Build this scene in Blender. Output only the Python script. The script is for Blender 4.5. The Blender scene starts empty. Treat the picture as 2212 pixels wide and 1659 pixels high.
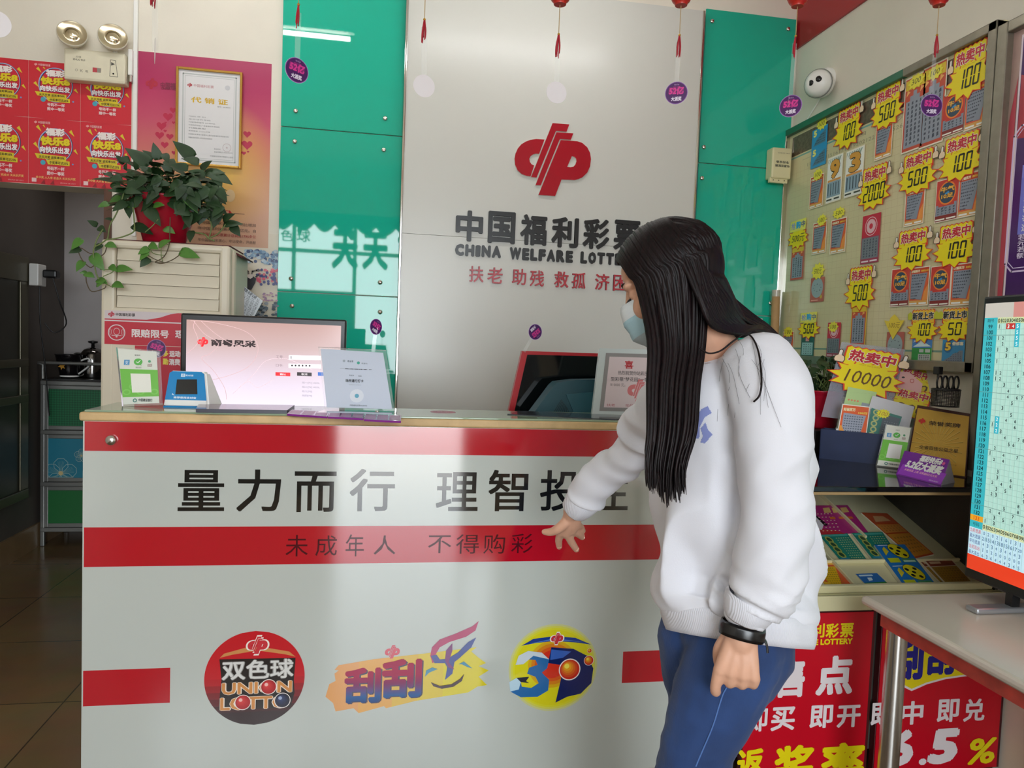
import bpy, bmesh, math, random
from mathutils import Vector, Matrix, noise
from mathutils.geometry import tessellate_polygon
random.seed(7)
SC = bpy.context.scene
COL = SC.collection
# ------------------------------------------------------------------ camera
H = 1.45
FPX = 1573.457
YAW, PITCH, ROLL = 0.170566, -0.0541333, 0.0378199
FWD = Vector((math.sin(YAW)*math.cos(PITCH), math.cos(YAW)*math.cos(PITCH), math.sin(PITCH)))
_r = Vector((math.cos(YAW), -math.sin(YAW), 0)); _u = _r.cross(FWD)
RT = _r*math.cos(ROLL) + _u*math.sin(ROLL); UP = _u*math.cos(ROLL) - _r*math.sin(ROLL)
EYE = Vector((0, 0, H))
cam = bpy.data.cameras.new('camera'); cam.sensor_width = 36; cam.lens = FPX/2212*36
cam.clip_start = 0.05; cam.clip_end = 100
camo = bpy.data.objects.new('camera', cam); COL.objects.link(camo)
M = Matrix((RT, UP, -FWD)).transposed().to_4x4(); M.translation = EYE
camo.matrix_world = M
SC.camera = camo
# ------------------------------------------------------------------ light
SC.view_settings.view_transform = 'Standard'; SC.view_settings.look = 'None'
SC.view_settings.exposure = 0.62; SC.view_settings.gamma = 1
SC.view_settings.use_curve_mapping = False
SC.cycles.use_denoising = True
SC.cycles.max_bounces = 10; SC.cycles.diffuse_bounces = 5; SC.cycles.glossy_bounces = 4
SC.cycles.transmission_bounces = 6; SC.cycles.transparent_max_bounces = 12
SC.cycles.caustics_reflective = False; SC.cycles.caustics_refractive = False
SC.cycles.sample_clamp_indirect = 6
W = bpy.data.worlds.new('sky'); SC.world = W; W.use_nodes = True
_n = W.node_tree.nodes; _b = _n['Background']
_b.inputs['Color'].default_value = (0.87, 0.94, 1.0, 1); _b.inputs['Strength'].default_value = SKY = 9.0
def area(name, loc, rot, sx, sy, power, color=(1, 1, 1), portal=False):
    l = bpy.data.lights.new(name, 'AREA'); l.shape = 'RECTANGLE'; l.size = sx; l.size_y = sy
    l.energy = power; l.color = color
    if portal: l.cycles.is_portal = True
    o = bpy.data.objects.new(name, l); COL.objects.link(o); o.location = loc; o.rotation_euler = rot
    return o
YF = -2.6                                   # shop front, behind the viewer
DX0, DX1, DZ = -2.1, 1.15, 3.12              # its opening
area('shopfront_daylight', ((DX0+DX1)/2, YF, DZ/2), (math.radians(90), 0, 0), DX1-DX0, DZ, 1, portal=True)

# ------------------------------------------------------------------ helpers
def lin(c):
    if isinstance(c, str):
        c = [int(c[i:i+2], 16)/255 for i in (0, 2, 4)]
    return tuple((x/12.92 if x <= .04045 else ((x+.055)/1.055)**2.4) for x in c) + (1,)
_mats = {}
def mat(name, col, rough=.5, metal=0, spec=.5, noise_amt=0, nscale=20, bump=0, bscale=60, emit=0, coat=0, trans=0, alpha=1, ior=1.5, sheen=0):
    key = (name, col if isinstance(col, str) else tuple(col), rough, metal)
    if key in _mats: return _mats[key]
    m = bpy.data.materials.new(name); m.use_nodes = True
    nt = m.node_tree; b = nt.nodes['Principled BSDF']; L = nt.links.new
    c = lin(col)
    b.inputs['Base Color'].default_value = c
    b.inputs['Roughness'].default_value = rough; b.inputs['Metallic'].default_value = metal
    b.inputs['Specular IOR Level'].default_value = spec; b.inputs['IOR'].default_value = ior
    b.inputs['Coat Weight'].default_value = coat; b.inputs['Coat Roughness'].default_value = .05
    b.inputs['Transmission Weight'].default_value = trans; b.inputs['Alpha'].default_value = alpha
    b.inputs['Sheen Weight'].default_value = sheen
    if emit:
        b.inputs['Emission Color'].default_value = c; b.inputs['Emission Strength'].default_value = emit
    if noise_amt or bump:
        tc = nt.nodes.new('ShaderNodeTexCoord')
    if noise_amt:
        n = nt.nodes.new('ShaderNodeTexNoise'); n.inputs['Scale'].default_value = nscale; n.inputs['Detail'].default_value = 5
        L(tc.outputs['Object'], n.inputs['Vector'])
        r = nt.nodes.new('ShaderNodeValToRGB'); r.color_ramp.elements[0].position = .3; r.color_ramp.elements[1].position = .7
        r.color_ramp.elements[0].color = tuple(x*(1-noise_amt) for x in c[:3])+(1,)
        r.color_ramp.elements[1].color = tuple(min(1, x*(1+noise_amt*.6)) for x in c[:3])+(1,)
        L(n.outputs['Fac'], r.inputs['Fac']); L(r.outputs['Color'], b.inputs['Base Color'])
    if bump:
        n2 = nt.nodes.new('ShaderNodeTexNoise'); n2.inputs['Scale'].default_value = bscale; n2.inputs['Detail'].default_value = 3
        L(tc.outputs['Object'], n2.inputs['Vector'])
        bp = nt.nodes.new('ShaderNodeBump'); bp.inputs['Strength'].default_value = bump; bp.inputs['Distance'].default_value = .01
        L(n2.outputs['Fac'], bp.inputs['Height']); L(bp.outputs['Normal'], b.inputs['Normal'])
    _mats[key] = m
    return m
INK_GAIN = 1.0
def brighter(c, k):
    l = [min(.93, v*k) for v in lin(c)[:3]]; s_ = [x*12.92 if x <= .0031308 else 1.055*x**(1/2.4)-.055 for x in l]
    return '%02x%02x%02x' % tuple(int(round(x*255)) for x in s_)
def ink(col, rough=.35, emit=0):
    if INK_GAIN != 1 and isinstance(col, str): col = brighter(col, INK_GAIN)
    return mat('ink_'+(col if isinstance(col, str) else 'c'), col, rough, emit=emit) if not emit else mat('lit_'+col, '000000' if False else col, rough, emit=emit)
def ramp_mat(name, axis, stops, rough=.4, emit=0, coord='Generated'):
    m = bpy.data.materials.new(name); m.use_nodes = True; nt = m.node_tree; b = nt.nodes['Principled BSDF']; L = nt.links.new
    tc = nt.nodes.new('ShaderNodeTexCoord'); sx = nt.nodes.new('ShaderNodeSeparateXYZ'); L(tc.outputs[coord], sx.inputs[0])
    r = nt.nodes.new('ShaderNodeValToRGB'); e = r.color_ramp.elements
    while len(e) < len(stops): e.new(.5)
    for i, (p, c) in enumerate(stops): e[i].position = p; e[i].color = lin(c)
    L(sx.outputs[axis], r.inputs['Fac']); L(r.outputs['Color'], b.inputs['Base Color']); b.inputs['Roughness'].default_value = rough
    if emit: L(r.outputs['Color'], b.inputs['Emission Color']); b.inputs['Emission Strength'].default_value = emit; b.inputs['Base Color'].default_value = (.02, .02, .02, 1); nt.links.remove(b.inputs['Base Color'].links[0])
    return m
def glassy(name, col=(.97, .99, .98), rough=.02, alpha=.12, ior=1.4):
    """thin clear plastic or glass sheet: mostly see-through, reflecting at its faces"""
    if name in _mats: return _mats[name]
    m = bpy.data.materials.new(name); m.use_nodes = True; nt = m.node_tree; nt.nodes.clear(); L = nt.links.new
    o = nt.nodes.new('ShaderNodeOutputMaterial'); mx = nt.nodes.new('ShaderNodeMixShader'); m2 = nt.nodes.new('ShaderNodeMixShader'); t = nt.nodes.new('ShaderNodeBsdfTransparent')
    d = nt.nodes.new('ShaderNodeBsdfDiffuse'); g = nt.nodes.new('ShaderNodeBsdfGlossy'); fr = nt.nodes.new('ShaderNodeFresnel'); fr.inputs['IOR'].default_value = ior
    d.inputs['Color'].default_value = lin(col); g.inputs['Roughness'].default_value = rough; mx.inputs[0].default_value = alpha
    L(t.outputs[0], mx.inputs[1]); L(d.outputs[0], mx.inputs[2]); L(fr.outputs[0], m2.inputs[0]); L(mx.outputs[0], m2.inputs[1]); L(g.outputs[0], m2.inputs[2]); L(m2.outputs[0], o.inputs['Surface'])
    _mats[name] = m
    return m

def ray(x, y): return FWD*FPX + RT*(x-1106) + UP*(829.5-y)
def atY(x, y, Y): d = ray(x, y); return EYE + d*(Y/d.y)
def atX(x, y, X): d = ray(x, y); return EYE + d*(X/d.x)
def atZ(x, y, Z): d = ray(x, y); return EYE + d*((Z-H)/d.z)
def pxm(P): return FPX/((P-EYE).dot(FWD))            # pixels per metre at P

def tag(o, label, cat, group=None, kind=None):
    if label: o['label'] = label
    if cat: o['category'] = cat
    if group: o['group'] = group
    if kind: o['kind'] = kind
    return o
def thing(name, label, cat, loc=(0, 0, 0), group=None):
    o = bpy.data.objects.new(name, None); COL.objects.link(o); o.location = loc; o.empty_display_size = .05
    return tag(o, label, cat, group)
def frame_of(n):
    n = n.normalized(); a = Vector((0, 0, 1)) if abs(n.z) < .9 else Vector((1, 0, 0))
    u = a.cross(n).normalized(); return u, n.cross(u)

class MB:
    def __init__(s): s.v = []; s.f = []; s.mi = []; s.sm = []; s.mats = []
    def m(s, mt):
        if mt not in s.mats: s.mats.append(mt)
        return s.mats.index(mt)
    def add(s, verts, faces, mt, smooth=False):
        k = len(s.v); i = s.m(mt)
        s.v += [tuple(v) for v in verts]
        for f in faces: s.f.append([k+j for j in f]); s.mi.append(i); s.sm.append(smooth)
        return s
    def bm(s, bm, mt, smooth=False, M=None):
        bm.verts.index_update()
        vs = [(M @ v.co if M else v.co.copy()) for v in bm.verts]
        s.add(vs, [[v.index for v in f.verts] for f in bm.faces], mt, smooth); bm.free(); return s
    def box(s, a, b, mt, bev=0, seg=2, M=None):
        """axis box from corner a to corner b, edges rounded by bev"""
        a = Vector(a); b = Vector(b); bm = bmesh.new(); bmesh.ops.create_cube(bm, size=1)
        c = (a+b)/2; d = b-a
        for v in bm.verts: v.co = Vector((v.co.x*d.x, v.co.y*d.y, v.co.z*d.z)) + c
        bv = min(bev, *(abs(x)*.49 for x in d)) if bev else 0
        if bv: bmesh.ops.bevel(bm, geom=bm.edges[:], offset=bv, segments=seg, affect='EDGES', profile=.5)
        return s.bm(bm, mt, False, M)
    def obox(s, O, U, V, N, w, h, d, mt, bev=0, seg=2):
        """box on a frame: from O, w along U, h along V, d along N"""
        Mx = Matrix((U, V, N)).transposed().to_4x4(); Mx.translation = O
        return s.box((0, 0, 0), (w, h, d), mt, bev, seg, Mx)
    def tube(s, pts, rad, mt, seg=10, caps=True, smooth=True, squash=None):
        pts = [Vector(p) for p in pts]; n = len(pts)
        rad = rad if isinstance(rad, (list, tuple)) else [rad]*n
        k = []; u = None
        for i, p in enumerate(pts):
            t = (pts[min(i+1, n-1)]-pts[max(i-1, 0)]); t = t.normalized() if t.length > 1e-9 else Vector((0, 0, 1))
            if u is None: u, w = frame_of(t)
            else:
                u = (u - t*u.dot(t)).normalized(); w = t.cross(u)
            for j in range(seg):
                a = 2*math.pi*j/seg; k.append(p + (u*math.cos(a) + w*math.sin(a)*(squash or 1))*rad[i])
        fs = [[i*seg+j, i*seg+(j+1) % seg, (i+1)*seg+(j+1) % seg, (i+1)*seg+j] for i in range(n-1) for j in range(seg)]
        s.add(k, fs, mt, smooth)
        if caps:
            s.add(k[:seg], [list(range(seg))[::-1]], mt); s.add(k[-seg:], [list(range(seg))], mt)
        return s
    def cyl(s, p0, p1, r, mt, seg=20, r1=None, smooth=True): return s.tube([p0, p1], [r, r if r1 is None else r1], mt, seg, True, smooth)
    def lathe(s, prof, O, mt, axis=(0, 0, 1), seg=28, smooth=True, sx=1):
        ax = Vector(axis).normalized(); u, w = frame_of(ax); O = Vector(O); k = []
        for r, z in prof:
            for j in range(seg):
                a = 2*math.pi*j/seg; k.append(O + ax*z + (u*math.cos(a)*sx + w*math.sin(a))*max(r, 1e-5))
        n = len(prof)
        return s.add(k, [[i*seg+j, i*seg+(j+1) % seg, (i+1)*seg+(j+1) % seg, (i+1)*seg+j] for i in range(n-1) for j in range(seg)], mt, smooth)
    def ball(s, c, r, mt, seg=16, sc=(1, 1, 1)):
        bm = bmesh.new(); bmesh.ops.create_uvsphere(bm, u_segments=seg, v_segments=max(6, seg//2), radius=r)
        Mx = Matrix.Translation(Vector(c)) @ Matrix.Diagonal((*sc, 1)); return s.bm(bm, mt, True, Mx)
    def prism(s, loops, O, U, V, N, d, mt, side=None, back=True):
        """filled outline (outer loop + holes, uv metres) given thickness d along N"""
        tri = tessellate_polygon([[Vector((x, y, 0)) for x, y in lp] for lp in loops])
        flat = [p for lp in loops for p in lp]
        fr = [O + U*x + V*y + N*d for x, y in flat]; bk = [O + U*x + V*y for x, y in flat]
        out = []
        for t in tri:
            a, b, c = (Vector((*flat[i], 0)) for i in t)
            t = list(t)
            if (b-a).cross(c-a).z < 0: t = t[::-1]
            out.append(t)
        s.add(fr, out, mt)
        if d:
            if back: s.add(bk, [t[::-1] for t in out], side or mt)
            k = 0
            for lp in loops:
                n = len(lp); vs = bk[k:k+n] + fr[k:k+n]
                s.add(vs, [[i, (i+1) % n, n+(i+1) % n, n+i] for i in range(n)], side or mt); k += n
        return s
    def build(s, name, parent=None, label=None, recalc=False):
        me = bpy.data.meshes.new(name); me.from_pydata(s.v, [], s.f)
        for m in s.mats: me.materials.append(m)
        me.polygons.foreach_set('material_index', s.mi); me.polygons.foreach_set('use_smooth', s.sm)
        if recalc:
            b = bmesh.new(); b.from_mesh(me); bmesh.ops.recalc_face_normals(b, faces=b.faces[:]); b.to_mesh(me); b.free()
        me.update()
        o = bpy.data.objects.new(name, me); COL.objects.link(o)
        if parent is not None:
            o.parent = parent; o.matrix_parent_inverse = Matrix.Translation(-Vector(parent.location)) if parent.parent is None else Matrix.Identity(4)
            if parent.parent is not None or parent.type == 'MESH': o.matrix_parent_inverse = Matrix.Identity(4)
        if label: o['label'] = label
        return o

# ------------------------------------------------------------------ lettering
_tx = {}
def glyphs(t, bold=0.0, shear=0.0, extrude=0.0, spacing=1.0):
    key = (t, bold, shear, extrude, spacing)
    if key in _tx: return _tx[key]
    c = bpy.data.curves.new('lettering', 'FONT'); c.body = t; c.size = 1; c.shear = shear; c.resolution_u = 2
    c.space_character = spacing; c.extrude = extrude; c.fill_mode = 'BOTH' if extrude else 'FRONT'
    o = bpy.data.objects.new('lettering', c); COL.objects.link(o)
    dg = bpy.context.evaluated_depsgraph_get(); dg.update()
    me = bpy.data.meshes.new_from_object(o.evaluated_get(dg))
    v = [x.co.copy() for x in me.vertices]; f = [list(p.vertices) for p in me.polygons]
    bpy.data.objects.remove(o); bpy.data.curves.remove(c); bpy.data.meshes.remove(me)
    if v and bold > .008:      # heavier strokes: the outline repeated around a small circle
        n_ = 8 if bold > .022 else 4; v0, f0 = v, f; v, f = [], []
        for k in range(n_):
            a = 2*math.pi*(k+.5)/n_; o_ = Vector((math.cos(a)*bold, math.sin(a)*bold, k*(.004 if extrude else 1.2e-5))); f += [[len(v)+i for i in q] for q in f0]; v += [p+o_ for p in v0]
    if not v: v = [Vector((0, 0, 0)), Vector((1, 1, 0))]
    bb = (min(p.x for p in v), min(p.y for p in v), max(p.x for p in v), max(p.y for p in v))
    _tx[key] = (v, f, bb)
    return _tx[key]
SEG = {'0': 'abcdef', '1': 'bc', '2': 'abged', '3': 'abgcd', '4': 'fgbc', '5': 'afgcd', '6': 'afgedc', '7': 'abc', '8': 'abcdefg', '9': 'abfgcd'}
class Print:
    """things printed or stuck flat on a plane: origin O, right U, up V, outward N; every further layer lies 0.2 mm above the last"""
    def __init__(s, O, U, V, N, mb=None, lift=.0004, step=.00008):
        s.O, s.U, s.V, s.N = Vector(O), Vector(U).normalized(), Vector(V).normalized(), Vector(N).normalized()
        s.mb = mb or MB(); s.h = lift; s.step = step
    def uv(s, x, y):
        d = ray(x, y); t = (s.O-EYE).dot(s.N)/d.dot(s.N); p = EYE + d*t - s.O
        return p.dot(s.U), p.dot(s.V)
    def at(s, u, v, h=0): return s.O + s.U*u + s.V*v + s.N*h
    def up(s): s.h += s.step
    def mt(s, c): return ink(c) if isinstance(c, str) else c
    def poly(s, loops, c, up=True):
        if up: s.up()
        s.mb.prism(loops, s.O + s.N*s.h, s.U, s.V, s.N, 0, s.mt(c)); return s
    def rect(s, u0, v0, u1, v1, c, up=True): return s.poly([[(u0, v0), (u1, v0), (u1, v1), (u0, v1)]], c, up)
    def disc(s, u, v, r, c, ry=None, n=28, hole=0, up=True):
        ry = ry or r; lp = [[(u+r*math.cos(2*math.pi*i/n), v+ry*math.sin(2*math.pi*i/n)) for i in range(n)]]
        if hole: lp.append([(u+r*hole*math.cos(2*math.pi*i/n), v+ry*hole*math.sin(2*math.pi*i/n)) for i in range(n)][::-1])
        return s.poly(lp, c, up)
    def slab(s, loops, d, c, side=None):
        """a card of its own thickness d standing on the plane; later layers go on its face"""
        s.mb.prism(loops, s.O + s.N*s.h, s.U, s.V, s.N, d, s.mt(c), s.mt(side) if side else None); s.h += d; return s
    def line(s, pts, w, c, closed=False, up=True):
        if up: s.up()
        n = len(pts)
        for i in range(n if closed else n-1):
            a = Vector(pts[i]); b = Vector(pts[(i+1) % n]); d = (b-a)
            if d.length < 1e-7: continue
            d.normalize(); q = Vector((-d.y, d.x))*w/2; e = d*w*.4
            s.poly([[tuple(a-q-e), tuple(b-q+e), tuple(b+q+e), tuple(a+q-e)]], c, False)
        return s
    def text(s, t, u0, v0, u1, v1, c, bold=0.0, shear=0.0, keep=False, ang=0.0, spacing=1.0, up=True):
        """lettering filling the box u0..u1, v0..v1"""
        if up: s.up()
        v, f, bb = glyphs(t, bold, shear, 0, spacing)
        kx = (u1-u0)/max(bb[2]-bb[0], 1e-6); ky = (v1-v0)/max(bb[3]-bb[1], 1e-6)
        if keep:
            k = min(kx, ky); u0 += ((u1-u0)-k*(bb[2]-bb[0]))/2; v0 += ((v1-v0)-k*(bb[3]-bb[1]))/2; kx = ky = k
        cu, cv = (u0+u1)/2, (v0+v1)/2; ca, sa = math.cos(ang), math.sin(ang)
        O = s.O + s.N*s.h; out = []
        for p in v:
            x = u0+(p.x-bb[0])*kx; y = v0+(p.y-bb[1])*ky
            if ang: x, y = cu+(x-cu)*ca-(y-cv)*sa, cv+(x-cu)*sa+(y-cv)*ca
            out.append(O + s.U*x + s.V*y + s.N*p.z)
        s.mb.add(out, f, s.mt(c)); s.h += (.0001 if bold > .022 else .00005 if bold > .008 else 0) if up else 0; return s
    def tpx(s, t, xl, yl, xr, yr, h, c, **k):
        """lettering whose middle line runs between two photo points, h photo pixels tall there"""
        u0, v0 = s.uv(xl, yl); u1, v1 = s.uv(xr, yr); xm, ym = (xl+xr)/2, (yl+yr)/2
        hh = s.uv(xm, ym-h/2)[1]-s.uv(xm, ym+h/2)[1]; vm = (v0+v1)/2
        return s.text(t, u0, vm-hh/2, u1, vm+hh/2, c, **k)
    def rpx(s, x0, y0, x1, y1, c):
        u0, v0 = s.uv(x0, y0); u1, v1 = s.uv(x1, y1); return s.rect(min(u0, u1), min(v0, v1), max(u0, u1), max(v0, v1), c)
    def ppx(s, pts, c): return s.poly([[s.uv(*p) for p in pts]], c)
    def lpx(s, pts, w, c, closed=False): return s.line([s.uv(*p) for p in pts], w, c, closed)
    def star(s, u, v, rx, ry, n, inner, c, rot=0.0, jit=0.0, slab=0, side=None, seed=1):
        rr = random.Random(seed); pts = []
        for i in range(2*n):
            k = (1+jit*(rr.random()-.5)) if i % 2 == 0 else inner*(1+jit*.3*(rr.random()-.5))
            a = rot+math.pi*i/n; pts.append((u+rx*k*math.cos(a), v+ry*k*math.sin(a)))
        if slab: return s.slab([pts], slab, c, side)
        return s.poly([pts], c)
    def seg7(s, t, u0, v0, u1, v1, c, th=.16, shear=.12):
        s.up(); n = len(t); w = (u1-u0)/(n*1.25-.25); h = v1-v0; k = th*min(w, h*.5)
        for i, ch in enumerate(t):
            x0 = u0+i*w*1.25; x1 = x0+w; ym = (v0+v1)/2; g = k*.55
            S = {'a': (x0+g, v1-k, x1-g, v1), 'd': (x0+g, v0, x1-g, v0+k), 'g': (x0+g, ym-k/2, x1-g, ym+k/2),
                 'f': (x0, ym+g*.5, x0+k, v1-g*.6), 'b': (x1-k, ym+g*.5, x1, v1-g*.6), 'e': (x0, v0+g*.6, x0+k, ym-g*.5), 'c': (x1-k, v0+g*.6, x1, ym-g*.5)}
            for q in SEG[ch]:
                a, b, d, e = S[q]; sh = lambda x, y: (x+(y-v0)*shear, y)
                s.poly([[sh(a, b), sh(d, b), sh(d, e), sh(a, e)]], c, False)
        return s
    def build(s, name, parent=None, label=None): return s.mb.build(name, parent, label)
def back(Y): return (Vector((0, Y, 0)), Vector((1, 0, 0)), Vector((0, 0, 1)), Vector((0, -1, 0)))
def right(X): return (Vector((X, 0, 0)), Vector((0, -1, 0)), Vector((0, 0, 1)), Vector((-1, 0, 0)))
def top(Z): return (Vector((0, 0, Z)), Vector((1, 0, 0)), Vector((0, 1, 0)), Vector((0, 0, 1)))
def lean(BL, BR, tilt):
    """frame of a card whose foot runs BL-BR and which leans back by tilt radians"""
    U = (BR-BL).normalized(); Zv = Vector((0, 0, 1)); out = U.cross(Zv).normalized()
    if out.dot(EYE-BL) < 0: out = -out
    V = (Zv*math.cos(tilt) - out*math.sin(tilt)); N = U.cross(V)
    return (BL, U, V, N if N.dot(EYE-BL) > 0 else -N)

# the round two-letter emblem, traced once as outlines in emblem widths
_e = lambda L: [((960+x/4.148), (240+y/4.148)) for x, y in L]
_EM = [[_e([(893,260),(820,255),(770,262),(725,278),(685,303),(655,338),(634,385),(625,432),(630,485),(652,535),(688,568),(730,584),(768,590),(800,492),(778,482),(762,460),(757,432),(768,408),(790,393),(815,386),(845,388)])],
 [_e([(965,113),(1115,125),(1090,190),(995,183),(822,600),(773,595)])],
 [_e([(1000,195),(1150,205),(1128,262),(1030,255),(860,668),(812,667)])],
 [_e([(1038,265),(1185,275),(1230,290),(1275,330),(1300,380),(1308,435),(1300,500),(1275,555),(1235,595),(1200,612),(1160,622),(1045,617),(988,765),(838,755)]), _e([(1137,408),(1160,415),(1175,430),(1178,455),(1168,485),(1150,503),(1125,508),(1095,505)])]]
_pp = Print(*back(3.74))
EMB = [[[_pp.uv(*p) for p in lp] for lp in g] for g in _EM]
_us = [p[0] for g in EMB for lp in g for p in lp]; _vs = [p[1] for g in EMB for lp in g for p in lp]
_eu, _ev, _ew = (min(_us)+max(_us))/2, (min(_vs)+max(_vs))/2, max(_us)-min(_us)
EMB = [[[((u-_eu)/_ew, (v-_ev)/_ew) for u, v in lp] for lp in g] for g in EMB]
def emblem(pr, u, v, w, c):
    pr.up()
    for g in EMB: pr.poly([[(u+a*w, v+b*w) for a, b in lp] for lp in g], c, False)
# ================================================================== the room
WB, XR, XL, ZC = 3.8, 2.18, -2.25, 3.75
def tile_mat():
    m = bpy.data.materials.new('floor_tile'); m.use_nodes = True; nt = m.node_tree; b = nt.nodes['Principled BSDF']; L = nt.links.new
    tc = nt.nodes.new('ShaderNodeTexCoord'); br = nt.nodes.new('ShaderNodeTexBrick'); br.offset = 0; br.squash = 1
    br.inputs['Scale'].default_value = 1; br.inputs['Brick Width'].default_value = .6; br.inputs['Row Height'].default_value = .6
    br.inputs['Mortar Size'].default_value = .003; br.inputs['Color1'].default_value = lin('80684a'); br.inputs['Color2'].default_value = lin('786044'); br.inputs['Mortar'].default_value = lin('4a3c2c')
    n = nt.nodes.new('ShaderNodeTexNoise'); n.inputs['Scale'].default_value = 6; n.inputs['Detail'].default_value = 6
    mx = nt.nodes.new('ShaderNodeMixRGB'); mx.blend_type = 'MULTIPLY'; mx.inputs['Fac'].default_value = .35
    L(tc.outputs['Object'], br.inputs['Vector']); L(tc.outputs['Object'], n.inputs['Vector']); L(br.outputs['Color'], mx.inputs[1]); L(n.outputs['Color'], mx.inputs[2])
    L(mx.outputs[0], b.inputs['Base Color']); b.inputs['Roughness'].default_value = .18
    return m
m_wall = mat('painted_wall', 'e3dccd', .7, noise_amt=.05, nscale=3, bump=.05, bscale=90)
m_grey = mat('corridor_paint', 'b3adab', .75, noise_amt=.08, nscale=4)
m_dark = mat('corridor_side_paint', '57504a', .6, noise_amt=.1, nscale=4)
m_ceil = mat('ceiling_paint', 'e6e4de', .8)
def struct(name, boxes):
    b = MB()
    for a, c, m in boxes: b.box(a, c, m)
    o = b.build(name); o['kind'] = 'structure'; return o
f = MB(); f.add([(-2.6, -9, 0), (3.2, -9, 0), (3.2, 6.2, 0), (-2.6, 6.2, 0)], [[0, 1, 2, 3]], tile_mat()); o = f.build('floor'); o['kind'] = 'structure'
JX = atY(236, 470, WB).x; LZ = atY(140, 402, WB).z
struct('wall_back', [((XL, WB, LZ), (JX, WB+.16, ZC), m_wall), ((JX, WB, 0), (XR+.1, WB+.16, ZC), m_wall)])
struct('wall_left', [((XL-.1, YF, 0), (XL, WB+.16, ZC), m_wall)])
struct('wall_right', [((XR, YF, 0), (XR+.1, WB+.16, ZC), m_wall)])
struct('wall_front', [((XL-.1, YF-.12, 0), (DX0, YF, ZC), m_wall), ((DX1, YF-.12, 0), (XR+.1, YF, ZC), m_wall), ((DX0, YF-.12, DZ), (DX1, YF, ZC), m_wall)])
struct('ceiling', [((XL-.1, YF-.12, ZC), (XR+.1, WB+.16, ZC+.1), m_ceil)])
YC = 5.6
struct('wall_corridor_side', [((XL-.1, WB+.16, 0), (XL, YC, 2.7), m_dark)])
struct('wall_corridor_end', [((XL-.1, YC, 0), (-.5, YC+.1, 2.7), m_grey)])
struct('wall_corridor_inner', [((-.9, WB+.16, 0), (-.8, YC, 2.7), m_grey)])
struct('ceiling_corridor', [((XL-.1, WB+.16, 2.7), (-.5, YC+.1, 2.8), m_grey)])
m_base = mat('baseboard_tile', '8a7050', .3, noise_amt=.15, nscale=8)
struct('baseboard_left', [((XL, WB-.4, 0), (XL+.015, YC, .155), m_base)])
m_wood = mat('door_jamb_wood', '5a3520', .5, noise_amt=.3, nscale=12)
struct('trim_1', [((JX-.02, WB-.012, 0), (JX+.012, WB+.165, LZ), m_wood)])     # jamb of the corridor opening
m_red = mat('red_wall_panel', 'a81a22', .25)
zr = atX(1760, 78, XR-.01).z
struct('trim_2', [((XR-.012, YF, zr), (XR, WB, ZC), m_red)])                   # red band along the top of the right wall
m_alu = mat('brushed_aluminium', 'b9b5ac', .35, metal=.9, noise_amt=.08, nscale=40)
m_chrome = mat('chrome', 'dedad2', .12, metal=1)
m_steel = mat('stainless_steel', 'c9c6c0', .25, metal=1, noise_amt=.05)
m_black = mat('black_plastic', '151517', .35)
m_white = mat('white_plastic', 'ecebe6', .35)
m_cream = mat('cream_plastic', 'ddd3a6', .4)
m_ivory = mat('ivory_enamel', 'ded5be', .3, noise_amt=.03, nscale=5)

# shop front: frame, lettered glass and scalloped valance, seen in the glossy panels only
fm = MB(); ya, yb = YF-.08, YF-.03
for x in (DX0, -1.3, -.5, .75, DX1-.05): fm.box((x, ya, 0), (x+.05, yb, DZ), m_alu)
for z in (2.58, DZ-.05): fm.box((DX0+.05, ya+.005, z), (DX1-.05, yb-.005, z+.05), m_alu)
fm.box((DX0+.05, ya+.005, 0), (-.5, yb-.005, 2.08), m_alu); fm.box((.8, ya+.005, 0), (DX1-.05, yb-.005, .7), m_alu)
o = fm.build('window_1'); o['kind'] = 'structure'
va = Print(Vector((0, YF-.02, 0)), Vector((-1, 0, 0)), Vector((0, 0, 1)), Vector((0, 1, 0)))
pts = [(-DX1, DZ)]
for i in range(12):
    u0 = -DX1 + (DX1-DX0)*i/12
    pts += [(u0+(DX1-DX0)/12*k/6, DZ-.16-.1*math.sin(math.pi*k/6)) for k in range(7)]
pts += [(-DX0, DZ)]
va.slab([pts], .004, mat('valance', '2a7a68', .8)); o = va.build('window_valance')
o.name = 'trim_3'; o['kind'] = 'structure'

# lettering on the shop window, read in the green glass reflection
YM_ = 2*(WB-.018)-(YF-.02); wq = lambda x, y: atY(x, y, YM_)
g_ = Print(Vector((0, YF-.02, 0)), Vector((1, 0, 0)), Vector((0, 0, 1)), Vector((0, 1, 0)))
m_wl = mat('window_lettering', '1c5a4e', .6)
for ch, x0, y0, x1, y1 in (('色', 606, 497, 633, 520), ('球', 641, 497, 671, 522), ('天', 716, 498, 775, 580), ('天', 782, 503, 840, 582)):
    a, c = wq(x0, y1), wq(x1, y0); g_.text(ch, a.x, a.z, c.x, c.z, m_wl, bold=.045 if ch == '天' else .02)
o = g_.build('window_lettering'); o.name = 'window_2'; o['kind'] = 'structure'

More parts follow.
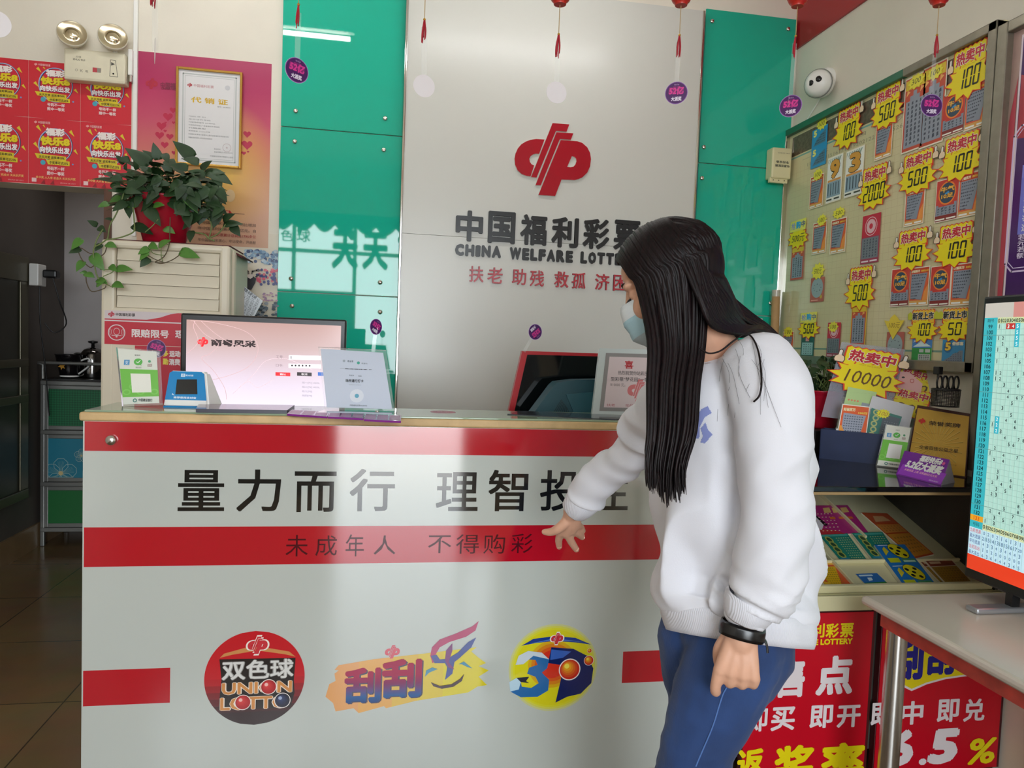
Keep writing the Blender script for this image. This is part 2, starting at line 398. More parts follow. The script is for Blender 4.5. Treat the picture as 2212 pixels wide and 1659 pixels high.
def tube_lamp(x0, x1, y, z, label, power=9):
    t = thing('fluorescent_lamp', label, 'lamp', ((x0+x1)/2, y, ZC), 'ceiling tube lamps')
    b = MB(); b.box((x0, y-.03, z+.03), (x1, y+.03, z+.075), m_white, .008); b.build('batten', t)
    for x in (x0+.2, x1-.2): b = MB(); b.cyl((x, y, z+.07), (x, y, ZC), .005, m_white, 8); b.build('drop_rod', t)
    b = MB(); b.cyl((x0+.03, y, z), (x1-.03, y, z), .014, mat('lamp_tube', 'ffffff', .5, emit=power), 14); b.build('tube', t)
tube_lamp(-1.45, -.24, 3.03, 3.22, 'white ceiling tube lamp above the cream air conditioner', 22)
tube_lamp(.1, 1.3, 3.03, 3.22, 'white ceiling tube lamp above the grey sign panel', 16)

# ------------------------------------------------------------------ green glass panes and the sign panel
m_green = mat('green_back_painted_glass', '1fae92', .025, spec=.5)
m_edge = mat('green_glass_edge', '0b5a48', .2)
def pane(x0, x1, z0, z1, bolts, label):
    t = thing('glass_panel', label, 'wall panel', ((x0+x1)/2, WB-.012, z0), 'green glass wall panels')
    b = MB(); b.box((x0, WB-.018, z0+.002), (x1, WB-.008, z1-.002), m_green, .0015, 1); b.build('pane', t)
    for x, y in bolts:
        p = atY(x, y, WB-.018); c = MB(); c.lathe([(0, .010), (.008, .0095), (.0115, .006), (.012, 0), (.012, -.0005)], p, m_chrome, (0, -1, 0), 16); c.build('bolt', t)
YG = WB-.018
gx0 = atY(606, 300, YG).x; gx1 = atY(869, 300, YG).x
s1 = atY(700, 280.5, YG).z; s2 = atY(700, 634.3, YG).z
pane(gx0, gx1, s1, 3.2, [(639, 240), (832, 256)], 'topmost green glass pane left of the grey sign panel, reflecting a tube lamp')
pane(gx0, gx1, s2, s1, [(637, 306), (829, 324), (629, 602), (821, 610)], 'middle green glass pane left of the grey sign panel')
pane(gx0, gx1, .5, s2, [(631, 661), (821, 674)], 'lower green glass pane left of the sign panel, behind the login monitor')
hx0 = atY(1512, 300, YG).x; hx1 = atY(1716, 150, YG).x
q1 = atY(1590, 358, YG).z; q2 = atY(1620, 681, YG).z; q0 = atY(1620, 29, YG).z
pane(hx0, hx1, q1, q0, [(1538, 46), (1702, 63), (1520, 318)], 'upper green glass pane right of the sign panel, below a pinkish strip of wall')
pane(hx0, hx1, q2, q1, [(1516, 385), (1664, 655)], 'middle green glass pane behind the long-haired person')
pane(hx0, hx1, .5, q2, [(1664, 712)], 'lower green glass pane behind the shoulder of the person')
m_sign = mat('sign_panel_grey', 'cdccc4', .28, spec=.45)
YS = 3.74
sx0 = atY(869, 300, YS).x; sx1 = atY(1509, 300, YS).x; sz = atY(1100, 518, YS).z
t = thing('wall_sign', 'tall pale grey sign panel with red emblem and black lettering', 'sign panel', ((sx0+sx1)/2, WB-.02, .3))
b = MB(); b.box((sx0+.012, YS, sz+.0008), (sx1-.012, WB-.02, 3.25), m_sign); b.build('upper_board', t)
b = MB(); b.box((sx0+.012, YS, .3), (sx1-.012, WB-.02, sz-.0008), m_sign); b.build('lower_board', t)
for x in (sx0, sx1-.012):
    b = MB(); b.box((x, YS-.006, .3), (x+.012, WB-.02, 3.25), m_chrome, .003); b.build('chrome_edge', t)
# raised emblem and lettering on it
S = Print(*back(YS)); m_elred = mat('sign_red_acrylic', 'a50d20', .25, spec=.4); m_elblk = mat('sign_black_acrylic', '0c0c0b', .3); m_elr2 = mat('sign_letter_red', 'b02330', .3)
m_clear = mat('acrylic_letter_edge', 'd8cfc6', .2)
t = thing('wall_emblem', 'large red round two-letter emblem on the pale grey sign panel', 'emblem', (_eu, YS, _ev))
nm = ['left_bowl', 'outer_stripe', 'inner_stripe', 'right_bowl']
for g, n in zip(EMB, nm):
    b = MB(); b.prism([[(_eu+a*_ew, _ev+c*_ew) for a, c in lp] for lp in g], S.O, S.U, S.V, S.N, .012, m_elred, m_clear); b.build(n, t)
def raised(t, name, ch, u0, v0, u1, v1, mt, bold, d, side=None, shear=0):
    v, f, bb = glyphs(ch, bold, shear, .5)
    kx = (u1-u0)/max(bb[2]-bb[0], 1e-6); ky = (v1-v0)/max(bb[3]-bb[1], 1e-6)
    b = MB(); b.add([S.at(u0+(p.x-bb[0])*kx, v0+(p.y-bb[1])*ky, (p.z+.5)*d+.0002) for p in v], f, mt); b.build(name, t)
t = thing('sign_lettering', 'big black Chinese heading characters under the red emblem', 'sign lettering', S.at(*S.uv(1180, 500)))
c1 = lambda x, y: (960+x/4.148, 240+y/4.148)
for ch, (x0, y0, x1, y1) in zip('中国福利彩票', [(97, 903, 349, 1160), (386, 912, 638, 1180), (674, 940, 920, 1196), (953, 962, 1203, 1218), (1234, 978, 1480, 1232), (1510, 990, 1755, 1245)]):
    u0, v0 = S.uv(*c1(x0, (y0+y1)/2+ (y1-y0)/2)); u1, v1 = S.uv(*c1(x1, y0))
    raised(t, 'sign_letter', ch, u0, v0, u1, v1, m_elblk, .034, .012)
t = thing('sign_lettering', 'heavy black English capitals below the Chinese heading characters', 'sign lettering', S.at(*S.uv(1180, 545)))
for wd, x0, x1, y0, y1, yt in (('CHINA', 93, 507, 1200, 1300, 0), ('WELFARE', 582, 1150, 1232, 1335, 0), ('LOTTERY', 1216, 1745, 1268, 1370, 0)):
    wid = [{'I': .55, 'W': 1.35, 'L': .85, 'E': .85, 'F': .85}.get(ch, 1) for ch in wd]; tot = sum(wid)+.1*(len(wd)-1); x = x0
    for ch, wq in zip(wd, wid):
        k = (x1-x0)/tot; xa, xb = x, x+wq*k; x = xb+.1*k; dy = (xa-x0)*.057
        u0, v0 = S.uv(*c1(xa, y1+dy-6)); u1, v1 = S.uv(*c1(xb, y0+dy-6))
        raised(t, 'sign_letter', ch, u0, v0, u1, v1, m_elblk, .075, .010)
t = thing('sign_lettering', 'row of eight small red characters at the foot of the wall sign', 'sign lettering', S.at(*S.uv(1180, 600)))
for ch, (x0, x1, yc) in zip('扶老助残救孤济困', [(220, 352, 1462), (382, 522, 1474), (602, 733, 1486), (762, 893, 1500), (980, 1112, 1510), (1136, 1264, 1520), (1345, 1478, 1532), (1507, 1640, 1542)]):
    u0, v0 = S.uv(*c1(x0, yc+68)); u1, v1 = S.uv(*c1(x1, yc-68))
    raised(t, 'sign_letter', ch, u0, v0, u1, v1, m_elr2, .012, .010)

l = area('corridor_fill_light', (-1.7, 5.0, 2.62), (0, 0, 0), .6, .1, 1.3, (1, .95, .9))  # fill light added to brighten the corridor, no source is seen there
t = thing('fluorescent_lamp', 'added unseen white lamp box on the dark corridor ceiling', 'lamp', (-1.7, 5.0, 2.7)); b = MB(); b.box((-2.0, 4.95, 2.63), (-1.4, 5.05, 2.7), m_white, .006); b.build('batten', t)  # made-up lamp body, out of view, to go with the added fill light
# ================================================================== left wall: posters, lamp unit, certificate
B = Print(*back(WB-.0005))
def u_of(x, y): return B.uv(x, y)[0]
def v_of(x, y): return B.uv(x, y)[1]
PW = u_of(174, 265)-u_of(62, 260); PU = u_of(62, 260)
rowv = [(v_of(115, 134), v_of(117, 257)), (v_of(117, 257), v_of(115, 399))]
names = [['left edge column, upper row, cut by the photo edge', 'middle column, upper row, left of the lamp unit', 'right column, upper row, partly under the lamp unit'],
         ['left edge column, lower row, cut by the photo edge', 'middle column, lower row, above the dark corridor', 'right column, lower row, beside the potted plant']]
def red_poster(u0, v0, w, h, label):
    p = Print(B.O, B.U, B.V, B.N, lift=0); X = lambda a: u0+a*w; Y = lambda a: v0+a*h
    p.slab([[(X(0), v0), (X(.5), v0-.003), (X(1), v0), (X(1), v0+h), (X(0), v0+h)]], .0012, 'cc2736')
    p.tri = None
    p.disc(X(.52), Y(.60), .335*w, '7d86c4', .335*w*1.08, 36, .93); p.disc(X(.535), Y(.60), .325*w, '2b2450', .325*w*1.08, 36, .95)
    p.disc(X(.515), Y(.60), .33*w, 'a9c7e0', .33*w*1.08, 36, .965); p.disc(X(.53), Y(.60), .305*w, 'c9203a', .305*w*1.08)
    for a, b, s in ((.2, .84, .06), (.3, .88, .03), (.84, .8, .06), (.15, .58, .06), (.92, .52, .05)):
        p.poly([[(X(a-s), Y(b+s*.4)), (X(a+s*.8), Y(b-s*.7)), (X(a-s*.2), Y(b+s))]], 'd9c331')
    p.disc(X(.28), Y(.33), .05*w, '46a3b8'); p.disc(X(.86), Y(.33), .018*w, '6a90c0')
    p.text('福彩', X(.33), Y(.735), X(.70), Y(.86), '8a6a70', bold=.07); p.text('福彩', X(.33), Y(.745), X(.70), Y(.865), 'f1e6e2', bold=.06)
    p.text('快乐8', X(.23), Y(.585), X(.80), Y(.73), '8a5a10', bold=.08); p.text('快乐8', X(.23), Y(.595), X(.80), Y(.735), 'e3cd20', bold=.065)
    p.text('向快乐出发', X(.22), Y(.47), X(.80), Y(.575), '3a1a40', bold=.07); p.text('向快乐出发', X(.22), Y(.478), X(.80), Y(.58), 'f3eaea', bold=.05)
    p.poly([[(X(.12), Y(.465)), (X(.17), Y(.39)), (X(.73), Y(.37)), (X(.73), Y(.44))]], 'd6c22c'); p.text('天天开奖 返奖率58%', X(.2), Y(.39), X(.7), Y(.435), '3a2a10', bold=.03)
    p.poly([[(X(.34), Y(.375)), (X(.38), Y(.305)), (X(.80), Y(.30)), (X(.80), Y(.37))]], 'd6c22c'); p.text('中奖率可达25%', X(.41), Y(.312), X(.77), Y(.36), '3a2a10', bold=.03)
    p.text('号码不一样', X(.36), Y(.215), X(.70), Y(.275), 'ecd8d6', bold=.03); p.text('照中一等奖', X(.36), Y(.14), X(.70), Y(.2), 'ecd8d6', bold=.03)
    emblem(p, X(.14), Y(.935), .06*w, 'f0b0b0'); p.text('中国福利彩票', X(.19), Y(.915), X(.42), Y(.955), 'e9b9b9', bold=.02)
    if label and 'lower' in label:
        p.text('多中奖 人人有 机会大 天天乐开奖', X(.15), Y(.08), X(.92), Y(.12), 'e8c070', bold=.02)
        p.rect(X(.07), Y(.025), X(.16), Y(.085), 'e6c6c6'); p.text('理性购彩 量力而行', X(.62), Y(.02), X(.92), Y(.04), 'dfa8a8')
        for a in (.24, .42): p.poly([[(X(a), Y(0.0)), (X(a+.09), Y(.0)), (X(a+.07), Y(.07))]], '8f1c28')
    o = p.build('red_poster'); return tag(o, label, 'poster', 'red posters above the corridor opening')
for r in (0, 1):
    for c in (-1, 0, 1):
        v1, v0 = rowv[r]
        red_poster(PU+c*PW*1.003, v0-.004*c*0, PW*.997, (v1-v0)*(1.0 if r else 1.0)-.002, 'red lottery poster with yellow lettering, '+names[r][c+1])
# surface conduit
b = MB(); b.box((u_of(289, 200), WB-.018, 1.9), (u_of(298.5, 200), WB, ZC), m_white, .003); tag(b.build('cable_conduit'), 'white vertical cable conduit between red and pink posters', 'conduit')
# emergency light
t = thing('emergency_light', 'cream twin-head emergency light above the red posters', 'emergency light', atY(205, 142, WB))
q = Print(*back(WB-.06)); u0, v0 = q.uv(137, 169); u1, v1 = q.uv(271, 116); 
b = MB(); b.box((u0, WB-.06, q.uv(205, 176)[1]), (u1, WB, q.uv(205, 109)[1]), mat('aged_cream', 'ddd6bd', .4, noise_amt=.04), .008); b.build('housing', t)
cc = lambda x, y: (x/3.568, y/3.568)
q.h = .0005; q.lpx([cc(500, 372), cc(962, 415), cc(980, 632), cc(502, 590)], .0015, 'c9c2a8', True)
q.tpx('众瑞', *cc(585, 436), *cc(625, 440), 4, '6a675c'); q.tpx('ZHUO RUI', *cc(562, 457), *cc(655, 464), 4, '6a675c', bold=.02)
q.ppx([cc(715, 520), cc(780, 527), cc(778, 562), cc(714, 555)], 'b8434a'); q.ppx([cc(748, 524), cc(780, 527), cc(778, 562), cc(750, 558)], '8d857c')
q.lpx([cc(852, 462), cc(890, 467), cc(908, 594), cc(846, 588)], .0018, '4a4a44', True); u, v = q.uv(*cc(874, 569)); q.disc(u, v, .004, '1c1c1a')
for k in range(3):
    u, v = q.uv(*cc(590+40*k, 540+5*k)); q.text('OK电'[k], u-.006, v-.006, u+.006, v+.006, '8f8a7c')
u, v = q.uv(*cc(872, 494)); q.poly([[(u-.008, v-.008), (u+.008, v), (u-.008, v+.008)]], '4a4a44'); q.build('front_markings', t)
m_refl = mat('lamp_reflector', 'e6d8b8', .2, metal=1)
for x, y, lab in ((156, 74, 0), (244, 81, 1)):
    c = atY(x, y, WB-.075); ax = Vector((.28, -.9, .22)).normalized(); R = 29/pxm(c)
    b = MB(); b.lathe([(0, -.045), (R*.5, -.042), (R*.95, -.012), (R*1.03, .0), (R*1.03, .008), (R*.97, .010)], c, mat('lamp_head', 'cfc8b4', .3), ax, 28)
    b.cyl(c-ax*.02, Vector((c.x, WB-.04, v1-.0)), .009, m_white, 10); lh = b.build('lamp_head', t)
    b = MB(); b.lathe([(R*.97, .009), (R*.6, .0), (R*.42, .002), (R*.4, .006), (R*.18, .007), (0, .010)], c, m_refl, ax, 28); b.build('reflector', lh)
b = MB(); p0 = atY(279, 118, WB-.02); b.box((p0.x, WB-.04, p0.z-.10), (p0.x+.02, WB, p0.z+.02), m_white, .004); b.cyl((p0.x+.01, WB-.03, p0.z-.13), (p0.x+.01, WB-.03, p0.z-.10), .009, m_steel, 10); b.build('plug', t)

# pink poster with hearts
p = Print(*back(WB-.0005), lift=0); uA, vA = p.uv(299, 122); uB = p.uv(587, 138)[0]; vT = p.uv(440, 124)[1]; vB = p.uv(500, 532)[1]
m_heart = ramp_mat('heart_poster_print', 2, [(0, 'caa084'), (.2, 'cf9d80'), (.34, 'cc8f78'), (.5, 'c86a66'), (.66, 'c24a66'), (.84, 'ae285a'), (1, 'a51f52')], .35)
_t = m_heart.node_tree; _b = _t.nodes['Principled BSDF']; _r = [n_ for n_ in _t.nodes if n_.type == 'VALTORGB'][0]; _tc = [n_ for n_ in _t.nodes if n_.type == 'TEX_COORD'][0]
_mp = _t.nodes.new('ShaderNodeMapping'); _mp.inputs['Location'].default_value = (-1.30, 0, -1.16); _mp.inputs['Scale'].default_value = (2.1, 0, 2.7); _gr = _t.nodes.new('ShaderNodeTexGradient'); _gr.gradient_type = 'SPHERICAL'; _mx = _t.nodes.new('ShaderNodeMixRGB'); _mx.inputs[2].default_value = lin('e6b83c')
_t.links.new(_tc.outputs['Generated'], _mp.inputs[0]); _t.links.new(_mp.outputs[0], _gr.inputs[0]); _t.links.new(_gr.outputs['Fac'], _mx.inputs[0]); _t.links.new(_r.outputs['Color'], _mx.inputs[1]); _t.links.new(_mx.outputs[0], _b.inputs['Base Color'])
p.slab([[(uA, vB), (uB, vB), (uB, vT), (uA, vT)]], .0012, m_heart)
def heart(x, y, w, c='b81e44'):
    u, v = p.uv(x, y); k = w/pxm(B.at(u, v))/32
    p.poly([[(u+16*math.sin(a)**3*k, v+(13*math.cos(a)-5*math.cos(2*a)-2*math.cos(3*a)-math.cos(4*a))*k) for a in [2*math.pi*i/24 for i in range(24)]]], c)
for x, y, w in ((363, 252, 20), (349, 272, 20), (345, 292, 18), (367, 295, 15), (356, 313, 16), (374, 238, 14), (358, 265, 5), (375, 265, 7), (357, 283, 7), (534, 290, 16), (534, 313, 22), (527, 331, 9), (376, 330, 10), (536, 328, 5)): heart(x, y, w)
emblem(p, *p.uv(328, 181), .055, 'b3243c'); p.tpx('中国福利', 347, 183, 390, 189, 14, '7d2340', bold=.03); p.tpx('CHINA WELFARE', 348, 191, 398, 195, 5, '7d2340', bold=.03)
p.ppx([(383, 447), (497, 455), (503, 463), (384, 463)], 'b02a2a'); p.tpx('十五周年版', 440, 457, 495, 460, 9, 'e9c9a0', bold=.02); p.lpx([(507, 461), (528, 463)], .0025, '7a5040')
for k, s in enumerate(('亿元，同比增加', '的约30亿元。自', '累计总销售1795多亿', '心、牢记使命，开启新')): p.tpx('年中国福利彩票'+s, 428, 480+k*12.5, 553, 487+k*12.5, 7, 'a03030' if k == 2 else '6d5546', bold=.01)
p.disc(*p.uv(498, 423), .022, 'd8b98a', .03); 
tag(p.build('heart_poster'), 'pink and yellow poster with red hearts behind the potted plant', 'poster')
# framed certificate
t = thing('framed_certificate', 'white certificate in a thin gold frame hung over the heart poster', 'framed certificate', atY(450, 250, WB))
q = Print(*back(WB-.024)); u0, vt = q.uv(380, 150); u1 = q.uv(523.5, 170)[0]; vt = q.uv(452, 149)[1]; vb = q.uv(452, 359)[1]
b = MB(); fw = .011; m_gold = mat('gold_frame', 'c79a4a', .25, metal=.85)
for a, c in (((u0, vb), (u0+fw, vt)), ((u1-fw, vb), (u1, vt)), ((u0+fw, vb), (u1-fw, vb+fw)), ((u0+fw, vt-fw), (u1-fw, vt))): b.box((a[0], WB-.024, a[1]), (c[0], WB-.003, c[1]), m_gold, .002)
b.build('frame', t)
q = Print(*back(WB-.012), lift=0); q.slab([[(u0+fw, vb+fw), (u1-fw, vb+fw), (u1-fw, vt-fw), (u0+fw, vt-fw)]], .001, 'dedcdc')
U = lambda a: u0+a*(u1-u0); Vv = lambda a: vb+a*(vt-vb)
q.line([(U(.1), Vv(.06)), (U(.9), Vv(.06)), (U(.9), Vv(.94)), (U(.1), Vv(.94))], .006, 'b9bdbb', True); q.line([(U(.13), Vv(.08)), (U(.87), Vv(.08)), (U(.87), Vv(.92)), (U(.13), Vv(.92))], .0015, 'a7aba9', True)
emblem(q, U(.2), Vv(.825), .022, 'b5474d'); q.text('中国福利彩票', U(.26), Vv(.81), U(.56), Vv(.84), 'b98085', bold=.01); q.disc(U(.77), Vv(.83), .012, 'c9c9cc')
q.text('代 销 证', U(.22), Vv(.65), U(.78), Vv(.71), mat('gold_ink', 'd9b03a', .3, metal=.4), bold=.03); q.text('编号：44180005', U(.62), Vv(.62), U(.82), Vv(.635), '8f8f90')
for k, s in enumerate(('代销者姓名（名称）张女士', '身份证件号码', '代销场所编号 44180905', '代销场所地址 广东省清远市清城区', '代销类型', '有效期至 二〇二三年')): q.text(s, U(.19), Vv(.50-k*.03), U(.45+.07*(k % 4)), Vv(.513-k*.03), '8a8a8c')
for k in range(2): q.text('中国福利彩票发行管理中心委托省级福利彩票销售机构', U(.19), Vv(.315-k*.035), U(.8-.25*k), Vv(.33-k*.035), '9a9a9c')
q.disc(U(.775), Vv(.21), .02, 'c4b4b4', None, 28, .9); q.star(U(.775), Vv(.21), .006, .006, 5, .45, 'c4b4b4', math.pi/2); q.text('发证机关', U(.58), Vv(.18), U(.68), Vv(.195), '8a8a8c'); q.text('发证日期2021年03月09日', U(.58), Vv(.15), U(.86), Vv(.165), '8a8a8c'); q.text('中国福利彩票发行管理中心监制', U(.52), Vv(.105), U(.87), Vv(.12), '8a8a8c')
q.build('certificate_sheet', t)

# flower and goat picture behind the air conditioner
p = Print(*back(WB-.0005), lift=0); c3 = lambda x, y: (480+x/5.267, 420+y/5.267)
u0 = p.uv(470, 600)[0]; u1 = p.uv(601, 600)[0]; v0 = p.uv(540, 760)[1]; v1 = p.uv(585, 505)[1]
p.slab([[(u0, v0), (u1, v0), (u1, v1), (u0, v1)]], .001, 'd9cfbb')
rr = random.Random(3)
for k in range(110):
    x = 260+380*rr.random(); y = 640+rr.random()**1.5*130+max(0, (x-430))*.35*rr.random()*1.5
    p.disc(*p.uv(*c3(x, y)), .006+.006*rr.random(), rr.choice(['7f9fb8', 'a5bccb', '5d7f9f', '33456e', 'b9c6cc']), .008, 10)
for k in range(46):
    p.disc(*p.uv(*c3(400+240*rr.random(), 860+170*rr.random())), .005+.004*rr.random(), rr.choice(['c94a63', 'd8707c', '3a3f78', '4a4f86']), .007, 10)
for k in range(70): p.disc(*p.uv(*c3(380+260*rr.random(), 1230+260*rr.random())), .01, rr.choice(['3a4a58', '2d3f4c', '5c6d78', '8d97a0']), .006, 10)
for k in range(26): p.disc(*p.uv(*c3(470+160*rr.random(), 1120+90*rr.random())), .006, rr.choice(['b08aa0', '9a7a98', 'c8a0a8']), .004, 10)
p.ppx([c3(*a) for a in ((215, 900), (260, 905), (300, 930), (345, 925), (395, 960), (385, 1010), (340, 1090), (260, 1080), (210, 1000))], '27242c')
p.ppx([c3(*a) for a in ((285, 915), (360, 910), (355, 950), (330, 965), (300, 950))], 'd8cdc6')
for s in (((215, 840), (265, 845), (300, 880), (308, 905)), ((345, 905), (355, 880), (400, 868), (440, 866))): p.lpx([c3(*a) for a in s], .008, '6e6764')
p.ppx([c3(*a) for a in ((380, 940), (440, 905), (425, 930), (392, 950))], '27242c')
tag(p.build('flower_picture'), 'flower painting with a black goat between cabinet air conditioner and green glass', 'picture')

# ================================================================== cabinet air conditioner
YA = 3.2
A = Print(*back(YA)); m_ac = mat('air_conditioner_ivory', 'd9cfba', .35, noise_amt=.03, nscale=3)
ax0 = A.uv(217, 650)[0]; ax1 = A.uv(497, 600)[0]; az = A.uv(350, 523)[1]
lu0, lv1 = A.uv(249, 535); lu1, lv0 = A.uv(472, 671); lv1 = A.uv(360, 541)[1]; lv0 = A.uv(360, 668)[1]
t = thing('air_conditioner', 'tall ivory cabinet air conditioner carrying the potted plant', 'air conditioner', ((ax0+ax1)/2, YA+.17, 0))
b = MB(); b.box((ax0, YA+.03, .03), (ax1+.012, YA+.34, az), m_ac, .03, 3)
b.box((ax0, YA, .03), (lu0, YA+.05, az), m_ac, .012, 2); b.box((lu1, YA, .03), (ax1, YA+.05, az), m_ac, .012, 2)
b.box((lu0-.02, YA, lv1), (lu1+.02, YA+.05, az), m_ac, .012, 2); b.box((lu0-.02, YA, .03), (lu1+.02, YA+.05, lv0), m_ac, .012, 2)
b.box((ax0+.02, YA+.04, 0), (ax1-.02, YA+.3, .035), m_black); b.build('casing', t)
n = 5
for k in range(n):
    a = lv0+(lv1-lv0)*k/n; c = lv0+(lv1-lv0)*(k+1)/n
    b = MB(); b.add([(lu0+.003, YA+.012, a+.001), (lu1-.003, YA+.012, a+.001), (lu1-.003, YA+.020, c-.001), (lu0+.003, YA+.020, c-.001), (lu0+.003, YA+.03, a+.001), (lu1-.003, YA+.03, a+.001), (lu1-.003, YA+.03, c-.001), (lu0+.003, YA+.03, c-.001)],
        [[0, 1, 2, 3], [5, 4, 7, 6], [4, 5, 1, 0], [3, 2, 6, 7], [4, 0, 3, 7], [1, 5, 6, 2]], m_ac); b.build('louvre', t)
# posters on its front
c2 = lambda x, y: (x/3.19, 380+y/3.19); c4 = lambda x, y: (200+x/3.16, 660+y/3.16)
p = Print(*back(YA-.0005), lift=0); u0 = p.uv(226, 700)[0]; u1 = p.uv(480, 700)[0]; vt = p.uv(300, 673)[1]; vb = p.uv(300, 745.5)[1]
p.slab([[(u0, vb), (u1, vb), (u1, vt), (u0, vt)]], .001, 'c01f35'); va = p.uv(300, 696)[1]
p.poly([[(u0, va+.01), (u0+.16, va+.011), (u0+.21, va+.022), (u0+.25, vt-.006), (u0+.28, vt), (u0, vt)]], 'cfc3c6'); p.rect(u0, va, u1, va+.005, 'd8cfd0')
emblem(p, *p.uv(*c4(129, 59)), .024, 'b3243c'); p.tpx('中国福利彩票', *c4(158, 61), *c4(291, 64), 7, '3a3030', bold=.03)
u, v = p.uv(*c4(165, 184)); p.disc(u, v, .033, 'd9c9cb', None, 32, .88); p.disc(u, v+.004, .012, 'd9c9cb', .015, 20, .85); p.line([(u-.018, v-.012), (u+.018, v-.012)], .0025, 'd9c9cb'); p.disc(u, v-.017, .004, 'd9c9cb', .003)
for s in (1, -1):
    for r in (.02, .026): p.line([(u+s*r*math.cos(a*.25), v+.002+r*math.sin(a*.25)) for a in (-2, -1, 0, 1, 2)], .0015, 'd9c9cb')
p.tpx('限赔限号', *c4(268, 190), *c4(522, 194), 18, 'e9dddd', bold=.03); p.tpx('理智', *c4(565, 196), *c4(690, 199), 18, 'e9dddd', bold=.03)
tag(p.build('notice_poster'), 'red notice with a bell symbol on the air conditioner front', 'poster')
p = Print(*back(YA-.0005), lift=0); u0 = p.uv(291, 800)[0]; vt = vb-.002; vb = p.uv(350, 900)[1]
p.slab([[(u0, vb), (u1, vb), (u1, vt), (u0, vt)]], .001, 'bf2038')
p.tpx('多', *c4(482, 327), *c4(518, 328), 14, 'e3d24a', bold=.05); p.tpx('运动', *c4(524, 329), *c4(600, 332), 14, 'e9dddd', bold=.05)
p.tpx('勤', *c4(480, 382), *c4(518, 383), 14, 'e3d24a', bold=.05); p.tpx('消费', *c4(522, 384), *c4(598, 388), 14, 'e9dddd', bold=.05)
tag(p.build('exercise_poster'), 'red slogan poster half hidden behind the login monitor', 'poster')
def sticker_print(p, u, v, r, ang=0, ry=None):
    ca, sa = math.cos(ang), math.sin(ang); ry = ry or r
    p.disc(u, v, r*.97, '4a1a5e', ry*.97, 32); p.disc(u, v, r*.99, '8a5aa8', ry*.99, 32, .94)
    R = lambda a, b: (u+(a*ca-b*sa)*r, v+(a*sa+b*ca)*ry)
    for k, (x, y, w, h) in enumerate(((-.55, .25, .3, .5), (-.2, .3, .3, .55), (.15, .3, .3, .55), (.48, .25, .25, .5))): p.poly([[R(x-w/2, y-h/2), R(x+w/2, y-h/2), R(x+w/2+.05, y+h/2), R(x-w/2+.05, y+h/2)]], '8c2270')
    a = ang; c1_, c2_ = R(0, .2), R(.02, -.52)
    p.text('52亿', c1_[0]-.66*r, c1_[1]-.36*ry, c1_[0]+.66*r, c1_[1]+.36*ry, 'd83a92', bold=.05, ang=a, shear=.1)
    p.text('大派奖', c2_[0]-.46*r, c2_[1]-.2*ry, c2_[0]+.46*r, c2_[1]+.2*ry, 'e6dcec', bold=.05, ang=a); c3_ = R(0, .72); p.text('快乐8', c3_[0]-.22*r, c3_[1]-.07*ry, c3_[0]+.22*r, c3_[1]+.07*ry, 'c79ad0', ang=a)
p = Print(*back(YA-.002), lift=0); u, v = p.uv(338, 753); r = .037
p.slab([[(u+r*math.cos(i*math.pi/16), v+r*math.sin(i*math.pi/16)) for i in range(32)]], .0006, 'ece6ee'); sticker_print(p, u, v, r, -.3)
tag(p.build('round_sticker'), 'round purple sticker half behind the left green-and-white code stand', 'sticker')
# mat and folded papers
b = MB(); b.box((ax0+.02, YA+.05, az), (ax1-.01, YA+.33, az+.008), mat('maroon_cloth', '541620', .8), .003)
pp = [atY(498, 520, YA+.2), atY(525, 538, YA+.2)]
b.add([(ax1-.03, YA+.06, az+.006), (ax1+.035, YA+.06, az-.035), (ax1+.035, YA+.32, az-.03), (ax1-.03, YA+.32, az+.006), (ax1-.03, YA+.06, az+.002), (ax1+.033, YA+.06, az-.04), (ax1+.033, YA+.32, az-.035), (ax1-.03, YA+.32, az+.002)], [[0, 1, 2, 3], [7, 6, 5, 4], [0, 4, 5, 1], [1, 5, 6, 2], [2, 6, 7, 3], [3, 7, 4, 0]], mat('maroon_cloth', '541620', .8))
tag(b.build('plant_mat'), 'dark maroon mat lying under the potted plant', 'mat')
p = Print(Vector((0, 3.45, 0)), Vector((1, 0, 0)), Vector((0, 0, 1)), Vector((0, -1, 0)), lift=0)
qd = [p.uv(*a) for a in ((519, 612), (568, 650), (546, 690), (503, 690))]; p.slab([qd[::-1]], .004, 'ccd1d6')
p.text('销售点登记表', qd[0][0]+.008, qd[0][1]-.05, qd[1][0]-.02, qd[0][1]-.035, '44484d', bold=.03, ang=-.62)
for k in range(9):
    f_ = .15+k*.09; a = Vector(qd[0]).lerp(Vector(qd[3]), f_); c = Vector(qd[1]).lerp(Vector(qd[2]), f_); p.line([tuple(a.lerp(c, .08)), tuple(a.lerp(c, .92))], .0008, '6d7278')
    for j in range(4):
        w = a.lerp(c, .2+.2*j); p.text('李陈18王52'[(k+j) % 5:][:2], w.x, w.y, w.x+.014, w.y+.008, '4c5056', ang=-.6)
tag(p.build('paper_sheets'), 'tilted white form sheets hanging by the air conditioner side', 'papers')

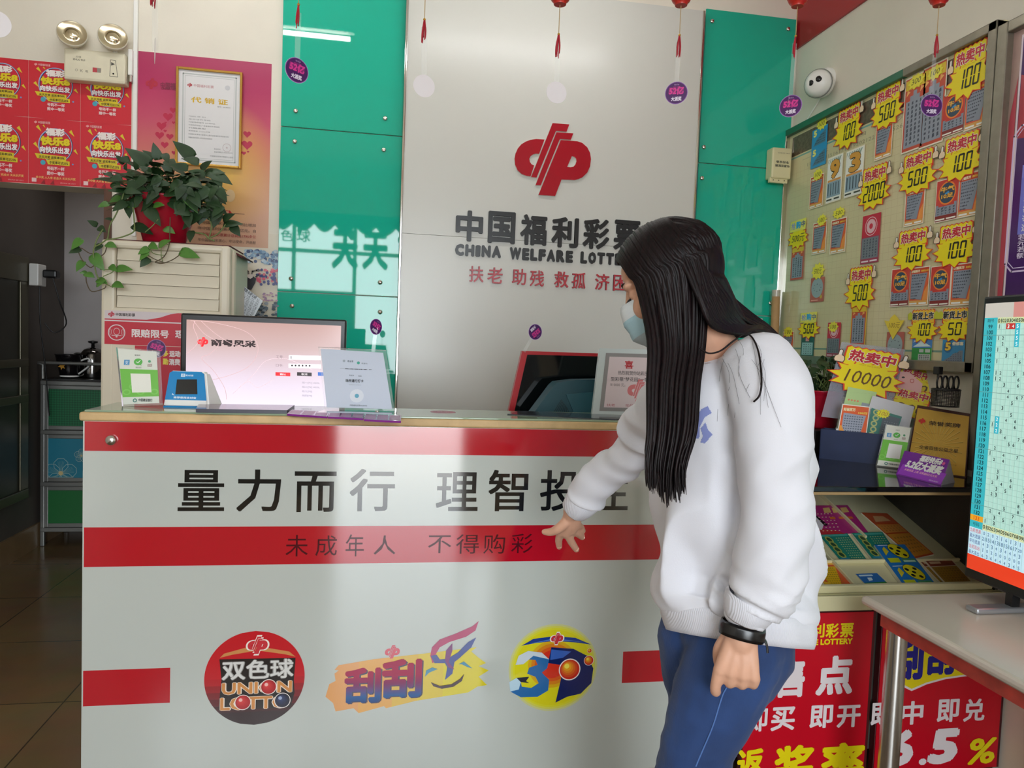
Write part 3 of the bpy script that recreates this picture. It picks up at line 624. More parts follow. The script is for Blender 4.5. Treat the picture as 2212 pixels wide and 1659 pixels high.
# ================================================================== potted pothos
m_leaf = mat('pothos_leaf', '24401f', .5, noise_amt=.35, nscale=18); m_leaf2 = mat('pothos_leaf_light', '4a7a2e', .38, noise_amt=.25, nscale=18); m_stem = mat('pothos_stem', '6a7a42', .5); m_stem2 = mat('pothos_stem_brown', '54452c', .6)
m_pot = mat('red_plastic_pot', 'a8142a', .25); m_soil = mat('potting_soil', '2a1d14', .95, noise_amt=.4, bump=.6)
def leaf(mb, base, d, up, L, mt, fold=.25, droop=.5, wid=.78):
    d = Vector(d).normalized(); s = d.cross(Vector(up)); s = s.normalized() if s.length > 1e-4 else Vector((1, 0, 0)); n = s.cross(d)
    prof = [(-.10, .16), (-.05, .34), (.08, .47), (.25, .5), (.45, .43), (.65, .30), (.83, .15), (1, .0)]
    vs = []; fs = []
    for i, (a, w) in enumerate(prof):
        z = -droop*a*a*.35*L
        c = Vector(base)+d*a*L+n*(z+ (.0))
        if i == 0: c = Vector(base)
        for k in (-1, -.5, 0, .5, 1):
            vs.append(c+s*k*w*wid*L+n*(abs(k)*w*fold*L-(abs(k)**2)*w*fold*.9*L) + d*(-.06*L if abs(k) < 1 and i == 0 else 0))
    m_ = len(prof)
    for i in range(m_-1):
        for k in range(4): fs.append([i*5+k, i*5+k+1, (i+1)*5+k+1, (i+1)*5+k])
    mb.add(vs, fs, mt, True)
def curve(pts, n=5):
    pts = [Vector(p) for p in pts]; out = []
    for i in range(len(pts)-1):
        p0, p1, p2, p3 = pts[max(i-1, 0)], pts[i], pts[i+1], pts[min(i+2, len(pts)-1)]
        for k in range(n):
            t_ = k/n; out.append(.5*((2*p1)+(p2-p0)*t_+(2*p0-5*p1+4*p2-p3)*t_*t_+(3*p1-p0-3*p2+p3)*t_**3))
    return out+[pts[-1]]
def pot(t, C, r0, r1, h, name='pot'):
    b = MB(); b.lathe([(0, 0), (r0*.92, 0), (r0, .01), (r1*.93, h*.86), (r1*.95, h*.88), (r1*1.06, h*.97), (r1*1.07, h), (r1*.99, h*.99), (r1*.9, h*.86), (0, h*.86)], C, m_pot, (0, 0, 1), 32); b.build(name, t)
    b = MB(); b.lathe([(r1*.88, h*.865), (r1*.4, h*.9), (0, h*.91)], C, m_soil, (0, 0, 1), 20); b.build('soil', t)
YP = YA+.17
PC = atY(356, 507, YP); PC.z = az+.008
t = thing('potted_plant', 'trailing green pothos in a red pot on the air conditioner', 'potted plant', PC)
PH = 98/pxm(PC); pot(t, PC, .085, .135, PH)
fo = MB(); st = MB(); rr = random.Random(11)
c8 = lambda x, y: (140+x/4.61, 300+y/4.61)
topc = PC+Vector((0, 0, PH*.9))
# hand-placed leaves: base px, tip px (crop coordinates), depth offset from the pot
LV = [((830, 250), (610, 80), -.02, 0), ((880, 190), (780, 110), .02, 0), ((930, 200), (880, 40), 0, 0), ((1270, 180), (1085, 15), -.04, 0), ((990, 150), (1030, 230), -.03, 0), ((1330, 230), (1180, 190), -.06, 0), ((590, 240), (510, 160), -.02, 0), ((640, 200), (540, 200), -.03, 0),
      ((720, 300), (690, 220), -.04, 0), ((860, 330), (740, 270), -.08, 0), ((1060, 330), (960, 260), -.07, 0), ((1220, 290), (1060, 250), -.08, 0), ((1390, 360), (1230, 310), -.08, 0), ((1360, 300), (1450, 210), -.02, 0), ((1450, 330), (1660, 430), -.03, 0), ((1400, 340), (1580, 320), -.02, 0), ((1500, 370), (1560, 470), -.04, 0), ((1440, 440), (1530, 420), -.02, 0),
      ((1270, 470), (1100, 400), -.11, 0), ((980, 530), (880, 450), -.12, 0), ((870, 580), (790, 500), -.12, 0), ((1460, 560), (1530, 620), -.05, 0), ((1440, 470), (1600, 630), -.03, 0), ((1220, 560), (1320, 720), -.14, 1), ((1180, 640), (1090, 730), -.13, 0), ((850, 600), (770, 700), -.14, 0), ((890, 660), (980, 650), -.15, 1), ((830, 700), (950, 850), -.16, 0), ((1340, 740), (1160, 880), -.12, 0),
      ((720, 640), (600, 670), -.12, 1), ((560, 580), (440, 620), -.12, 1), ((430, 640), (330, 670), -.13, 1), ((480, 440), (560, 510), -.04, 0), ((470, 350), (390, 350), -.03, 0), ((560, 380), (450, 400), -.05, 0), ((600, 300), (610, 240), -.03, 0), ((660, 330), (620, 420), -.06, 0), ((470, 800), (395, 790), -.13, 0), ((320, 860), (230, 810), -.13, 0), ((340, 880), (400, 920), -.12, 0),
      ((690, 860), (870, 930), -.12, 0), ((1000, 890), (1090, 930), -.17, 1), ((1490, 660), (1610, 740), -.05, 0), ((1580, 800), (1680, 740), -.08, 0), ((1590, 850), (1760, 830), -.08, 0), ((1670, 870), (1740, 960), -.08, 0), ((1350, 560), (1400, 600), -.08, 1), ((1390, 590), (1520, 590), -.09, 1), ((1260, 920), (1240, 1020), -.14, 0), ((1560, 700), (1440, 680), -.06, 0),
      ((160, 1000), (60, 1090), -.2, 1), ((150, 1090), (40, 1130), -.2, 0), ((180, 1220), (110, 1310), -.2, 1), ((220, 1330), (150, 1330), -.2, 1), ((210, 1340), (290, 1370), -.21, 1), ((280, 1160), (380, 1300), -.21, 1), ((360, 1050), (300, 1110), -.2, 0), ((420, 1045), (510, 1070), -.21, 1), ((520, 1290), (660, 1290), -.21, 1), ((455, 1265), (510, 1310), -.21, 1), ((330, 1400), (415, 1430), -.21, 1), ((320, 1450), (400, 1400), -.215, 1), ((490, 1440), (580, 1470), -.21, 1),
      ((830, 1090), (730, 1140), -.2, 1), ((820, 1130), (740, 1200), -.205, 1), ((850, 1050), (920, 1090), -.2, 1), ((940, 1060), (1040, 1000), -.2, 1), ((1160, 1120), (1330, 1170), -.2, 1), ((830, 1190), (750, 1270), -.205, 0)]
for (a, c, dy, lt) in LV:
    pa = atY(*c8(*a), YP+dy); pc = atY(*c8(*c), YP+dy-.02); d = pc-pa
    upv = Vector((rr.uniform(-.3, .3), -1, .55+rr.uniform(-.3, .3)))
    leaf(fo, pa, d, upv, d.length*1.05, m_leaf2 if lt else m_leaf, .3, .4, .62 if d.length > .06 else .72)
for k in range(150):
    a = rr.uniform(0, 2*math.pi); q_ = rr.random()**.6; z = rr.uniform(-.03, .18)*(1.1-.5*q_)
    pa = topc+Vector((math.cos(a)*q_*.19, math.sin(a)*q_*.12, z)); d = Vector((math.cos(a)*.8, math.sin(a)*.8-.3, rr.uniform(-.3, .6)))
    L_ = rr.uniform(.055, .10); leaf(fo, pa, d, (rr.uniform(-.4, .4), -.5, 1), L_, m_leaf, .3, .6, .62)
    st.tube(curve([topc+Vector((rr.uniform(-.06, .06), rr.uniform(-.05, .05), -.03)), topc.lerp(pa, .5)+Vector((0, 0, .03)), pa], 3), .0018, m_stem, 5)
for k in range(70):     # leaves hanging in front of the pot and to its right
    x_, y_ = rr.choice([(rr.uniform(560, 1250), rr.uniform(480, 640)), (rr.uniform(1180, 1560), rr.uniform(470, 760)), (rr.uniform(620, 1500), rr.uniform(330, 480))])
    pa = atY(*c8(x_, y_), YP-rr.uniform(.08, .17)); leaf(fo, pa, (rr.uniform(-.8, .8), rr.uniform(-.5, 0), rr.uniform(-1, .1)), (rr.uniform(-.4, .4), -1, .6), rr.uniform(.045, .075), m_leaf, .3, .5, .66)
def vine(pts, dy, mt=m_stem, r=.0028): st.tube(curve([atY(*c8(x, y), YP+dy-.0005*i) for i, (x, y) in enumerate(pts)], 4), r, mt, 6)
vine([(700, 480), (600, 520), (560, 640), (500, 770), (450, 860), (430, 980), (420, 1000)], -.15); vine([(420, 1000), (350, 1050), (290, 1090), (290, 1200), (310, 1330), (340, 1400)], -.21); vine([(420, 1005), (560, 980), (680, 930), (690, 880)], -.19)
vine([(290, 1100), (320, 1000), (380, 900)], -.2); vine([(340, 1150), (250, 1140), (170, 1090), (150, 1095)], -.2, m_stem2, .002); vine([(130, 1110), (170, 1200), (250, 1280), (300, 1250)], -.2, m_stem2, .002); vine([(350, 1300), (450, 1300), (500, 1280)], -.21, m_stem, .0018); vine([(380, 1370), (470, 1330), (480, 1310)], -.21, m_stem, .0018)
vine([(340, 1400), (420, 1450), (480, 1480)], -.21, m_stem, .0018); vine([(210, 1370), (220, 1440), (270, 1520), (390, 1490), (410, 1460)], -.21, m_stem2, .002); vine([(420, 1060), (400, 1130), (360, 1170)], -.21, m_stem2, .002)
vine([(1050, 780), (1045, 930), (1040, 1050), (990, 1170), (900, 1225)], -.19, m_stem2, .002); vine([(900, 1230), (970, 1240), (1080, 1200), (1160, 1140)], -.205, m_stem2, .002); vine([(960, 1080), (960, 1170), (975, 1220)], -.205, m_stem, .0018); vine([(850, 1080), (880, 1140), (990, 1160)], -.205, m_stem, .0018); vine([(830, 1160), (900, 1200), (975, 1225)], -.205, m_stem2, .0018); vine([(1000, 1040), (1040, 1060)], -.2, m_stem, .0018)
vine([(680, 680), (690, 800), (700, 920)], -.16); vine([(1280, 930), (1390, 950), (1430, 990), (1490, 1015)], -.12, m_stem, .0035); vine([(1430, 990), (1520, 950), (1580, 880), (1600, 850)], -.1); vine([(1440, 980), (1460, 860), (1420, 760)], -.1); vine([(930, 800), (880, 860), (800, 930)], -.17, m_stem, .002)
fo.build('foliage', t); st.build('stems', t)

# ================================================================== corridor
YS_ = 5.2
t = thing('shelf_cabinet', 'grey framed three-tier cabinet with green and blue doors in the corridor', 'cabinet', (-1.8, YS_+.2, 0))
sx0, sx1_ = XL+.02, -1.25; m_fr = mat('dull_aluminium', '8a8a86', .4, metal=.7)
zz = [.0, .125, .43, .775, 1.10]
b = MB()
for x in (sx0, sx1_-.025):
    for y in (YS_, YS_+.36): b.box((x, y, .0), (x+.025, y+.025, 1.10 if y > YS_ else 1.1), m_fr, .004)
for z in zz[1:]: b.box((sx0, YS_-.004, z-.03), (sx1_, YS_+.385, z), m_fr, .005)
b.box((sx0+.005, YS_+.37, .13), (sx1_-.005, YS_+.38, 1.09), m_grey); b.box((sx0, YS_+.02, .13), (sx0+.006, YS_+.36, 1.09), m_grey); b.build('frame', t)
b = MB()
for y in (YS_, YS_+.36): b.tube(curve([(sx0+.012, y+.012, 1.1), (sx0+.012, y+.012, 1.2), (sx0+.03, y+.012, 1.215), (sx1_-.03, y+.012, 1.215)], 4), .011, m_fr, 8)
b.box((sx0+.02, YS_+.366, 1.10), (sx1_-.02, YS_+.372, 1.20), m_dark); b.build('top_rail', t)
b = MB(); b.box((sx0+.01, YS_, 1.10), (sx1_-.01, YS_+.36, 1.112), mat('black_tray', '1d1b1a', .4), .002); b.build('top_board', t)
def mesh_mat(name, c):
    m = mat(name, c, .45); nt = m.node_tree; bb = nt.nodes['Principled BSDF']; tc = nt.nodes.new('ShaderNodeTexCoord'); ch = nt.nodes.new('ShaderNodeTexChecker'); mp = nt.nodes.new('ShaderNodeMapping'); mp.inputs['Rotation'].default_value = (0, .785, 0)
    ch.inputs['Scale'].default_value = 90; cc_ = lin(c); ch.inputs['Color1'].default_value = cc_; ch.inputs['Color2'].default_value = tuple(x*.55 for x in cc_[:3])+(1,)
    nt.links.new(tc.outputs['Object'], mp.inputs[0]); nt.links.new(mp.outputs[0], ch.inputs['Vector']); nt.links.new(ch.outputs['Color'], bb.inputs['Base Color']); return m
for (z0, z1, m_, nm_) in ((.125, .40, mat('green_door', '1f6a35', .4), 'plain green door'), (.43, .745, mat('blue_door', '2a7f96', .35), 'blue door printed with white flowers'), (.775, 1.07, mesh_mat('green_mesh', '1c6e44'), 'green mesh-patterned door')):
    p = Print(*back(YS_-.002), lift=0); p.slab([[(sx0+.05, z0+.03), (sx1_-.05, z0+.03), (sx1_-.05, z1-.005), (sx0+.05, z1-.005)]], .003, m_)
    if 'flowers' in nm_:
        for (fx, fy, fr) in ((132, 1022, .10), (177, 984, .045)):
            u, v = p.uv(fx, fy)
            for k in range(5):
                a = math.pi/2+k*2*math.pi/5; pl = [(u+fr*.55*math.cos(a)+fr*.42*math.cos(j*.4)*(1+.08*(j % 2)), v+fr*.55*math.sin(a)+fr*.42*math.sin(j*.4)*(1+.08*(j % 2))) for j in range(16)]
                pl = [(x_, max(y_, z0+.033)) for x_, y_ in pl]; p.line(pl, .003, 'a9c3c0', True)
                for j in range(-2, 3): p.line([(u+fr*.15*math.cos(a+j*.12), max(z0+.033, v+fr*.15*math.sin(a+j*.12))), (u+fr*.8*math.cos(a+j*.12), max(z0+.033, v+fr*.8*math.sin(a+j*.12)))], .0015, '7fa9a8')
            p.disc(u, v, fr*.14, 'd3c08a')
    d_ = p.build('door', t, nm_)
    b = MB()
    for a, c in (((sx0+.027, z0+.003), (sx0+.052, z1)), ((sx1_-.052, z0+.003), (sx1_-.027, z1)), ((sx0+.052, z0+.003), (sx1_-.052, z0+.03)), ((sx0+.052, z1-.025), (sx1_-.052, z1))): b.box((a[0], YS_-.008, a[1]), (c[0], YS_+.01, c[1]), m_fr, .003)
    b.build('door_frame', d_)
# mug and kettle
c7 = lambda x, y: (x/3.3175, 740+y/3.3175)
def onShelf(x, Y=YS_+.12): q_ = atY(*c7(x, 240), Y); q_.z = 1.1125; return q_
C = onShelf(498); t = thing('mug', 'black mug with gold picture beside the kettle on the corridor cabinet', 'mug', C)
m_gl = mat('black_ceramic', '141214', .15)
b = MB(); b.lathe([(0, 0), (.05, 0), (.056, .012), (.064, .06), (.085, .155), (.088, .16), (.082, .158), (.06, .06), (.05, .02), (0, .015)], C, m_gl); b.lathe([(.0565, .01), (.0575, .02), (.0565, .02)], C, m_white); b.build('cup', t)
b = MB(); b.tube(curve([C+Vector((.075, -.01, .12)), C+Vector((.125, -.02, .135)), C+Vector((.13, -.02, .09)), C+Vector((.06, -.01, .03))], 5), .006, m_white, 8); b.build('handle', t)
p = Print(C+Vector((-.02, -.07, .085)), Vector((1, 0, 0)), Vector((0, -.25, 1)), Vector((0, -1, -.25)), lift=0); p.star(0, 0, .025, .03, 6, .5, 'c8913a', .3); p.disc(0, .018, .008, 'dcb070'); p.build('picture', t)
C = onShelf(665, YS_+.2); t = thing('kettle', 'shiny steel kettle with black knob beside the mug', 'kettle', C)
b = MB(); b.lathe([(0, 0), (.085, 0), (.09, .01), (.075, .16), (.07, .175), (.055, .195), (.02, .21), (0, .212)], C, mat('dark_steel', '8d8a88', .12, metal=1)); b.build('kettle_body', t)
b = MB(); b.lathe([(0, .205), (.012, .21), (.01, .235), (.03, .242), (.03, .252), (0, .256)], C, m_black); b.build('lid_knob', t)
b = MB(); b.tube(curve([C+Vector((-.07, 0, .165)), C+Vector((-.115, 0, .16)), C+Vector((-.125, 0, .10)), C+Vector((-.09, 0, .04))], 5), .007, m_steel, 8); b.build('handle', t)
b = MB(); b.tube(curve([C+Vector((.07, 0, .10)), C+Vector((.12, 0, .16)), C+Vector((.15, 0, .22))], 4), [.02]*5+[.012]*4, m_steel, 10); b.build('spout', t)
# dark metal door leaf on the corridor's left wall
t = thing('metal_door', 'dark olive metal door leaf with pale horizontal bands on the corridor left wall', 'door', (XL+.03, 4.5, .37))
xm = XL+.001; ye = atX(62, 650, XL+.06).y; m_ol = mat('olive_metal', '3b3a30', .38, metal=.3, noise_amt=.15, nscale=5); m_ol2 = mat('olive_metal_frame', '57523f', .35, metal=.4)
b = MB(); b.box((xm, WB+.2, .38), (xm+.05, ye, 1.87), m_ol, .006); b.build('door_leaf', t)
for z0, z1 in ((.38, .44), (.98, 1.03), (1.2, 1.25), (1.72, 1.87)):
    b = MB(); b.box((xm+.05, WB+.2, z0), (xm+.062, ye, z1), m_ol2, .005); b.build('horizontal_band', t)
b = MB(); b.box((xm+.05, ye-.10, .44), (xm+.06, ye, 1.72), m_ol2, .005); b.build('edge_stile', t)
# socket with plugs and cable
t = thing('power_socket', 'white wall socket with black plug and hanging cables in the corridor', 'socket', atX(50, 590, XL))
s0 = atX(45, 590, XL); b = MB(); b.box((XL+.066, s0.y-.05, s0.z-.075), (XL+.12, s0.y+.06, s0.z+.06), m_white, .006); b.build('socket_plate', t)
b = MB(); b.box((XL+.12, s0.y+.0, s0.z-.02), (XL+.2, s0.y+.07, s0.z+.03), m_black, .01); b.build('plug', t)
b = MB(); b.tube(curve([(XL+.17, s0.y+.03, s0.z-.02), (XL+.2, s0.y+.05, s0.z-.16), (XL+.22, s0.y+.1, s0.z-.3), (XL+.15, s0.y+.1, s0.z-.36), (XL+.1, s0.y+.08, s0.z-.3)], 6), .004, m_black, 6)
b.tube(curve([(XL+.09, s0.y+.04, s0.z-.07), (XL+.085, s0.y+.06, s0.z-.3), (XL+.10, s0.y+.1, s0.z-.6), (XL+.10, s0.y+.15, s0.z-.9)], 6), .004, m_black, 6); b.build('cable', t)
# ================================================================== the counter
D = 2.25; CX0, CX1 = -.848, 1.14; ZL0, ZL1, ZG = 1.187, 1.212, 1.218
m_cgrey = mat('counter_grey', 'bcc1bb', .07, spec=.5, ior=1.8); m_cred = mat('counter_red', 'b40f22', .07, spec=.5, ior=1.8); m_ctext = mat('counter_text_black', '171716', .07, spec=.5, ior=1.8)
m_ctext2 = mat('counter_text_dark_red', '4a1018', .09); m_ply = mat('plywood', 'cfae7c', .55, noise_amt=.2, nscale=14, bump=.1); m_pedge = mat('panel_edge', 'c9c9c6', .2)
t = thing('counter', 'long red and grey lottery counter with plywood edge and black slogans', 'counter', (.15, 2.6, 0))
b = MB(); b.box((CX0+.015, D+.012, .0), (CX1-.005, 2.50, ZL0), mat('counter_carcass', 'b3a58c', .6)); b.build('carcass', t)
b = MB(); b.box((CX0-.012, D-.012, ZL0), (CX1+.01, 2.515, ZL1), m_ply, .006, 3); b.build('ledge', t)
b = MB(); b.box((CX0, D-.004, ZL1), (CX1, 2.505, ZG), mat('green_tint_glass', '93a58c', .03, spec=.5), .0015, 1); b.build('glass_top', t)
F = Print(*back(D)); F.h = 0; zb = .058
F.slab([[(CX0, zb), (CX1, zb), (CX1, ZL0), (CX0, ZL0)]], .012, m_cgrey, m_pedge)
def band(ya, yb):          # heights from the left-hand and right-hand photo pixels
    return F.uv(*ya)[1], F.uv(*yb)[1]
v = lambda x, y: F.uv(x, y)[1]
z1 = (v(200, 973)+v(1297, 985))/2; F.rect(CX0+.004, z1, CX1, ZL0-.001, m_cred)
z2 = (v(200, 1136)+v(1411, 1132))/2; z3 = (v(200, 1221)+v(1412, 1207))/2; F.rect(CX0+.004, z3, CX1, z2, m_cred)
z4 = (v(192, 1445)+v(1343, 1404))/2; z5 = (v(190, 1521)+v(1341, 1472))/2
F.rect(CX0+.004, z5, F.uv(370, 1475)[0], z4, m_cred); F.rect(F.uv(1342, 1438)[0], z5, CX1, z4, m_cred)
cf = lambda x, y: (180+x/1.728, 880+y/1.728)
F.up(); hF = F.h
for ch, x0, x1, ya, yb in (('量', 357, 530, 232, 384), ('力', 575, 740, 230, 386), ('而', 790, 945, 237, 388), ('行', 995, 1163, 228, 385), ('理', 1316, 1472, 240, 384), ('智', 1510, 1657, 232, 385), ('投', 1702, 1860, 233, 384), ('注', 1880, 2030, 238, 384)):
    F.tpx(ch, *cf(x0, (ya+yb)/2), *cf(x1, (ya+yb)/2-1), (yb-ya)/1.728, m_ctext, bold=.016, up=False)
for ch, x0, x1, ya, yb in (('未', 757, 840, 472, 552), ('成', 868, 948, 474, 550), ('年', 980, 1048, 470, 552), ('人', 1085, 1165, 474, 545), ('不', 1286, 1372, 474, 540), ('得', 1390, 1475, 470, 542), ('购', 1492, 1572, 470, 542), ('彩', 1595, 1675, 468, 540)):
    F.tpx(ch, *cf(x0, (ya+yb)/2), *cf(x1, (ya+yb)/2), (yb-ya)/1.728, m_ctext2, up=False)
F.h = hF     # the logos lie side by side, each starting from the panel face
cl = lambda x, y: (400+x/2.212, 1320+y/2.212)
def gm(name, stops, axis=2):
    return ramp_mat(name, axis, stops, .09)
P_ = lambda pts, c: F.poly([[F.uv(*cl(*q)) for q in pts]], c)
# logo one: red ball
u, w = F.uv(*cl(337, 311)); ru = (F.uv(*cl(576, 311))[0]-F.uv(*cl(99, 311))[0])/2; rv = (F.uv(*cl(337, 88))[1]-F.uv(*cl(337, 534))[1])/2
def vgrad_disc(u, w, ru, rv, cols, n=14):
    for k in range(n):
        a0 = -1+2*k/n; a1 = -1+2*(k+1)/n; pts = [(u+ru*math.sqrt(max(0, 1-a*a)), w+rv*a) for a in [a0+(a1-a0)*j/4 for j in range(5)]]
        pts += [(2*u-x, y) for x, y in pts[::-1]]
        F.poly([pts], cols((a0+a1)/2), k == 0)
def mixc(a, b, t_):
    t_ = max(0, min(1, t_)); return '%02x%02x%02x' % tuple(int(round(int(a[i:i+2], 16)*(1-t_)+int(b[i:i+2], 16)*t_)) for i in (0, 2, 4))
lg = lambda c: mat('logo_'+c, c, .07, spec=.5, ior=1.8)
vgrad_disc(u, w, ru, rv, lambda a: lg(mixc('2a1012', 'c21422', (a+.75)/.75)))
P_([(170, 215), (190, 195), (300, 165), (380, 165), (500, 185), (530, 210), (480, 198), (350, 180), (230, 200)], lg('c98a50'))
P_([(168, 222), (530, 215), (522, 320), (525, 380), (505, 450), (165, 465), (170, 390), (178, 320)], lg('1d1614'))
def outl(t_, x0, y0, x1, y1, c, oc, bd=.03, ob=.07, **k):
    F.tpx(t_, *cl(x0, (y0+y1)/2), *cl(x1, (y0+y1)/2), (y1-y0)/2.212*1.06, lg(oc), bold=ob, **k); F.tpx(t_, *cl(x0+2, (y0+y1)/2), *cl(x1-2, (y0+y1)/2), (y1-y0)/2.212, lg(c), bold=bd, **k)
eu, ev = F.uv(*cl(350, 155)); F.up(); emblem(F, eu, ev, .068, lg('f0e6dc')); emblem(F, eu, ev, .058, lg('c8323c'))
outl('双色球', 178, 224, 522, 315, 'd9d8d4', '8d8a86', .02, .05)
outl('UNION', 178, 328, 515, 384, 'cf8a48', 'efe0d0', .03, .07); outl('LOTTO', 170, 398, 500, 458, 'cf8a48', 'efe0d0', .03, .07)
def ball(x, y, r, c0, c1, c2):
    u_, w_ = F.uv(*cl(x, y)); R_ = r/2.212/pxm(F.at(u_, w_)); F.disc(u_, w_, R_*1.1, lg('efe6e0')); 
    for k in range(6): F.disc(u_-R_*.06*k, w_+R_*.07*k, R_*(1-.15*k), lg(mixc(c0, c1, k/4) if k < 5 else c2), None, 24)
ball(402, 352, 34, 'a8141c', 'd23a3a', 'f0b8b0'); ball(280, 425, 34, 'a8141c', 'd23a3a', 'f0b8b0'); ball(468, 415, 34, '11142c', '2c3a62', '9aa8c8')
F.h = hF
# logo two: brushed stroke with scratch lettering
st_ = [(715, 272), (735, 250), (900, 222), (1140, 195), (1390, 165), (1365, 185), (1400, 215), (1435, 240), (1400, 255), (1448, 275), (1400, 305), (1440, 345), (1395, 352), (1350, 380), (1100, 420), (960, 455), (950, 445), (830, 478), (805, 455), (720, 470), (708, 430), (672, 400), (690, 340), (720, 325), (715, 290), (735, 275)]
uvs = [F.uv(*cl(*q)) for q in st_]
cx_ = [F.uv(*cl(x, 330))[0] for x in (670, 830, 990, 1110, 1230, 1450)]
m_scr = ramp_mat('scratch_ink', 2, [(.30, '241a58'), (.345, '2f5f98'), (.385, '86305e'), (.41, 'a82a50')], .09, coord='Object')
F.up()
for k in range(5):      # orange to yellow across the stroke
    a0, a1 = cx_[k], cx_[k+1]
    def clip(poly, x, keep_right):
        out = []
        for i in range(len(poly)):
            p, q = poly[i-1], poly[i]; ip = (p[0] >= x) == keep_right; iq = (q[0] >= x) == keep_right
            if ip != iq: s_ = (x-p[0])/(q[0]-p[0]); out.append((x, p[1]+(q[1]-p[1])*s_))
            if iq: out.append(q)
        return out
    pl = clip(clip(uvs, a0-1e-6, True), a1+1e-6, False)
    if len(pl) > 2: F.poly([pl], lg(('dd9a55', 'dfa24a', 'd9b13c', 'd8bd2e', 'd9c81f')[k]), False)
emblem(F, *F.uv(*cl(990, 187)), .046, lg('d0475a'))
for ch, x0, x1, ya, yb in (('刮', 762, 935, 262, 430), ('刮', 940, 1130, 220, 405)):
    F.tpx(ch, *cl(x0+6, (ya+yb)/2+8), *cl(x1+6, (ya+yb)/2), (yb-ya)/2.212, lg('2a2246'), bold=.05); n0 = len(F.mb.f)
    F.tpx(ch, *cl(x0, (ya+yb)/2+4), *cl(x1, (ya+yb)/2-4), (yb-ya)/2.212, m_scr, bold=.045)
le = [(1170, 205), (1178, 165), (1215, 128), (1290, 100), (1370, 65), (1400, 40), (1385, 85), (1340, 115), (1260, 140), (1215, 165), (1195, 200), (1205, 225), (1180, 240)]
P_(le, lg('b02a60'))
P_([(1172, 205), (1200, 200), (1215, 222), (1250, 220), (1300, 190), (1350, 140), (1388, 118), (1365, 165), (1310, 215), (1285, 235), (1275, 290), (1240, 320), (1250, 260), (1240, 240), (1190, 240)], lg('3a4a90'))
P_([(1245, 180), (1275, 145), (1275, 180), (1258, 235), (1285, 270), (1255, 260), (1240, 225)], lg('7a3070'))
P_([(1145, 305), (1150, 275), (1180, 260), (1205, 268), (1165, 285)], lg('3a88a8')); P_([(1305, 245), (1330, 232), (1370, 265), (1345, 258), (1320, 245)], lg('3a88a8'))
P_([(1172, 330), (1215, 348), (1270, 340), (1310, 315), (1332, 290), (1320, 325), (1280, 352), (1225, 362), (1185, 350)], lg('3a1420'))
F.h = hF
# logo three: yellow halo with three and D
u, w = F.uv(*cl(1755, 262)); ru = (F.uv(*cl(1965, 262))[0]-F.uv(*cl(1545, 262))[0])/2; rv = (F.uv(*cl(1755, 55))[1]-F.uv(*cl(1755, 468))[1])/2
for k, c in enumerate(('c9ca8c', 'd3d058', 'd9d430', 'd8cf1c')): F.disc(u, w, ru*(1-.045*k), lg(c), rv*(1-.045*k), 40)
for k in range(6): F.disc(u-.004, w+.012, ru*.62*(1-.12*k), lg(mixc('d8cf1c', 'd2321e', k/4)), rv*.62*(1-.12*k), 30)
P_([(1603, 158), (1660, 125), (1760, 112), (1860, 120), (1935, 152), (1860, 142), (1760, 135), (1670, 145)], lg('1c3a8c')); P_([(1640, 148), (1760, 122), (1900, 140), (1760, 130)], lg('4a7ac8'))
P_([(1745, 165), (1850, 172), (1915, 205), (1945, 265), (1935, 335), (1885, 385), (1820, 400), (1765, 428), (1790, 320), (1800, 250), (1730, 240)], lg('12225c')); P_([(1745, 175), (1840, 185), (1800, 215), (1740, 225)], lg('3a62b8'))
P_([(1575, 248), (1590, 205), (1635, 182), (1700, 190), (1735, 222), (1725, 265), (1700, 285), (1735, 320), (1730, 370), (1680, 400), (1600, 402), (1550, 375), (1545, 330), (1580, 310), (1640, 305), (1625, 325), (1600, 330), (1605, 352), (1650, 358), (1685, 335), (1670, 305), (1630, 290), (1640, 262), (1680, 248), (1670, 225), (1630, 222), (1612, 245)], lg('2c6aa8'))
P_([(1575, 248), (1590, 205), (1635, 182), (1700, 190), (1735, 222), (1660, 205), (1612, 245)], lg('c9d4dc')); P_([(1550, 375), (1545, 330), (1580, 310), (1600, 330), (1590, 365)], lg('b9d6e6')); P_([(1580, 310), (1640, 305), (1625, 325), (1640, 335), (1600, 330)], lg('1a2036'))
ball(1832, 270, 48, 'c8281c', 'e8a020', 'f0dc50'); ball(1923, 227, 22, 'c8281c', 'e8b020', 'f0dc50'); ball(1926, 180, 10, 'c8281c', 'e8b020', 'f0dc50')
eu, ev = F.uv(*cl(1772, 122)); emblem(F, eu, ev, .048, lg('f0e6dc')); emblem(F, eu, ev, .040, lg('c8323c'))
F.build('front_panel', t)
c = F.at(*F.uv(245, 949), .0135); b = MB(); b.lathe([(0, .012), (.013, .011), (.0145, .008), (.0145, -.002)], c, m_steel, (0, -1, 0), 24); b.build('bolt', t)
b = MB(); b.box((CX0+.02, D+.02, 0), (CX1-.01, D+.05, zb), mat('plinth_dark', '3a2a22', .5)); b.build('plinth', t)

t = thing('desk', 'low work desk behind the counter under the monitors', 'desk', (.15, 2.8, 0)); m_dk = mat('desk_board', 'b9ad9a', .5)
b = MB(); b.box((CX0+.015, 2.52, .70), (CX1-.005, 3.05, .74), m_dk, .004); b.build('desk_top', t)
for x in (CX0+.015, CX1-.025): b = MB(); b.box((x, 2.53, 0), (x+.02, 3.03, .70), m_dk); b.build('side_panel', t)
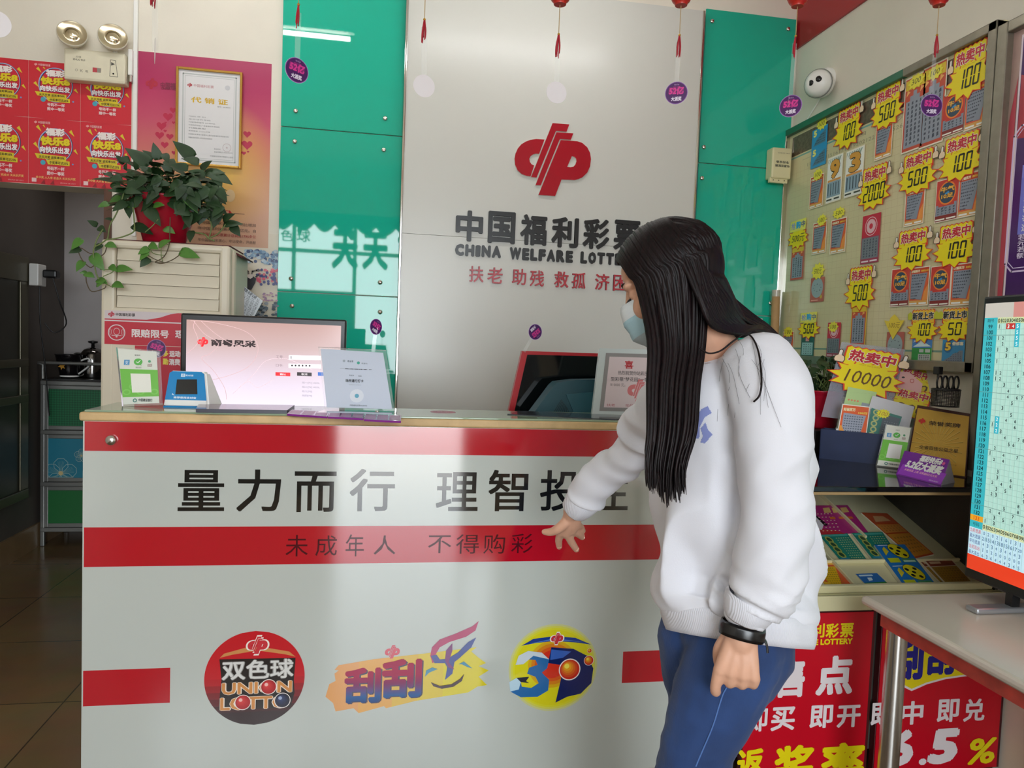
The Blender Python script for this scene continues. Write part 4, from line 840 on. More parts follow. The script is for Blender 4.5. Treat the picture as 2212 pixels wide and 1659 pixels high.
# ================================================================== things on the counter ledge
m_acry = glassy('clear_acrylic', alpha=.10); m_paper = mat('white_paper', 'd5d7da', .45)
def card_frame(BLp, z, yaw, tilt):
    O = atZ(*BLp, z); return Print(*lean(O, O+Vector((math.cos(yaw), math.sin(yaw), 0)), tilt), lift=0)
def quad_uv(p, c): return [p.uv(*q) for q in c]          # TL TR BR BL -> counterclockwise
def ccw(q): return [q[3], q[2], q[1], q[0]]
def bil(q, a, b_):                                        # a across, b_ up
    TL, TR, BR, BL = [Vector(x) for x in q]; return tuple((BL*(1-a)+BR*a)*(1-b_)+(TL*(1-a)+TR*a)*b_)
def sheet_text(p, q, s, a0, b0, a1, b1, c, **k):
    x0, y0 = bil(q, a0, b0); x1, y1 = bil(q, a1, b1); xm = bil(q, a1, b0); ang = math.atan2(xm[1]-y0, xm[0]-x0)
    p.text(s, (x0+x1)/2-abs(x1-x0)/2, (y0+y1)/2-abs(y1-y0)/2, (x0+x1)/2+abs(x1-x0)/2, (y0+y1)/2+abs(y1-y0)/2, c, ang=ang*0, **k)
def code_stand(BLp, z, yaw, tilt, corners, label, group=None, thick=.012, inset=.05):
    p = card_frame(BLp, z, yaw, tilt); q = quad_uv(p, corners)
    t = thing('payment_code_stand', label, 'stand', atZ(*BLp, z), group)
    e = Print(p.O, p.U, p.V, p.N, lift=-thick); e.slab([ccw(q)], thick-.002, m_acry); e.build('acrylic_block', t)
    g = Print(p.O, p.U, p.V, p.N, lift=0); qi = [bil(q, a, b_) for a, b_ in ((inset, 1-inset*.5), (1-inset, 1-inset*.5), (1-inset, inset*.6), (inset, inset*.6))]
    g.slab([ccw(qi)], .0008, 'd8dad0'); X = lambda a, b_: bil(qi, a, b_)
    g.poly([[X(0, .13), X(1, .13), X(1, .64), X(0, .64)]], '6db845')
    for k in range(5):
        cx, cy = X(.12+.19*k, .22+.1*(k % 2)); g.disc(cx, cy, .012, '7cc456', .009, 20, .6)
    g.poly([[X(.27, .21), X(.80, .21), X(.80, .56), X(.27, .56)]], 'e6e4da')
    cx, cy = X(.5, .78); g.disc(cx, cy, .0125, '58b04c', .0105); g.line([X(.45, .78), X(.49, .76), X(.56, .81)], .002, 'f0f4ee'); g.poly([[X(.52, .74), X(.58, .71), X(.57, .75)]], '58b04c')
    a, b_ = X(.2, .76), X(.2, .7); x, y = X(.2, .76); g.rect(x-.008, y-.008, x+.008, y+.008, '4a90c0'); g.text('支', x-.005, y-.006, x+.005, y+.006, 'e8eef2')
    x, y = X(.8, .8); g.disc(x, y, .004, '4f9a70'); x, y = X(.8, .73); g.rect(x-.006, y-.005, x+.006, y+.003, '8a6a60'); g.text('银联', x-.005, y-.004, x+.005, y+.002, 'e8e4e0')
    sheet_text(g, qi, '微信支付', .42, .66, .58, .69, '7a8a7c'); sheet_text(g, qi, '蜜宝彩', .42, .89, .58, .92, '5a5c58'); sheet_text(g, qi, '中国建设银行', .42, .045, .82, .085, '4a4e4c', bold=.03); x, y = X(.33, .065); g.disc(x, y, .006, '3f7a70', None, 20, .55)
    g.build('printed_sheet', t)
code_stand((264, 878), ZG, -.06, .18, [(250, 750), (343, 757), (349, 874), (263, 878)], 'green and white payment code stand at the left end of the counter', 'payment code stands')

# blue payment terminal
t = thing('payment_terminal', 'small white payment terminal with blue face and black screen', 'terminal', atZ(400, 878, ZG))
O = atZ(353, 879, ZG); p = Print(*lean(O, O+Vector((1, -.05, 0)), .22), lift=0)
q = quad_uv(p, [(365, 800), (443, 803), (451, 874), (351, 872)]); q[3] = (q[3][0], 0); q[2] = (q[2][0], 0)
bkv = Vector((.03, .075, 0)); fr = [p.at(*x) for x in q]; TL, TR, BR, BL = fr
b = MB(); bm = bmesh.new(); vs = [bm.verts.new(x) for x in (BL, BR, TR, TL, BL+bkv, BR+bkv+Vector((.0, 0, 0)), TR+Vector((.012, .022, -.003)), TL+Vector((.012, .022, -.003)))]
for fc in ((0, 1, 2, 3), (5, 4, 7, 6), (4, 0, 3, 7), (1, 5, 6, 2), (3, 2, 6, 7), (4, 5, 1, 0)): bm.faces.new([vs[i] for i in fc])
bmesh.ops.bevel(bm, geom=bm.edges[:], offset=.006, segments=3, affect='EDGES'); b.bm(bm, m_white, False); b.build('housing', t)
g = Print(p.O, p.U, p.V, p.N, lift=.0003); X = lambda a, b_: bil(q, a, b_)
g.poly([[X(.03, .2), X(.97, .2), X(.97, .93), X(.9, .985), X(.1, .985), X(.03, .93)]], mat('terminal_blue', '0f86c8', .15)); g.poly([[X(.25, .35), X(.77, .37), X(.77, .78), X(.25, .76)]], mat('dark_screen', '1a1c1e', .1))
x, y = X(.40, .88); g.rect(x-.006, y-.005, x+.006, y+.005, 'cfe6f4'); g.text('支', x-.004, y-.004, x+.004, y+.004, '0f86c8'); sheet_text(g, q, '支付宝', .46, .855, .68, .905, 'd8eaf6', bold=.03); sheet_text(g, q, '推荐使用支付宝', .22, .235, .74, .295, 'e4f0f8', bold=.03); g.poly([[X(.17, .34), X(.24, .32), X(.18, .38)]], 'cfe6f4')
g.build('face_plate', t)
b = MB(); b.box(tuple(BL+Vector((.004, -.002, 0))), tuple(Vector((BR.x-.004, BR.y+.05, ZG+.004))), mat('terminal_blue', '0f86c8', .15)); b.build('base_strip', t)

# leaflets and brochures on the ledge
def flat_stack(name, label, cat, pxs, z, d, c, side, n=1, prt=None):
    p = Print(*top(z), lift=0); q = [tuple(atZ(x, y, z).xy) for x, y in pxs]; p.slab([q], d, c, side)
    if prt: prt(p, q)
    return tag(p.build(name), label, cat)
m_bro = mat('dark_brochure_side', '2b2838', .4)
flat_stack('brochure_stack', 'stack of dark glossy brochures in front of the login monitor', 'brochures', [(423, 891), (620, 894), (636, 882), (429, 880)], ZG, .011, mat('brochure_top', '6d4a66', .12), m_bro)
def lf(p, q):
    Q = [q[3], q[2], q[1], q[0]]
    for k in range(3): p.poly([[bil(Q, .02+.33*k, .1), bil(Q, .31+.33*k, .1), bil(Q, .31+.33*k, .9), bil(Q, .02+.33*k, .9)]], 'a06a9a')
m_pur = mat('purple_leaflet', '7a1a80', .15); m_pk = mat('pink_leaflet_side', 'b0488c', .2)
def leaflet(pxs, z, label, part=None):
    o = flat_stack('purple_leaflet', label, 'leaflet', pxs, z, .006, m_pur, m_pur, 1, lf); return o
leaflet([(620, 898), (707, 904), (712, 893), (630, 889)], ZG+.0, 'purple folded leaflet, leftmost of three before the white info stand')
leaflet([(708, 904), (785, 908), (788, 897), (713, 893)], ZG+.0, 'purple folded leaflet, middle of three before the white info stand')
leaflet([(786, 910), (866, 914), (867, 901), (789, 897)], ZG+.0, 'purple folded leaflet with white ring mark, rightmost before the white info stand')

# white info stand
t = thing('info_stand', 'clear acrylic stand with a white sheet of small print and check marks', 'stand', atZ(770, 886, ZG))
p = card_frame((700, 890), ZG+.007, -.02, .30); q = quad_uv(p, [(687, 749), (834, 756), (853, 888), (702, 884)])
e = Print(p.O, p.U, p.V, p.N, lift=-.005); e.slab([ccw(q)], .004, m_acry); b = e.mb; fo_ = [e.at(*q[3], 0), e.at(*q[2], 0)]
b.add([fo_[0], fo_[1], fo_[1]+Vector((.02, -.06, -.004)), fo_[0]+Vector((-.02, -.06, -.004))], [[0, 1, 2, 3]], m_acry); e.build('acrylic_holder', t)
g = Print(p.O, p.U, p.V, p.N, lift=0); qi = [bil(q, a, b_) for a, b_ in ((.035, .97), (.95, .95), (.965, .03), (.03, .03))]; g.slab([ccw(qi)], .0006, 'c3cbda'); X = lambda a, b_: bil(qi, a, b_)
sheet_text(g, qi, '粤省事', .40, .79, .50, .83, '5a6470', bold=.02); sheet_text(g, qi, '粤康码', .62, .77, .72, .80, '5a6470'); x, y = X(.35, .81); g.disc(x, y, .004, '9aa4ae'); x, y = X(.575, .79); g.star(x, y, .005, .005, 8, .85, '3fa08c')
sheet_text(g, qi, '一张流调排查卡', .27, .665, .78, .69, '23272c', bold=.05); sheet_text(g, qi, '粤省事', .40, .55, .48, .575, '5a6470'); sheet_text(g, qi, '粤康码', .54, .545, .6, .57, '5a6470')
sheet_text(g, qi, '场所通行打卡', .33, .44, .62, .50, '23272c', bold=.03); sheet_text(g, qi, '使用微信 扫码登记', .38, .39, .57, .41, '9aa2ac'); x, y = X(.48, .21); g.disc(x, y, .021, 'd6dbe4'); g.disc(x, y, .0065, '5aa0b8'); sheet_text(g, qi, '中国福利彩票44180905', .35, .03, .62, .06, '4a525c')
g.build('printed_sheet', t)
# round sticker flat on the glass
p = Print(*top(ZG), lift=0); c0 = atZ(957, 890, ZG); r_ = .042; p.slab([[(c0.x+r_*math.cos(i*.2618), c0.y+r_*math.sin(i*.2618)) for i in range(24)]], .0006, 'b9788a'); p.disc(c0.x, c0.y, r_*.85, 'a05468'); p.text('提示', c0.x-.02, c0.y-.012, c0.x+.02, c0.y+.012, 'd8b4bc', bold=.02)
tag(p.build('round_sticker'), 'flat pink round sticker on the counter glass', 'sticker')

# login monitor
YM = 2.66
t = thing('monitor', 'wide black monitor showing a pinkish login page', 'monitor', Vector((atY(570, 800, YM).x, YM+.08, .74)))
p = Print(*back(YM)); q = quad_uv(p, [(392, 677), (747, 690), (745, 900), (386, 890)])
x0 = (q[0][0]+q[3][0])/2; x1 = (q[1][0]+q[2][0])/2; zt = (q[0][1]+q[1][1])/2; zbm = zt-(x1-x0)*.6
b = MB(); b.box((x0, YM, zbm), (x1, YM+.03, zt), m_black, .006); b.box((x0+.1, YM+.03, zbm+.08), (x1-.1, YM+.06, zt-.1), m_black, .02); b.build('casing', t)
b = MB(); xm = (x0+x1)/2; b.box((xm-.03, YM+.03, .75), (xm+.03, YM+.05, zbm+.15), m_black, .005); b.box((xm-.14, YM-.06, .74), (xm+.14, YM+.14, .752), m_black, .006); b.build('monitor_foot', t)
s = Print(*back(YM-.0005), lift=0); u0, vt_ = s.uv(403, 692)[0], s.uv(570, 697)[1]; u1 = s.uv(735, 780)[0]; vb_ = zbm+.022
scr = ramp_mat('login_screen', 2, [(0, 'e6dff0'), (.35, 'd9c9d6'), (.7, 'c4a9a8'), (1, 'b8938c')], .15, emit=.85)
s.mb.add([s.at(u0, vb_), s.at(u1, vb_), s.at(u1, vt_), s.at(u0, vt_)], [[0, 1, 2, 3]], scr); s.h += .0002
lit = lambda c: mat('screen_'+c, c, .2, emit=.75)
emblem(s, *s.uv(*c4(752, 248)), .036, lit('c8242c')); s.tpx('南粤风采', *c4(808, 253), *c4(1115, 262), 15, lit('2a2022'), bold=.05)
def arc(pts, c='b79a9c', w=.0016): s.line([s.uv(*c4(*a)) for a in curve([(x, y, 0) for x, y in pts], 6) for a in [(a[0], a[1])]], w, lit(c))
arc([(670, 105), (820, 115), (1050, 180), (1130, 290), (1060, 420), (850, 500), (640, 520)]); arc([(690, 105), (760, 190), (860, 260), (800, 330), (745, 360), (830, 450), (900, 560), (915, 640)]); arc([(640, 330), (720, 250), (690, 150), (700, 105)]); arc([(740, 105), (850, 200), (980, 270), (1090, 240)]); arc([(1000, 560), (1100, 470), (1180, 380), (1300, 360), (1420, 400), (1500, 440)], 'c4aeb4'); arc([(960, 600), (1060, 520), (1130, 560), (1240, 500)], 'c4aeb4')
s.tpx('工号:', *c4(1253, 350), *c4(1303, 352), 6, lit('6a5a60')); s.tpx('口令:', *c4(1252, 407), *c4(1300, 409), 6, lit('6a5a60'))
s.ppx([c4(*a) for a in ((1340, 339), (1560, 344), (1560, 373), (1340, 369))], lit('ede6ee')); s.ppx([c4(*a) for a in ((1338, 397), (1560, 402), (1560, 430), (1338, 425))], lit('ede6ee')); s.ppx([c4(*a) for a in ((1353, 344), (1358, 344), (1358, 364), (1353, 364))], lit('1a1416'))
for k in range(6): s.disc(*s.uv(*c4(1362+24*k, 409.5+k*.3)), .0032, lit('1a1416'))
for x0_, x1_, c, w_ in ((1249, 1350, 'c0282e', '确认'), (1396, 1496, '2a2426', '取消'), (1538, 1640, '2a5aa8', '')):
    s.ppx([c4(*a) for a in ((x0_, 455), (x1_, 458), (x1_, 483), (x0_, 479))], lit(c)); 
    if w_: s.tpx(w_, *c4(x0_+30, 468), *c4(x1_-30, 469), 4.5, lit('e8dce0'))
for k, w_ in enumerate(('线一[F1] ADSL', '线二[F2] ADSL', '线三[F3]', '线四[F4]')): s.tpx(w_, *c4(1430, 527+29*k), *c4(1552 if k < 2 else 1498, 530+29*k), 5, lit('75707c'))
s.build('screen', t)

# red-edged terminal, teal printer, prize certificate
YT = 2.74
t = thing('red_terminal', 'black screened terminal with a red side frame', 'terminal', Vector((atY(1200, 860, YT).x, YT+.05, .74)))
p = Print(*back(YT)); q = quad_uv(p, [(1128, 758), (1340, 765), (1340, 905), (1095, 905)])
sl = (q[3][0]-q[0][0])/(q[0][1]-q[3][1]); qb = [(q[0][0]+sl*(q[0][1]-.80), .80), (q[1][0], .80)]
p.h = -.03; p.slab([[qb[0], qb[1], q[1], q[0]]], .03, mat('terminal_red', 'b5121f', .3)); p.build('red_frame', t)
g = Print(*back(YT-.0006), lift=0); qq = quad_uv(g, [(1139, 766), (1336, 771), (1336, 905), (1107, 905)]); q3 = (qq[3][0]+sl*(qq[3][1]-.83), .83); g.slab([[q3, (qq[2][0], .83), qq[1], qq[0]]], .0008, mat('black_glass', '0c0f10', .06)); g.build('screen', t)
b = MB(); xm = p.uv(1210, 850)[0]; b.box((xm-.1, YT-.05, .74), (xm+.1, YT+.12, .76), m_black, .005); b.box((xm-.04, YT+.03, .75), (xm+.04, YT+.06, .95), m_black, .005); b.build('terminal_foot', t)
t = thing('teal_printer', 'dark teal ticket printer in front of the red-edged terminal', 'printer', Vector((atY(1240, 860, 2.6).x, 2.6, .74)))
m_teal = mat('teal_plastic', '1f4a55', .45); p = Print(*back(2.56)); p.h = -.09
ol = [p.uv(*a) for a in ((1152, 893), (1196, 834), (1205, 826), (1245, 821), (1330, 820), (1340, 893))]; ol = [(ol[0][0]-.04, .741)]+ol[:]+[(ol[-1][0], .741)]
p.slab([ol], .09, m_teal); p.build('printer_case', t)
g = Print(*back(2.5595), lift=0); g.slab([[g.uv(*a) for a in ((1210, 893), (1238, 889), (1222, 851), (1330, 843), (1330, 893))]], .006, mat('teal_plastic_light', '2a5a66', .4))
g.h += .0005
for k in range(8): g.lpx([(1200+4*k, 885-4*k+14), (1214+3.2*k, 868-2.5*k+14)] if False else [(1196+4.5*k, 889), (1212+1.6*k, 863+k*2.4)], .0016, '0d1d22')
g.build('vent_panel', t)
t = thing('prize_certificate_stand', 'clear acrylic frame holding a pinkish certificate beside the long hair', 'certificate', atZ(1345, 893, ZG))
p = card_frame((1279, 896), ZG, -.03, .2); q = quad_uv(p, [(1296, 752), (1436, 756), (1424, 893), (1279, 889)]); q[3] = (q[3][0], 0.0); q[2] = (q[2][0], 0.0)
e = Print(p.O, p.U, p.V, p.N, lift=-.02); e.slab([ccw(q)], .019, mat('acrylic_back', 'c9d3d2', .15)); e.build('acrylic_frame', t)
g = Print(p.O, p.U, p.V, p.N, lift=0); X = lambda a, b_: bil(q, a, b_)
g.poly([[X(.1, .06), X(.95, .06), X(.95, .93), X(.1, .93)]], '8b8786'); g.poly([[X(.16, .115), X(.89, .115), X(.89, .875), X(.16, .875)]], 'd8c6c8')
x, y = X(.66, .38); emblem(g, x, y, .085, 'cf6f72'); sheet_text(g, q, '喜', .41, .70, .53, .82, 'b82a34', bold=.03); sheet_text(g, q, '热烈祝贺你站彩民喜中', .32, .605, .88, .665, '4a4446', bold=.01); sheet_text(g, q, '型彩票“梦花园”一等奖', .22, .51, .85, .57, '4a4446', bold=.01); sheet_text(g, q, '¥10000 元。', .22, .43, .44, .475, '6a6062'); sheet_text(g, q, '扶老', .2, .13, .32, .17, 'b05058'); sheet_text(g, q, '助残', .48, .13, .6, .17, 'b05058')
g.build('certificate_sheet', t)
flat_stack('plastic_sheets', 'dark translucent plastic sheets fanned out below the red-edged terminal', 'plastic sheets', [(1096, 896), (1330, 908), (1390, 900), (1120, 889)], ZG, .003, mat('grey_film', '3a3d46', .12), mat('grey_film', '3a3d46', .12))
b = MB(); rr = random.Random(5); c0 = atZ(1385, 899, ZG)
for k in range(9):
    a = .15+.12*k; pts = [c0+Vector((-.03+.005*k+.06*s_*math.cos(a*.6), -.02+.005*k, .002+.004*k+.05*s_*math.sin(a*.5))) for s_ in (0, .3, .6, .9)]
    w_ = Vector((.02, .05, 0)); b.add([x for p_ in pts for x in (p_, p_+w_)], [[2*i, 2*i+2, 2*i+3, 2*i+1] for i in range(3)], mat('banknote', 'a8946c', .7, noise_amt=.3, nscale=60), True)
b.build('banknotes'); tag(bpy.data.objects['banknotes'], 'crumpled bundle of banknotes by the prize certificate', 'banknotes')
def sticker_on_strip(px_, py_, Y, r, ang, strip, label, yaw=0, name='sticker_wobbler'):
    c = atY(px_, py_, Y); t = thing(name, label, 'sticker', c)
    U_ = Vector((math.cos(yaw), math.sin(yaw), 0)); p = Print(c, U_, Vector((0, 0, 1)), U_.cross(Vector((0, 0, 1))), lift=0)
    p.slab([[(r*math.cos(i*math.pi/16), r*math.sin(i*math.pi/16)) for i in range(32)]], .0007, 'ece6ee'); sticker_print(p, 0, 0, r, ang); p.build('sticker_disc', t)
    a = atY(*strip, Y); d = (a-c); s_ = d.normalized().cross(Vector((0, 1, 0)))*.006
    b = MB(); b.add([c+s_+Vector((0, .002, 0)), c-s_+Vector((0, .002, 0)), a-s_+Vector((0, .002, 0)), a+s_+Vector((0, .002, 0))], [[0, 1, 2, 3]], glassy('clear_film', alpha=.18)); b.build('clear_strip', t)
sticker_on_strip(812, 706, 2.335, .025, -.5, (806, 762), 'small tilted purple sticker beside the top right monitor corner', .75)
sticker_on_strip(1156, 717, 2.73, .03, math.pi+.7, (1132, 760), 'upturned purple sticker on a clear strip above the red-edged terminal', .35)
INK_GAIN = 1.3
# ================================================================== ticket board on the right wall
XBD = 2.15
R = Print(*right(XBD)); k5 = lambda x, y: (1660+x/3.4565, y/3.4565); k6 = lambda x, y: (1660+x/3.4565, 380+y/3.4565)
def rbox(kf, xl, xr, yt, yb):
    xc = (xl+xr)/2; yc = (yt+yb)/2
    return R.uv(*kf(xl, yc))[0], R.uv(*kf(xc, yb))[1], R.uv(*kf(xr, yc))[0], R.uv(*kf(xc, yt))[1]
m_board = mat('chart_paper', 'd9cfa4', .06, noise_amt=.06, nscale=3)
bu0, bv1 = R.uv(1717, 276); bu1, _ = R.uv(2166, 41); _, bv0 = R.uv(2095, 806)
bu0 = -WB+.012
t = thing('ticket_board', 'large glazed price board in an aluminium frame on the right wall', 'notice board', (XBD, -(bu0+bu1)/2, bv0))
p = Print(*right(XBD+.004), lift=-.02); p.slab([[(bu0, bv0), (bu1, bv0), (bu1, bv1), (bu0, bv1)]], .02, m_board); p.h = .0002
for k in range(1, 34):
    u = bu0+.06+(bu1-bu0-.15)*k/34; p.rect(u-.0006, bv0+.09, u+.0006, bv1-.22, 'a99a74', False)
for k in range(1, 30):
    z = bv0+.09+(bv1-bv0-.31)*k/30; p.rect(bu0+.05, z-.0006, bu1-.08, z+.0006, 'a99a74', False)
p.up(); p.rect(bu0+.04, bv1-.155, bu1-.06, bv1-.05, mat('board_header', '6f5d4c', .1, noise_amt=.3, nscale=60)); p.rect(bu0+.04, bv1-.17, bu1-.5, bv1-.162, '6a9a90'); p.rect(bu0+.05, bv0+.075, bu1-.07, bv0+.083, '6a8a7a')
p.text('一  二  三  四  五  六', bu0+.15, bv1-.205, bu1-.45, bv1-.185, '8a8468'); p.text('11121314151617181920212223242526', bu0+.2, bv1-.24, bu1-.5, bv1-.222, '8a8468')
p.build('chart_sheet', t)
fw = .035; m_fal = mat('board_frame_aluminium', '8f887a', .35, metal=.6, noise_amt=.12, nscale=30); m_fgr = mat('board_frame_green', '2f6e52', .4)
def fr_bar(parent, name, u0, v0, u1, v1, m_, mb=None, d=.022):
    b = MB(); b.box((XBD-d, -u1, v0), (XR-.001, -u0, v1), m_, .004); return b.build(name, parent)
ug = R.uv(1960, 150)[0]
fr_bar(t, 'top_rail', ug, bv1-fw, bu1, bv1, m_fal); fr_bar(t, 'painted_top_rail', bu0, bv1-fw, ug, bv1, m_fgr); fr_bar(t, 'bottom_rail', bu0, bv0, bu1, bv0+fw*1.2, m_fal); fr_bar(t, 'right_stile', bu1-fw*1.15, bv0, bu1, bv1, m_fal); fr_bar(t, 'left_stile', bu0, bv0, bu0+.012, bv1, m_chrome)
R.h = .0

gold = '8a3a1c'
def burst(p, cx, cy, rx, ry, n, sd, slab=.001):
    p.star(cx, cy, rx, ry, n, .72, 'c8341c', .2, .12, slab, seed=sd); p.star(cx, cy, rx*.93, ry*.93, n, .72, 'f0ca0a', .2, .12, seed=sd)
def hot_tag(box, num, label, kind='hot', hand=False, name='price_tag'):
    u0, v0, u1, v1 = box; w, h = u1-u0, v1-v0; p = Print(R.O, R.U, R.V, R.N, lift=.0025)
    X = lambda a: u0+a*w; Y = lambda b_: v0+b_*h; hd = .64
    top_ = [(X(.12+.76*i/14), Y(1.0 if i % 2 else .965)) for i in range(15)]
    if kind in ('hot', 'new'):
        p.slab([[(X(.1), Y(hd-.1)), (X(.9), Y(hd-.1))]+[(x+.0, y) for x, y in top_[::-1]]], .0008, 'c8341c')
        p.poly([[(X(.13), Y(hd-.1)), (X(.87), Y(hd-.1))]+[(X(.5)+(x-X(.5))*.95, y-.02*h) for x, y in top_[::-1]]], 'f0ca0a' if kind == 'hot' else 'e3b028')
    h0 = p.h; burst(p, X(.5), Y(.33), w*.56, h*.40, 11 if kind != 'new' else 12, len(label)); p.disc(X(.5), Y(.36), w*.40, 'f0ca0a', h*.29)
    if kind == 'hot':
        p.text('热卖中', X(.17), Y(.655), X(.85), Y(.93), 'f2ead8', bold=.07, shear=.05); p.text('热卖中', X(.18), Y(.665), X(.84), Y(.92), 'b31f2a', bold=.04, shear=.05); p.text('HOT SELLING', X(.35), Y(.6), X(.65), Y(.625), 'b98a14')
        for s, a in ((-1, .06), (1, .95)):
            if s < 0: b0, b1 = .60, .86
            else: b0, b1 = .70, .97
            c = lambda x, y: (X(a+x*.085), Y(b0+y*(b1-b0)))
            p.poly([[c(-.75, -.05), c(.75, -.05), c(1.0, .2), c(.85, .5), c(.35, .58), c(.42, .95), c(.1, 1.08), c(-.35, .98), c(-.42, .6), c(-.9, .45), c(-1, .15)]], '4a3426'); p.poly([[c(-.65, .0), c(.65, .0), c(.85, .2), c(.7, .46), c(.22, .55), c(.28, .92), c(0, 1.02), c(-.25, .92), c(-.3, .56), c(-.75, .4), c(-.85, .15)]], 'e2c3a4')
            p.poly([[c(-.24, .58), c(.22, .58), c(.24, .95), c(-.22, .95)]], 'd9d6d0')
    elif kind == 'new':
        p.text('新货上市', X(.13), Y(.66), X(.87), Y(.92), 'efe6d0', bold=.09); p.text('新货上市', X(.14), Y(.67), X(.86), Y(.91), '201814', bold=.045)
        for a in (.06, .94): p.poly([[(X(a-.07), Y(.68)), (X(a+.07), Y(.68)), (X(a+.08), Y(.86)), (X(a), Y(.93)), (X(a-.08), Y(.86))]], 'b7b82a')
    elif kind == 'rush':
        p.slab([[(X(.08), Y(.6)), (X(.85), Y(.6)), (X(.88), Y(1)), (X(.1), Y(.98))]], .0006, 'd8cf5a')
        p.text('抢', X(.13), Y(.68), X(.36), Y(.93), '8a90b8', bold=.03); p.text('购', X(.38), Y(.68), X(.62), Y(.95), '3a9ac8', bold=.05); p.text('中', X(.65), Y(.7), X(.84), Y(.93), '5a6088', bold=.03)
    if hand: p.text(num, X(.2), Y(.2), X(.84), Y(.48), '4a4a20' if kind == 'rush' else '5a3c14', bold=.0, shear=.2)
    else:
        k = {2: .2, 3: .25, 4: .33, 5: .36}[len(num)]; p.seg7(num, X(.5-k), Y(.17), X(.5+k), Y(.56), '1c1a10', .24)
    o = p.build(name); return tag(o, label, 'price tag', 'price tags on the board')
def burst_tag(kf, x, y, w, h, num, label, spear=False):
    cu, cv = R.uv(*kf(x, y)); u0 = R.uv(*kf(x-w/2, y))[0]; u1 = R.uv(*kf(x+w/2, y))[0]; vv = R.uv(*kf(x, y-h/2))[1]-R.uv(*kf(x, y+h/2))[1]
    p = Print(R.O, R.U, R.V, R.N, lift=.0028); rx = (u1-u0)/2; ry = vv/2
    if spear: p.slab([[(cu-rx, cv+ry*.55), (cu-rx*.5, cv+ry*.45), (cu-rx*.35, cv+ry*.75), (cu+.0, cv+ry), (cu+rx*.35, cv+ry*.7), (cu+rx*.5, cv+ry*.5), (cu+rx, cv+ry*.5), (cu, cv-ry)][::-1]], .0008, 'd6bd38'); p.text(num, cu-rx*.5, cv-ry*.1, cu+rx*.6, cv+ry*.35, '8a6a20', shear=.2)
    else:
        p.star(cu, cv, rx*1.12, ry*1.12, 10, .75, 'd9cf3e', .1, .15, .0006, seed=len(label)); p.text(num, cu-rx*.62, cv-ry*.38, cu+rx*.62, cv+ry*.42, '4a4418', shear=.18)
    return tag(p.build('price_sticker'), label, 'price sticker', 'handwritten price stickers')
def symbols(p, X, Y, rows, c='3c414e', s=.018, w=None, sd=1):
    rr = random.Random(sd); p.up()
    for (y, x0, x1, n) in rows:
        for i in range(n):
            x = x0+(x1-x0)*(i+.5)/n; a = s*(.7+.6*rr.random()); b_ = s*(.5+.5*rr.random())*.75
            p.poly([[(X(x-a), Y(y-b_)), (X(x+a), Y(y-b_*.6)), (X(x+a*.7), Y(y+b_)), (X(x-a*.8), Y(y+b_*.7))]], c, False)
GREY = '7c8290'
